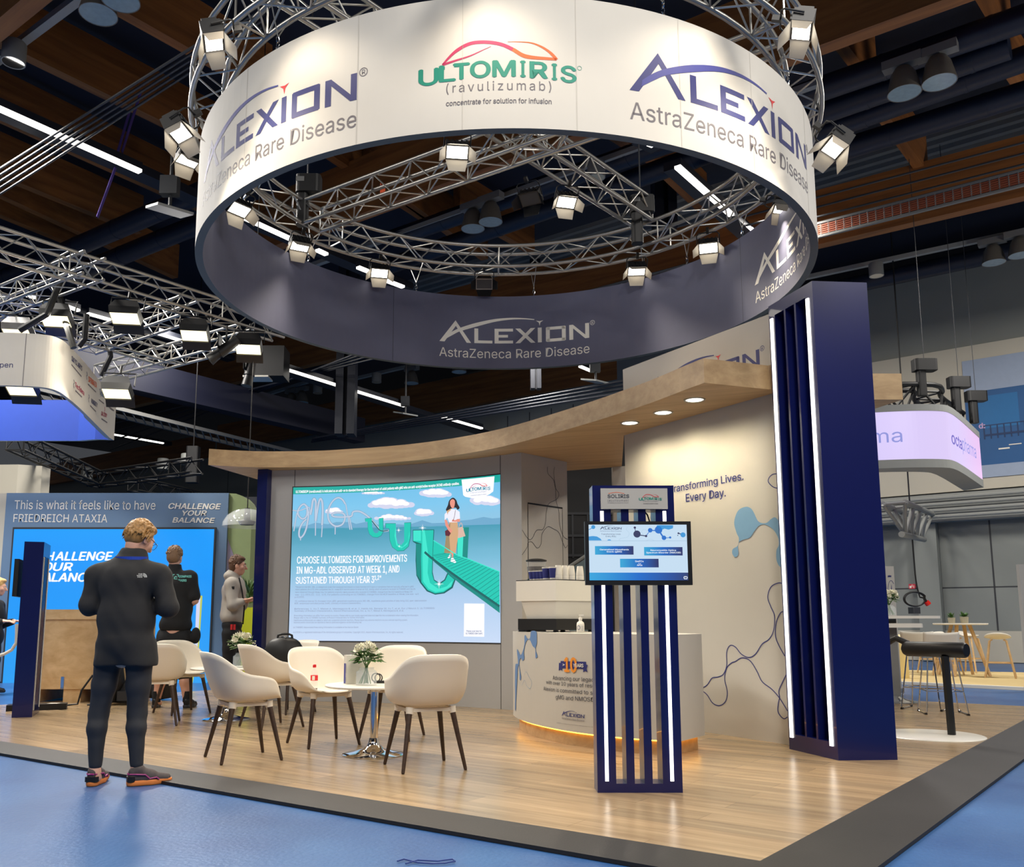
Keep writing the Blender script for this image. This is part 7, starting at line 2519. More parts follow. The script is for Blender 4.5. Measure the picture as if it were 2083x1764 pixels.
# far beige platform with wooden bar tables and stools
mb = MB()
a = [at_z(1790, 1388, -.0), at_z(2083, 1402, 0), at_z(2300, 1410, 0), at_z(2300, 1362, 0), at_z(2083, 1362, 0), at_z(1790, 1362, 0)]
a = [at_z(1700, 1384), at_z(2083, 1402), at_z(2400, 1417), at_z(2400, 1372), at_z(2083, 1370), at_z(1700, 1362)]
mb.prism([(p.x, p.y) for p in a], -.019, .02)
struct('floor_platform', mb, mat('sand carpet', (210, 186, 132), .9, var=.05))
mb = MB()
e0_, e1_ = a[0], a[2]
bar_box(Vector((e0_.x, e0_.y, -.018)), Vector((e1_.x, e1_.y, -.018)), .12, .05, mb)
struct('trim_3', mb, M['white'])
SY = 17.2
def wood_table(px, label, tall=True):
    pc = at_y(px, 1268, SY)
    t = thing('wooden_bar_table', label, 'table', (pc.x, SY, .02), 0)
    h = pc.z
    mb = MB(); mb.lathe([(.001, h - .03), (.46, h - .03), (.475, h - .015), (.47, h), (.001, h)], 36, c=(pc.x, SY, 0)); part('tabletop', mb, M['white'], t, True)
    for sx in (-1, 1):
        for sy in (-1, 1):
            mb = MB(); mb.tube((pc.x + sx * .33, SY + sy * .3, .021), (pc.x + sx * .12, SY + sy * .1, h - .03), .03, .035, n=8); part('leg', mb, M['ply'], t, True)
    return pc.x, h
wx, wh = wood_table(1953, 'round white bar table on splayed oak legs with two potted plants')
for px, s, lab in ((1936, 1.0, 'small potted plant with pale green leaves on the oak-legged bar table'), (1962, 1.15, 'small potted plant with dark drooping leaves on the oak-legged bar table')):
    p = Vector((at_y(px, 1266, SY - .1).x, SY - .1, wh))
    t = thing('potted_plant', lab, 'plant', p, 0, 'potted plants on the oak-legged table')
    mb = MB(); mb.lathe([(.055 * s, 0), (.068 * s, .105 * s), (.06 * s, .105 * s), (.05 * s, .06)], 20, c=p); part('pot', mb, mat('stone pot', (168, 160, 138), .8), t, True)
    mb = MB(); rnd = random.Random(px)
    for i in range(46):
        a_ = rnd.uniform(0, 2 * PI); el = rnd.uniform(.1, 1.2)
        d = Vector((math.cos(a_) * math.cos(el), math.sin(a_) * math.cos(el), math.sin(el)))
        b_ = p + Vector((0, 0, .10 * s)); t_ = b_ + d * rnd.uniform(.07, .13) * s
        w = Vector((-math.sin(a_), math.cos(a_), 0)) * .016
        m_ = b_.lerp(t_, .6)
        mb.add([b_, m_ - w, t_, m_ + w], [(0, 1, 2, 3)])
    part('foliage', mb, M['leaf'], t)
def oak_stool():
    r = thing('oak_stool', 'x', 'stool', local=True)
    mb = MB()
    def f(u, v):
        a = 2 * PI * u
        rr = .2 * v
        h = .05 * max(0, math.sin(a)) * v ** 2 * 1.6 + .02 * v ** 3
        return Vector((rr * 1.1 * math.cos(a), rr * math.sin(a) * .95, .70 + h - .012 * (1 - v)))
    mb.grid(f, 28, 8)
    o = part('seat_shell', mb, M['white'], r, True, 80)
    so = o.modifiers.new('thickness', 'SOLIDIFY'); so.thickness = .02
    for sx in (-1, 1):
        for sy in (-1, 1):
            mb = MB(); mb.path([(sx * .10, sy * .09, .68), (sx * .135, sy * .125, .66), (sx * .24, sy * .23, 0)], .017, 8); part('leg', mb, M['ply'], r, True)
    mb = MB(); zf = .27
    mb.path([(-.2, -.19, zf), (.2, -.19, zf), (.2, .19, zf), (-.2, .19, zf)], .011, 6, closed=True); part('footrest', mb, M['ply'], r)
    return r
os_ = oak_stool()
for i, (px, Y, rz, lab) in enumerate([(2036, 16.6, 2.6, 'oak-legged stool with white shell seat standing clear at the end of the bar table'), (1976, 18.3, .6, 'oak-legged stool behind the table leg, its white seat just visible'), (1905, 18.0, -1.2, 'oak-legged stool half hidden behind the white wire stools'), (1930, 17.3, -2.2, 'oak-legged stool close under the potted plants, mostly hidden by the perch')]):
    p = (at_y(px, 1380, Y).x, Y, .02)
    if i == 0:
        os_['label'] = lab; os_['group'] = 'oak-legged stools'; os_.location = p; os_.rotation_euler = (0, 0, rz)
    else:
        copy_tree(os_, lab, 'oak-legged stools', p, rz)
xe = at_y(2077, 1200, 14).x
mb = MB(); mb.box((xe, 14, 0), (xe + 1.4, 14.08, at_y(2077, 1148, 14).z)); single('display_panel', mb, M['white_wall'], 'white display panel cut off by the picture edge, before the grey wall', 'panel')
# glazed stair front seen through the gap behind the counter
GYB = 14.5
x0, x1 = at_y(1152, 1080, GYB).x, at_y(1275, 1080, GYB).x
t = thing('dark_partition', 'dark glazed partition in the gap between the screen wall and the white wall', 'stand wall', ((x0 + x1) / 2, GYB, 0))
mb = MB(); mb.box((x0 - .2, GYB, 0), (x1 + .3, GYB + .1, ZW + 1.0)); part('dark_panel', mb, M['black'], t)
mb = MB()
for py in (1045, 1090, 1130):
    z = at_y(1190, py, GYB).z; mb.box((x0 - .2, GYB - .03, z - .02), (x1 + .3, GYB, z + .02))
for px in (1165, 1196, 1226):
    x = at_y(px, 1100, GYB).x; mb.box((x - .015, GYB - .028, at_y(px, 1135, GYB).z), (x + .015, GYB, at_y(px, 1045, GYB).z))
part('glazing_bar', mb, M['dark_grey'], t)
p0, p1 = at_y(1150, 1158, 13.6), at_y(1205, 1122, 13.6)
t = thing('glass_balustrade', 'sloping glass balustrade with a pale handrail behind the coffee machine', 'balustrade', p0)
mb = MB(); mb.tube(p0, p1, .025, n=8); mb.tube(p0, Vector((p0.x, 13.6, 0)), .02, n=8); part('handrail', mb, M['pipe'], t)
mb = MB(); mb.add([Vector((p0.x, 13.6, 0)), Vector((p1.x, 13.6, 0)), p1 - Vector((0, 0, .04)), p0 - Vector((0, 0, .04))], [(0, 1, 2, 3)]); part('pane', mb, mat('blue-grey glass', (128, 150, 158), .15), t)
# ================================================================== people
def capsule(p, a, b, ra, rb):
    a, b = np.array(a, float), np.array(b, float)
    ab = b - a
    L2 = max(ab @ ab, 1e-12)
    t = np.clip(((p - a) @ ab) / L2, 0, 1)
    d = np.linalg.norm(p - a - t[..., None] * ab, axis=-1)
    return d - (ra + (rb - ra) * t)


def ellip(p, c, r, R=None):
    q = p - np.array(c, float)
    if R is not None:
        q = q @ np.array(R)
    r = np.array(r, float)
    k0 = np.linalg.norm(q / r, axis=-1)
    k1 = np.linalg.norm(q / (r * r), axis=-1) + 1e-9
    return k0 * (k0 - 1) / k1


def sdf_mesh(prims, res, k=0.02, noise=None):
    """one continuous surface round smoothly joined shapes; prims: ('c', a, b, ra, rb[, k]) or ('e', c, r, R[, k]); a leading '-' cuts"""
    lo, hi = np.full(3, 1e9), np.full(3, -1e9)
    bb = []
    for pr in prims:
        if pr[0][-1] == 'c':
            a, b = np.array(pr[1], float), np.array(pr[2], float)
            r = max(pr[3], pr[4])
            l, h = np.minimum(a, b) - r, np.maximum(a, b) + r
        else:
            r = max(pr[2]) if pr[3] is not None else np.array(pr[2])
            l, h = np.array(pr[1]) - r, np.array(pr[1]) + r
        bb.append((l, h))
        if pr[0][0] != '-':
            lo, hi = np.minimum(lo, l), np.maximum(hi, h)
    lo -= 4 * res
    hi += 4 * res
    n = np.ceil((hi - lo) / res).astype(int) + 1
    F = np.full(n, 0.5, np.float32)
    for pr, (l, h) in zip(prims, bb):
        kk = pr[-1] if len(pr) > (5 if pr[0][-1] == 'c' else 4) else k
        m = kk + 3 * res + .01
        i0 = np.clip(np.floor((l - m - lo) / res).astype(int), 0, n - 1)
        i1 = np.clip(np.ceil((h + m - lo) / res).astype(int) + 1, 1, n)
        if (i1 <= i0).any():
            continue
        gx = [lo[d] + res * np.arange(i0[d], i1[d]) for d in range(3)]
        P_ = np.stack(np.meshgrid(*gx, indexing='ij'), -1)
        d = capsule(P_, *pr[1:5]) if pr[0][-1] == 'c' else ellip(P_, *pr[1:4])
        S = (slice(i0[0], i1[0]), slice(i0[1], i1[1]), slice(i0[2], i1[2]))
        f = F[S]
        if pr[0][0] == '-':
            d = -d
            hh = np.maximum(kk - np.abs(f - d), 0) / kk
            F[S] = np.maximum(f, d) + hh * hh * kk / 4
        else:
            hh = np.maximum(kk - np.abs(f - d), 0) / kk
            F[S] = np.minimum(f, d) - hh * hh * kk / 4
    if noise is not None:
        gx = [lo[d] + res * np.arange(n[d]) for d in range(3)]
        P_ = np.stack(np.meshgrid(*gx, indexing='ij'), -1)
        F = F + noise(P_).astype(np.float32)
    ins = F < 0
    # surface nets
    c = [F[i:n[0] - 1 + i, j:n[1] - 1 + j, l:n[2] - 1 + l] for i in (0, 1) for j in (0, 1) for l in (0, 1)]
    offs = [(i, j, l) for i in (0, 1) for j in (0, 1) for l in (0, 1)]
    neg = sum((q < 0).astype(int) for q in c)
    act = (neg > 0) & (neg < 8)
    idx = np.argwhere(act)
    vid = np.full(act.shape, -1, int)
    vid[act] = np.arange(len(idx))
    vals = np.stack([q[act] for q in c], 1)
    acc = np.zeros((len(idx), 3)); cnt = np.zeros(len(idx))
    for e0 in range(8):
        for ax in range(3):
            o0 = offs[e0]
            if o0[ax]:
                continue
            o1 = list(o0); o1[ax] = 1
            e1 = offs.index(tuple(o1))
            v0, v1 = vals[:, e0], vals[:, e1]
            cr = (v0 < 0) != (v1 < 0)
            t = np.where(cr, v0 / np.where(np.abs(v0 - v1) < 1e-9, 1, v0 - v1), 0)
            p = np.array(o0, float)[None] + t[:, None] * (np.eye(3)[ax])[None]
            acc += np.where(cr[:, None], p, 0); cnt += cr
    V = lo + (idx + acc / np.maximum(cnt, 1)[:, None]) * res
    faces = []
    for ax in range(3):
        u, w = (ax + 1) % 3, (ax + 2) % 3
        sl0 = [slice(None)] * 3; sl1 = [slice(None)] * 3
        sl0[ax] = slice(0, n[ax] - 1); sl1[ax] = slice(1, n[ax])
        a, b = ins[tuple(sl0)], ins[tuple(sl1)]
        cr = np.argwhere(a != b)
        ok = (cr[:, u] > 0) & (cr[:, w] > 0) & (cr[:, u] < n[u] - 1) & (cr[:, w] < n[w] - 1)
        cr = cr[ok]
        flip = a[tuple(cr.T)]
        def at(du, dw):
            q = cr.copy(); q[:, u] += du; q[:, w] += dw
            return vid[tuple(q.T)]
        q = np.stack([at(-1, -1), at(0, -1), at(0, 0), at(-1, 0)], 1)
        q = np.where(flip[:, None], q, q[:, ::-1])
        faces.append(q)
    Fc = np.concatenate(faces)
    Fc = Fc[(Fc >= 0).all(1)]
    me = bpy.data.meshes.new('figure')
    me.from_pydata(V.tolist(), [], Fc.tolist())
    me.polygons.foreach_set('use_smooth', [True] * len(me.polygons))
    me.update()
    return me, V, Fc


def hand(prims, wrist, d, palm_n, thumb_side, curl=.5, s=1.0):
    """palm with four bent fingers of different lengths and a thumb; d: pointing direction, palm_n: out of the palm"""
    d = np.array(Vector(d).normalized()); pn = np.array(palm_n, float)
    pn = pn - d * (pn @ d); pn /= np.linalg.norm(pn)
    sd = np.cross(d, pn) * thumb_side
    w = np.array(wrist)
    for i in range(4):
        o = (i - 1.5) * .019 * s
        prims.append(('c', w + sd * o * .7, w + d * .085 * s + sd * o, .014 * s, .0125 * s, .012))
    for i, ln_ in enumerate((.072, .080, .075, .058)):
        o = (1.5 - i) * .0205 * s
        p = w + d * .085 * s + sd * o
        ang = curl * .5
        q = p
        for seg, fr in enumerate((.45, .32, .23)):
            dd = d * math.cos(ang) + pn * math.sin(ang)
            e = q + dd * ln_ * fr * s
            prims.append(('c', q, e, .0088 * s - .0006 * seg, .0082 * s - .0006 * seg, .004))
            q = e
            ang += curl * .75
    t0 = w + d * .025 * s + sd * .028 * s
    t1 = t0 + (d * .6 + sd * .7 + pn * .35) * .04 * s
    t2 = t1 + (d * .85 + sd * .2 + pn * .45) * .034 * s
    prims.append(('c', w + d * .01 * s + sd * .012 * s, t0, .014 * s, .0135 * s, .012))
    prims.append(('c', t0, t1, .0125 * s, .0105 * s, .006))
    prims.append(('c', t1, t2, .0105 * s, .009 * s, .004))


def rotm(yaw_, pitch=0.0, roll=0.0):
    return (Matrix.Rotation(yaw_, 3, 'Z') @ Matrix.Rotation(pitch, 3, 'X') @ Matrix.Rotation(roll, 3, 'Y'))


M['skin'] = mat('pale skin', (222, 170, 146), 0.5, var=.06, scale=14)
M['eye'] = mat('eye white', (235, 232, 226), .25)
M['iris'] = mat('dark iris', (44, 52, 60), .2)


def head_prims(c, R, s=1.0):
    """face looks along local +y of R"""
    c = np.array(c); Rm = np.array(R)
    T = lambda v: c + Rm @ (np.array(v) * s)
    e = lambda v, r: ('e', T(v), tuple(np.array(r) * s), Rm, .018 * s)
    P_ = [e((0, -.012, .032), (.076, .094, .092)), e((0, .022, -.02), (.064, .078, .09)), e((0, .052, -.082), (.036, .036, .032)), e((0, .078, .03), (.05, .022, .022))]
    P_ += [('c', T((0, .095, .018)), T((0, .118, -.022)), .009 * s, .0145 * s, .014), ('e', T((0, .088, -.056)), (.024 * s, .012 * s, .008 * s), Rm, .010), ('e', T((0, .088, -.068)), (.02 * s, .011 * s, .008 * s), Rm, .008)]
    for sx in (-1, 1):
        P_ += [('-e', T((sx * .031, .102, .014)), (.017 * s, .014 * s, .010 * s), Rm, .012), ('e', T((sx * .076, -.004, -.004)), (.010 * s, .022 * s, .034 * s), Rm, .006), ('e', T((sx * .046, .06, -.018)), (.022 * s, .024 * s, .024 * s), Rm, .02)]
    return P_, T


def face_parts(root, T, R, s=1.0, brow=None):
    for sx in (-1, 1):
        mb = MB(); mb.ball(T((sx * .031, .084, .014)), .0125 * s, 8); mb2 = MB(); mb2.ball(T((sx * .031, .0925, .014)), .0062 * s, 6)
        e = part('eye', mb, M['eye'], root, True); part('iris', mb2, M['iris'], e, True)
    if brow:
        for sx in (-1, 1):
            mb = MB(); mb.path([T((sx * .014, .099, .034)), T((sx * .032, .099, .041)), T((sx * .05, .086, .036))], .0042 * s, 6); part('eyebrow', mb, brow, root, True)


def hair_mesh(T, R, s=1.0, length=.02, seed=1, back=.0, strands=220, top=.03, sides=1.0):
    """cap of hair with combed locks"""
    rnd = random.Random(seed)
    Rm = np.array(R)
    P_ = [('e', T((0, -.022, .046)), tuple(np.array((.083, .096, .09)) * s), Rm, .02), ('e', T((0, -.05, -.012 - back)), tuple(np.array((.072, .062, .07)) * s), Rm, .02), ('e', T((0, .03, .10)), tuple(np.array((.06, .06, .035)) * s), Rm, .02)]
    for i in range(strands):
        a = rnd.uniform(0, 2 * PI); el = rnd.uniform(-.25, 1.45)
        n = np.array((math.cos(a) * math.cos(el), math.sin(a) * math.cos(el), math.sin(el)))
        if n[1] > .45 and n[2] < .55:
            continue
        lift = 1 + .10 * max(0, n[2]) * rnd.random()
        b = np.array((n[0] * .080 * lift, n[1] * .092 * lift - .02, n[2] * .088 * lift + .045))
        fl = np.array((n[0] * .3 + .1 * math.sin(seed), -.25 - .2 * n[1], -.9 + .6 * n[2])) * length * rnd.uniform(.6, 1.3)
        m_ = b + n * .006 + fl * .5
        e = b + n * .003 + fl + np.array((0, 0, top * max(0, n[2]) * .2))
        P_.append(('c', T(b), T(m_), .0075 * s, .0065 * s, .004)); P_.append(('c', T(m_), T(e), .0065 * s, .003 * s, .004))
    me, _, _ = sdf_mesh(P_, .0048 * s, .012)
    return me


def cut_below(P_, c, r):
    return P_


def shoe(root, heel, toe_dir, mats, L_=.29, h=.1):
    """low shoe: sole and upper; heel: ground point under the heel"""
    d = Vector((toe_dir[0], toe_dir[1], 0)).normalized(); sd = Vector((-d.y, d.x, 0))
    hb = Vector(heel)
    T = lambda f, w, z: tuple(hb + d * (f * L_) + sd * w + Vector((0, 0, z)))
    P_ = [('c', T(.12, 0, .048), T(.45, 0, .05), .036, .038, .02), ('c', T(.45, 0, .05), T(.84, .004, .036), .038, .030, .02), ('c', T(.12, 0, .085), T(.2, 0, .105), .036, .040, .02), ('c', T(.2, 0, .09), T(.5, 0, .068), .036, .030, .02), ('-e', T(.18, 0, .155), (.034, .034, .05), None, .012)]
    me, _, _ = sdf_mesh(P_, .0055, .015)
    up = part('shoe', me, mats[0], root)
    Q = [('c', T(.10, 0, .020), T(.5, .004, .020), .040, .043, .02), ('c', T(.5, .004, .02), T(.86, .006, .026), .045, .032, .02)]
    me, V, F_ = sdf_mesh(Q, .006, .012)
    for v in me.vertices:
        z = v.co.z - hb.z
        v.co.z = hb.z + min(max(z, .001), .036)
    part('sole', me, mats[1], up)
    return up, T


def leg_chain(hip, knee, ank, r=(.088, .06, .058, .038)):
    hip, knee, ank = map(np.array, (hip, knee, ank))
    d = (ank - knee)
    calf = knee + d * .28 + np.array((0, -.014, 0))
    return [('c', hip, hip + (knee - hip) * .5, r[0], r[0] * .82, .03), ('c', hip + (knee - hip) * .5, knee, r[0] * .82, r[1], .03), ('c', knee, calf, r[1] * .95, r[2], .03), ('c', calf, ank, r[2], r[3], .03)]


# ---- nearest man: seen from behind, dark fleece jacket and tights
MY = at_z(235, 1598, -.02).y
MXc = at_z(243, 1598, -.02).x
m1 = thing('person', 'person seen from behind in black fleece jacket, dark tights and trail shoes, looking down', 'person', (MXc, MY, -.02), local=True)
def q1(px, py, dy=0.0):
    p = at_y(px, py, MY + dy)
    return (p.x - MXc, dy, p.z + .02)
hipL, hipR = q1(223, 1335, .0), q1(284, 1335, .0)
knL, knR = q1(201, 1452, .02), q1(279, 1452, .03)
anL, anR = q1(193, 1572, -.005), q1(277, 1570, .0)
pel = q1(256, 1320); wst = q1(257, 1255, .01); chs = q1(258, 1185, .015); nb = q1(266, 1142, .05)
shL, shR = q1(196, 1172, .02), q1(327, 1172, .02)
elL, elR = q1(183, 1232, -.01), q1(342, 1236, -.01)
wrL, wrR = q1(222, 1225, .24), q1(300, 1228, .24)
headc = q1(284, 1098, .085)
HR = rotm(-.45, -.45, .06)
HP, HT = head_prims(headc, HR, 1.02)
body = []
body += [('e', pel, (.150, .10, .11), None, .05), ('c', pel, wst, .12, .118, .05), ('c', wst, chs, .125, .14, .05), ('e', chs, (.175, .105, .13), None, .05), ('c', shL, shR, .062, .062, .05)]
body += leg_chain(hipL, knL, anL, (.08, .05, .046, .034)) + leg_chain(hipR, knR, anR, (.08, .05, .046, .034))
body += [('c', shL, elL, .055, .042, .03), ('c', shR, elR, .055, .042, .03), ('c', elL, wrL, .042, .028, .02), ('c', elR, wrR, .042, .028, .02)]
body += [('c', nb, tuple(np.array(headc) + np.array(HR) @ np.array((0, -.03, -.055))), .056, .052, .03)] + HP
for an, dx in ((anL, (-.05, 1)), (anR, (.9, .5))):
    dv = Vector((dx[0], dx[1], 0)).normalized()
    a = np.array(an)
    body += [('c', a, tuple(np.array((a[0], a[1], .05))), .037, .036, .02), ('c', (a[0], a[1], .05), (a[0] + dv.x * .13, a[1] + dv.y * .13, .04), .034, .03, .02)]
hand(body, wrL, (.5, .75, .25), (.7, -.1, .6), 1, .9)
hand(body, wrR, (-.5, .75, .25), (-.7, -.1, .6), -1, .9)
me, _, _ = sdf_mesh(body, .0068, .03)
part('body', me, M['skin'], m1)
face_parts(m1, HT, HR)
M['fleece'] = mat('black fleece', (34, 34, 36), .85, var=.15, scale=40, bump=.15, bscale=500)
M['tights'] = mat('dark tights', (38, 40, 46), .75, var=.1, bump=.05, bscale=400)
hemL, hemR = q1(222, 1345), q1(292, 1340)
jk = [('e', q1(257, 1318, 0), (.200, .135, .14), None, .05), ('e', q1(258, 1262, 0), (.190, .132, .15), None, .05), ('c', q1(256, 1300), wst, .165, .152, .06), ('c', wst, chs, .158, .165, .06), ('e', chs, (.21, .128, .145), None, .05), ('c', shL, shR, .068, .068, .06), ('c', tuple(np.array(nb) + (0, -.03, -.03)), tuple(np.array(shL) * .8 + np.array(nb) * .2), .07, .066, .05), ('c', tuple(np.array(nb) + (0, -.03, -.03)), tuple(np.array(shR) * .8 + np.array(nb) * .2), .07, .066, .05),
      ('c', shL, elL, .068, .064, .04), ('c', shR, elR, .068, .066, .04), ('c', elL, tuple(np.array(elL) * .12 + np.array(wrL) * .88), .066, .046, .03), ('c', elR, tuple(np.array(elR) * .12 + np.array(wrR) * .88), .068, .046, .03)]
jk += [('e', q1(228, 1350), (.116, .134, .12), None, .05), ('e', q1(285, 1346), (.114, .134, .12), None, .05)]
nk = np.array(nb)
jk += [('c', tuple(nk + (0, -.012, -.05)), tuple(nk + (.014, .0, .022)), .118, .100, .03)]
jk += [('-e', tuple(nk + (.018, .01, .125)), (.088, .092, .06), None, .008), ('-e', q1(256, 1388, 0), (.5, .45, .118), None, .010)]
wob = lambda P_: .0022 * np.sin(P_[..., 2] * 17 + 4 * np.sin(P_[..., 0] * 9 + 2)) * np.sin(P_[..., 0] * 21 + P_[..., 2] * 7) + .0012 * np.sin(P_[..., 2] * 41 + 5 * np.sin(P_[..., 0] * 13))
me, _, _ = sdf_mesh(jk, .0072, .03, wob)
jkt = part('jacket', me, M['fleece'], m1)
# collar lining, lanyard, shoulder mark, hem seam
mb = MB()
for k in range(1):
    pts = [tuple(nk + np.array((.012 + .116 * math.cos(a), -.006 + .118 * math.sin(a), .02 + .006 * math.sin(a)))) for a in np.linspace(math.radians(190), math.radians(350), 20)]
for a, b in zip(pts[:-1], pts[1:]):
    a, b = Vector(a), Vector(b)
    mb.add([a - Vector((0, 0, .011)), b - Vector((0, 0, .011)), b + Vector((0, 0, .011)), a + Vector((0, 0, .011))], [(0, 1, 2, 3)])
part('lanyard', mb, mat('blue lanyard', (24, 62, 170), .5), m1)
lg = at_y(303, 1174, MY); lx_, lz_ = lg.x - MXc, lg.z + .02
lsf = Surf([(lx_ - .3, -.152), (lx_ + .3, -.128)])
mb = MB()
U = lambda x: .3 + x
for i, (a, b, z) in enumerate(((-.006, .014, .014), (-.014, .014, .004), (-.010, .014, -.006))):
    lsf.text(mb, ('THE', 'NORTH', 'FACE')[i], (U(a - .014), lz_ + z - .004), (U(b - .006), lz_ + z - .004), .007, 0, 0, bold=.06)
for r in (.011, .018, .025):
    lsf.strip(mb, [(U(.012 + r * math.cos(a)), lz_ - .009 + r * 1.05 * math.sin(a)) for a in np.linspace(0, PI / 2, 9)], .0045, 0)
part('jacket_mark', mb, M['ink_white'], jkt)
tg = leg_chain(hipL, knL, tuple(np.array(anL) + (0, 0, .055)), (.094, .063, .061, .043)) + leg_chain(hipR, knR, tuple(np.array(anR) + (0, 0, .055)), (.094, .063, .061, .043)) + [('e', pel, (.162, .112, .10), None, .05)]
me, _, _ = sdf_mesh(tg, .0072, .03, lambda P_: .0007 * np.sin(P_[..., 2] * 55 + 3 * np.sin(P_[..., 0] * 30)))
part('tights', me, M['tights'], m1)
me = hair_mesh(HT, HR, 1.03, .046, 3, -.012, 460)
M['blond'] = mat('strawberry blond hair', (158, 116, 62), .5, var=.5, scale=45, stretch=(1, 1, .35))
part('hair', me, M['blond'], m1)
mb = MB()
g_ = [HT((.079, -.01, .016)), HT((.082, .05, .016)), HT((.072, .098, .012))]
mb.path(g_, .0022, 6)
for sx in (-1, 1):
    mb.path([HT((sx * .04 + .032 * math.cos(a), .112 - .012 * abs(math.cos(a)) * (1 if sx * math.cos(a) > 0 else 0), .004 + .022 * math.sin(a))) for a in np.linspace(0, 2 * PI, 17)[:-1]], .0018, 5, closed=True)
part('glasses', mb, M['dark_grey'], m1)
M['shoe1'] = mat('grey mesh trail shoe', (74, 66, 66), .7, var=.3, scale=60)
M['sole1'] = mat('orange rubber sole', (226, 130, 60), .6, var=.1)
def trail_shoe(heel, d):
    up, T = shoe(m1, heel, d, (M['shoe1'], M['sole1']))
    mb = MB()
    mb.rbox((-.045, -.047, .03), (.045, .01, .062), .03, mat=Matrix.Translation(T(.13, 0, 0)) @ Vector((d[0], d[1], 0)).to_track_quat('Y', 'Z').to_matrix().to_4x4())
    part('heel_cup', mb, M['black'], up)
    mb = MB()
    dv = Vector((d[0], d[1], 0)).normalized(); sv = Vector((-dv.y, dv.x, 0))
    for s in (-1, 1):
        mb.path([T(.02, s * .025, .078), T(.15, s * .043, .078), T(.35, s * .043, .072), T(.45, s * .042, .045), T(.6, s * .04, .05), T(.66, s * .036, .035)], .006, 5)
    mb.path([T(-.0, -.02, .078), T(-.012, 0, .08), T(.0, .02, .078)], .006, 5)
    part('purple_band', mb, mat('magenta band', (150, 44, 110), .5), up)
    mb = MB()
    for i in range(5):
        f = .34 + .07 * i
        mb.path([T(f, -.034, .075 - .007 * i), T(f + .01, 0, .098 - .009 * i), T(f, .034, .075 - .007 * i)], .003, 5)
    part('lace', mb, M['dark_grey'], up)
hl = q1(190, 1604, 0); hr = q1(266, 1604, 0)
trail_shoe((hl[0], -.05, 0), (-.02, 1))
trail_shoe((hr[0] - .01, -.03, 0), (.88, .48))

# ---- man in black T-shirt and shorts, seen from behind
m2p = at_z(345, 1440)
m2 = thing('person', 'person seen from behind in black T-shirt with teal print and black shorts', 'person', (m2p.x, m2p.y, 0), local=True)
def q2(px, py, dy=0.0):
    p = at_y(px, py, m2p.y + dy)
    return (p.x - m2p.x, dy, p.z)
S2 = 1.12
pel = q2(357, 1290); wst = q2(362, 1240); chs = q2(362, 1195, .02); nb = q2(356, 1156, .03)
shL, shR = q2(338, 1175, .02), q2(386, 1175, .02)
elL, elR = q2(330, 1225, .0), q2(396, 1222, .0)
wrL, wrR = q2(342, 1238, .27), q2(384, 1235, .27)
hipL, hipR = q2(343, 1300), q2(372, 1300)
knL, knR = q2(330, 1372, .03), q2(376, 1372, .03)
anL, anR = q2(318, 1427), q2(380, 1427)
hc = q2(355, 1135, .06)
HR2 = rotm(.05, -.25, 0)
HP2, HT2 = head_prims(hc, HR2, 1.1)
body = [('e', pel, (.17, .11, .13), None, .05), ('c', pel, wst, .13, .13, .05), ('c', wst, chs, .135, .15, .05), ('e', chs, (.19, .115, .15), None, .05), ('c', shL, shR, .07, .07, .05)]
body += leg_chain(hipL, knL, anL, (.095, .066, .064, .042)) + leg_chain(hipR, knR, anR, (.095, .066, .064, .042))
body += [('c', shL, elL, .058, .045, .03), ('c', shR, elR, .058, .045, .03), ('c', elL, wrL, .045, .03, .02), ('c', elR, wrR, .045, .03, .02), ('c', nb, tuple(np.array(hc) + np.array((0, -.03, -.06))), .064, .058, .03)] + HP2
for a in (anL, anR):
    body += [('c', a, (a[0], a[1] + .1, .05), .04, .036, .02)]
hand(body, wrL, (.4, .8, .1), (.7, 0, .5), 1, .8, 1.05); hand(body, wrR, (-.4, .8, .1), (-.7, 0, .5), -1, .8, 1.05)
me, _, _ = sdf_mesh(body, .0078, .03)
part('body', me, M['skin'], m2)
face_parts(m2, HT2, HR2, 1.1)
M['tee'] = mat('black cotton', (24, 25, 28), .85, var=.12, scale=20)
ts = [('e', q2(357, 1272), (.20, .14, .13), None, .05), ('c', q2(358, 1265), wst, .165, .16, .06), ('c', wst, chs, .165, .175, .06), ('e', chs, (.225, .135, .165), None, .05), ('c', shL, shR, .085, .085, .06), ('c', shL, tuple(np.array(shL) * .2 + np.array(elL) * .8), .088, .082, .04), ('c', shR, tuple(np.array(shR) * .2 + np.array(elR) * .8), .088, .082, .04), ('c', tuple(np.array(nb) + (0, 0, -.05)), tuple(np.array(nb) + (0, 0, .015)), .095, .08, .03), ('-e', q2(357, 1300), (.4, .4, .11), None, .012), ('-e', tuple(np.array(nb) + (0, .0, .075)), (.075, .08, .045), None, .01)]
me, _, _ = sdf_mesh(ts, .0085, .03, lambda P_: .0025 * np.sin(P_[..., 2] * 21 + 3 * np.sin(P_[..., 0] * 14)) * np.sin(P_[..., 0] * 20))
tee = part('t_shirt', me, M['tee'], m2)
sh_ = [('e', pel, (.185, .13, .13), None, .04), ('e', q2(357, 1304), (.20, .145, .15), None, .04), ('c', hipL, tuple(np.array(knL) + (0, 0, .02)), .125, .108, .04), ('c', hipR, tuple(np.array(knR) + (0, 0, .02)), .125, .108, .04), ('e', q2(398, 1293, -.02), (.06, .06, .10), None, .02), ('e', q2(326, 1300, -.02), (.05, .05, .12), None, .02)]
me, _, _ = sdf_mesh(sh_, .0085, .03)
part('work_shorts', me, M['tee'], m2)
me = hair_mesh(HT2, HR2, 1.13, .02, 9, .0, 160)
part('hair', me, mat('ash brown hair', (128, 98, 72), .55, var=.3, scale=60), m2)
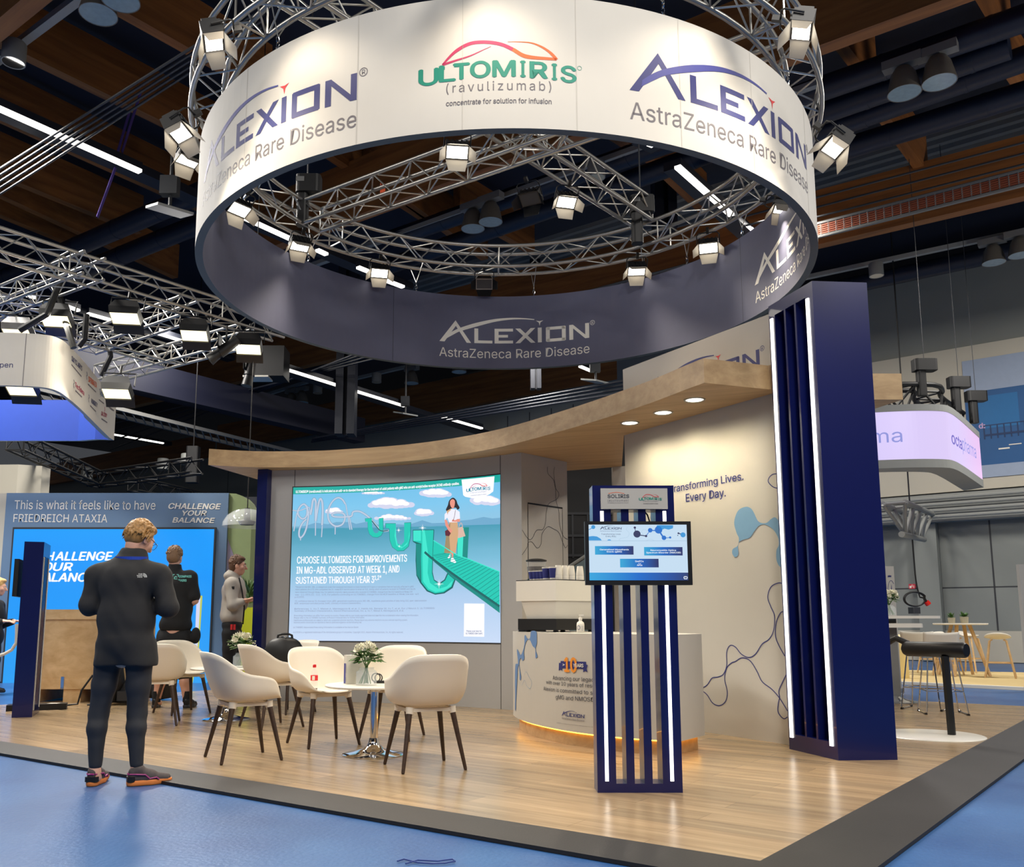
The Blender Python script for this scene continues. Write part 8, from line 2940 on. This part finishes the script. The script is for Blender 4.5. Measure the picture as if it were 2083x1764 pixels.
bsf = Surf([(q2(335, 1170)[0] - .1, -.128), (q2(385, 1170)[0] + .1, -.128)])
bu = lambda px, py: (q2(px, py)[0] - q2(335, 1170)[0] + .1, q2(px, py)[2])
mb = MB()
cA_, cB_ = bu(358, 1184), bu(370, 1170)
w_, h_ = cB_[0] - cA_[0], cB_[1] - cA_[1]
for sx, sz in ((0, 0), (1, 0), (1, 1), (0, 1)):
    x, z = cA_[0] + w_ * sx, cA_[1] + h_ * sz
    dx, dz = (1 if sx == 0 else -1) * w_ * .3, (1 if sz == 0 else -1) * h_ * .3
    bsf.strip(mb, [(x + dx, z), (x, z), (x, z + dz)], .012, 0)
bsf.text(mb, 'C', (cA_[0] + w_ * .3, cA_[1] + h_ * .28), (cA_[0] + w_ * .75, cA_[1] + h_ * .28), h_ * .45, 0, bold=.08)
bsf.text(mb, 'COMPASS', bu(371, 1176), bu(396, 1176), .027, 0, bold=.05); bsf.text(mb, 'FAIRS', bu(371, 1184), bu(386, 1184), .027, 0, bold=.05)
part('shirt_print', mb, mat('mint print', (120, 206, 196), .6), tee)
for a, d in ((anL, (-.15, 1)), (anR, (.15, 1))):
    shoe(m2, (a[0], a[1] - .06, 0), d, (M['black'], M['dark_grey']), .31)
    mb = MB(); mb.tube((a[0], a[1], .07), (a[0], a[1], .2), .05, .052, n=16); part('sock', mb, M['tee'], m2, True)

# ---- man in a grey hoodie, side view
m3p = at_z(482, 1415)
m3 = thing('person', 'person in a light grey hooded jacket and black trousers, in profile, forearm held out', 'person', (m3p.x, m3p.y, 0), local=True)
def q3(px, py, dy=0.0):
    p = at_y(px, py, m3p.y + dy)
    return (p.x - m3p.x, dy, p.z)
pel = q3(472, 1272); wst = q3(474, 1235); chs = q3(476, 1203); nb = q3(478, 1172)
shN, shF = q3(470, 1188, -.17), q3(484, 1188, .17)
elN, elF = q3(473, 1232, -.24), q3(492, 1232, .20)
wrN, wrF = q3(500, 1221, -.18), q3(502, 1224, .10)
hipN, hipF = q3(468, 1290, -.09), q3(476, 1290, .09)
knN, knF = q3(466, 1350, -.10), q3(474, 1350, .09)
anN, anF = q3(462, 1405, -.1), q3(474, 1402, .1)
hc = q3(483, 1152, -.01)
HR3 = rotm(-PI / 2 + .22, -.08, 0)
HP3, HT3 = head_prims(hc, HR3, 1.12)
body = [('e', pel, (.12, .165, .13), None, .05), ('c', pel, wst, .12, .12, .05), ('c', wst, chs, .125, .14, .05), ('e', chs, (.12, .19, .15), None, .05), ('c', shN, shF, .07, .07, .05)]
body += leg_chain(hipN, knN, anN, (.095, .066, .062, .042)) + leg_chain(hipF, knF, anF, (.095, .066, .062, .042))
body += [('c', shN, elN, .058, .046, .03), ('c', shF, elF, .058, .046, .03), ('c', elN, wrN, .046, .030, .02), ('c', elF, wrF, .046, .03, .02), ('c', nb, tuple(np.array(hc) + np.array((-.02, 0, -.05))), .064, .058, .03)] + HP3
for a in (anN, anF):
    body += [('c', a, (a[0] + .1, a[1], .05), .04, .036, .02)]
hand(body, wrN, (.95, .1, .22), (0, .1, 1), -1, .25, 1.08); hand(body, wrF, (.95, -.1, .15), (0, -.1, 1), 1, .35, 1.08)
me, _, _ = sdf_mesh(body, .0072, .03)
part('body', me, M['skin'], m3)
face_parts(m3, HT3, HR3, 1.12, mat('brown brow', (70, 48, 34), .7))
M['hoodie'] = mat('light grey jersey', (176, 170, 162), .85, var=.05)
hd = [('e', q3(472, 1255), (.155, .20, .13), None, .05), ('c', q3(472, 1250), wst, .15, .15, .06), ('c', wst, chs, .155, .165, .06), ('e', chs, (.15, .22, .165), None, .05), ('c', shN, shF, .088, .088, .06), ('c', shN, elN, .088, .076, .04), ('c', shF, elF, .088, .076, .04), ('c', elN, tuple(np.array(elN) * .35 + np.array(wrN) * .65), .074, .06, .03), ('c', elF, tuple(np.array(elF) * .35 + np.array(wrF) * .65), .074, .06, .03),
      ('e', tuple(np.array(nb) + (-.07, 0, .0)), (.09, .13, .075), None, .03), ('c', tuple(np.array(nb) + (-.03, 0, -.06)), tuple(np.array(nb) + (-.02, 0, .03)), .10, .092, .03), ('-e', tuple(np.array(nb) + (.03, 0, .09)), (.10, .085, .07), None, .01), ('-e', q3(472, 1292), (.4, .4, .12), None, .012)]
me, _, _ = sdf_mesh(hd, .0085, .03, lambda P_: .003 * np.sin(P_[..., 2] * 27 + 3 * np.sin(P_[..., 0] * 14)) * np.sin(P_[..., 0] * 22 + P_[..., 2] * 9))
hj = part('hooded_jacket', me, M['hoodie'], m3)
mb = MB(); mb.path([tuple(np.array(nb) + (.085, -.09, -.03)), q3(492, 1200, -.13), q3(497, 1235, -.14), q3(494, 1270, -.13)], .012, 6); part('dark_zip_edge', mb, M['tee'], hj)
a = q3(474, 1196, -.262)
mb = MB(); mb.rbox((a[0] - .02, a[1] - .006, a[2] - .02), (a[0] + .02, a[1] + .004, a[2] + .02), .004); part('sleeve_patch', mb, M['tee'], hj)
tr3 = [('e', pel, (.14, .185, .12), None, .04)] + leg_chain(hipN, knN, tuple(np.array(anN) + (0, 0, .01)), (.118, .092, .085, .072)) + leg_chain(hipF, knF, tuple(np.array(anF) + (0, 0, .01)), (.118, .092, .085, .072))
me, _, _ = sdf_mesh(tr3, .0085, .03)
tr_ = part('work_trousers', me, M['tee'], m3)
mb = MB()
for px in (471, 477):
    a = q3(px, 1277, -.19); mb.box((a[0] - .014, a[1] - .01, a[2] - .03), (a[0] + .014, a[1] + .01, a[2] + .045))
part('red_tool', mb, M['ink_red'], tr_)
me = hair_mesh(HT3, HR3, 1.14, .022, 5, .0, 200, .12)
part('hair', me, mat('brown hair', (88, 60, 40), .55, var=.3, scale=60), m3)
P_ = [('e', HT3((0, .045, -.075)), (.042 * 1.1, .05, .035), np.array(HR3), .02), ('e', HT3((-.045, .02, -.055)), (.02, .045, .03), np.array(HR3), .02), ('e', HT3((.045, .02, -.055)), (.02, .045, .03), np.array(HR3), .02)]
for a, m_ in ((anN, 0), (anF, 0)):
    shoe(m3, (a[0] - .06, a[1], 0), (1, 0), (mat('beige canvas shoe', (196, 180, 152), .7), M['white']), .31)

# ---- fair-haired person at the picture edge beyond the crate
m4y = 13.4
m4c = at_y(-4, 1195, m4y)
m4 = thing('person', 'fair-haired person in dark clothes beyond the crate, cut off by the picture edge', 'person', (m4c.x, m4y, 0), local=True)
hz_ = m4c.z
HR4 = rotm(-1.2, -.15, 0)
HP4, HT4 = head_prims((0, 0, hz_), HR4, 1.05)
b4 = [('c', (-.03, 0, hz_ - .06), (-.05, 0, hz_ - .2), .055, .06, .03), ('e', (-.06, 0, hz_ - .42), (.14, .2, .2), None, .05), ('c', (-.06, -.16, hz_ - .26), (-.05, .16, hz_ - .26), .06, .06, .05), ('e', (-.05, 0, hz_ - .72), (.14, .18, .16), None, .06), ('c', (-.06, -.2, hz_ - .28), (-.02, -.23, hz_ - .55), .052, .042, .03), ('c', (-.06, .2, hz_ - .28), (-.02, .23, hz_ - .55), .052, .042, .03), ('c', (-.02, -.23, hz_ - .55), (.2, -.15, hz_ - .5), .042, .03, .02), ('c', (-.02, .23, hz_ - .55), (.2, .15, hz_ - .5), .042, .03, .02)] + leg_chain((-.05, -.09, hz_ - .75), (-.03, -.1, .47), (-.05, -.1, .08)) + leg_chain((-.05, .09, hz_ - .75), (-.03, .1, .47), (-.05, .1, .08)) + HP4
hand(b4, (.2, -.15, hz_ - .5), (.9, .2, 0), (0, .2, -1), 1, .5); hand(b4, (.2, .15, hz_ - .5), (.9, -.2, 0), (0, -.2, -1), -1, .5)
me, _, _ = sdf_mesh(b4, .009, .03)
part('body', me, M['skin'], m4)
j4 = [('e', (-.06, 0, hz_ - .42), (.165, .23, .22), None, .05), ('c', (-.06, -.16, hz_ - .26), (-.05, .16, hz_ - .26), .08, .08, .05), ('e', (-.05, 0, hz_ - .72), (.165, .21, .2), None, .06), ('c', (-.06, -.2, hz_ - .28), (-.02, -.23, hz_ - .55), .076, .066, .03), ('c', (-.06, .2, hz_ - .28), (-.02, .23, hz_ - .55), .076, .066, .03), ('c', (-.02, -.23, hz_ - .55), (.16, -.17, hz_ - .51), .064, .05, .02), ('c', (-.02, .23, hz_ - .55), (.16, .17, hz_ - .51), .064, .05, .02)]
me, _, _ = sdf_mesh(j4, .01, .03)
part('dark_jacket', me, M['tee'], m4)
t4 = leg_chain((-.05, -.09, hz_ - .75), (-.03, -.1, .47), (-.05, -.1, .06), (.11, .085, .08, .07)) + leg_chain((-.05, .09, hz_ - .75), (-.03, .1, .47), (-.05, .1, .06), (.11, .085, .08, .07))
me, _, _ = sdf_mesh(t4, .01, .03)
part('trousers', me, M['tee'], m4)
part('hair', hair_mesh(HT4, HR4, 1.08, .03, 4, .01, 150), mat('fair hair', (196, 160, 104), .5, var=.3, scale=60), m4)
face_parts(m4, HT4, HR4, 1.05)
for y in (-.1, .1):
    shoe(m4, (-.11, y, 0), (1, 0), (M['black'], M['dark_grey']), .29)
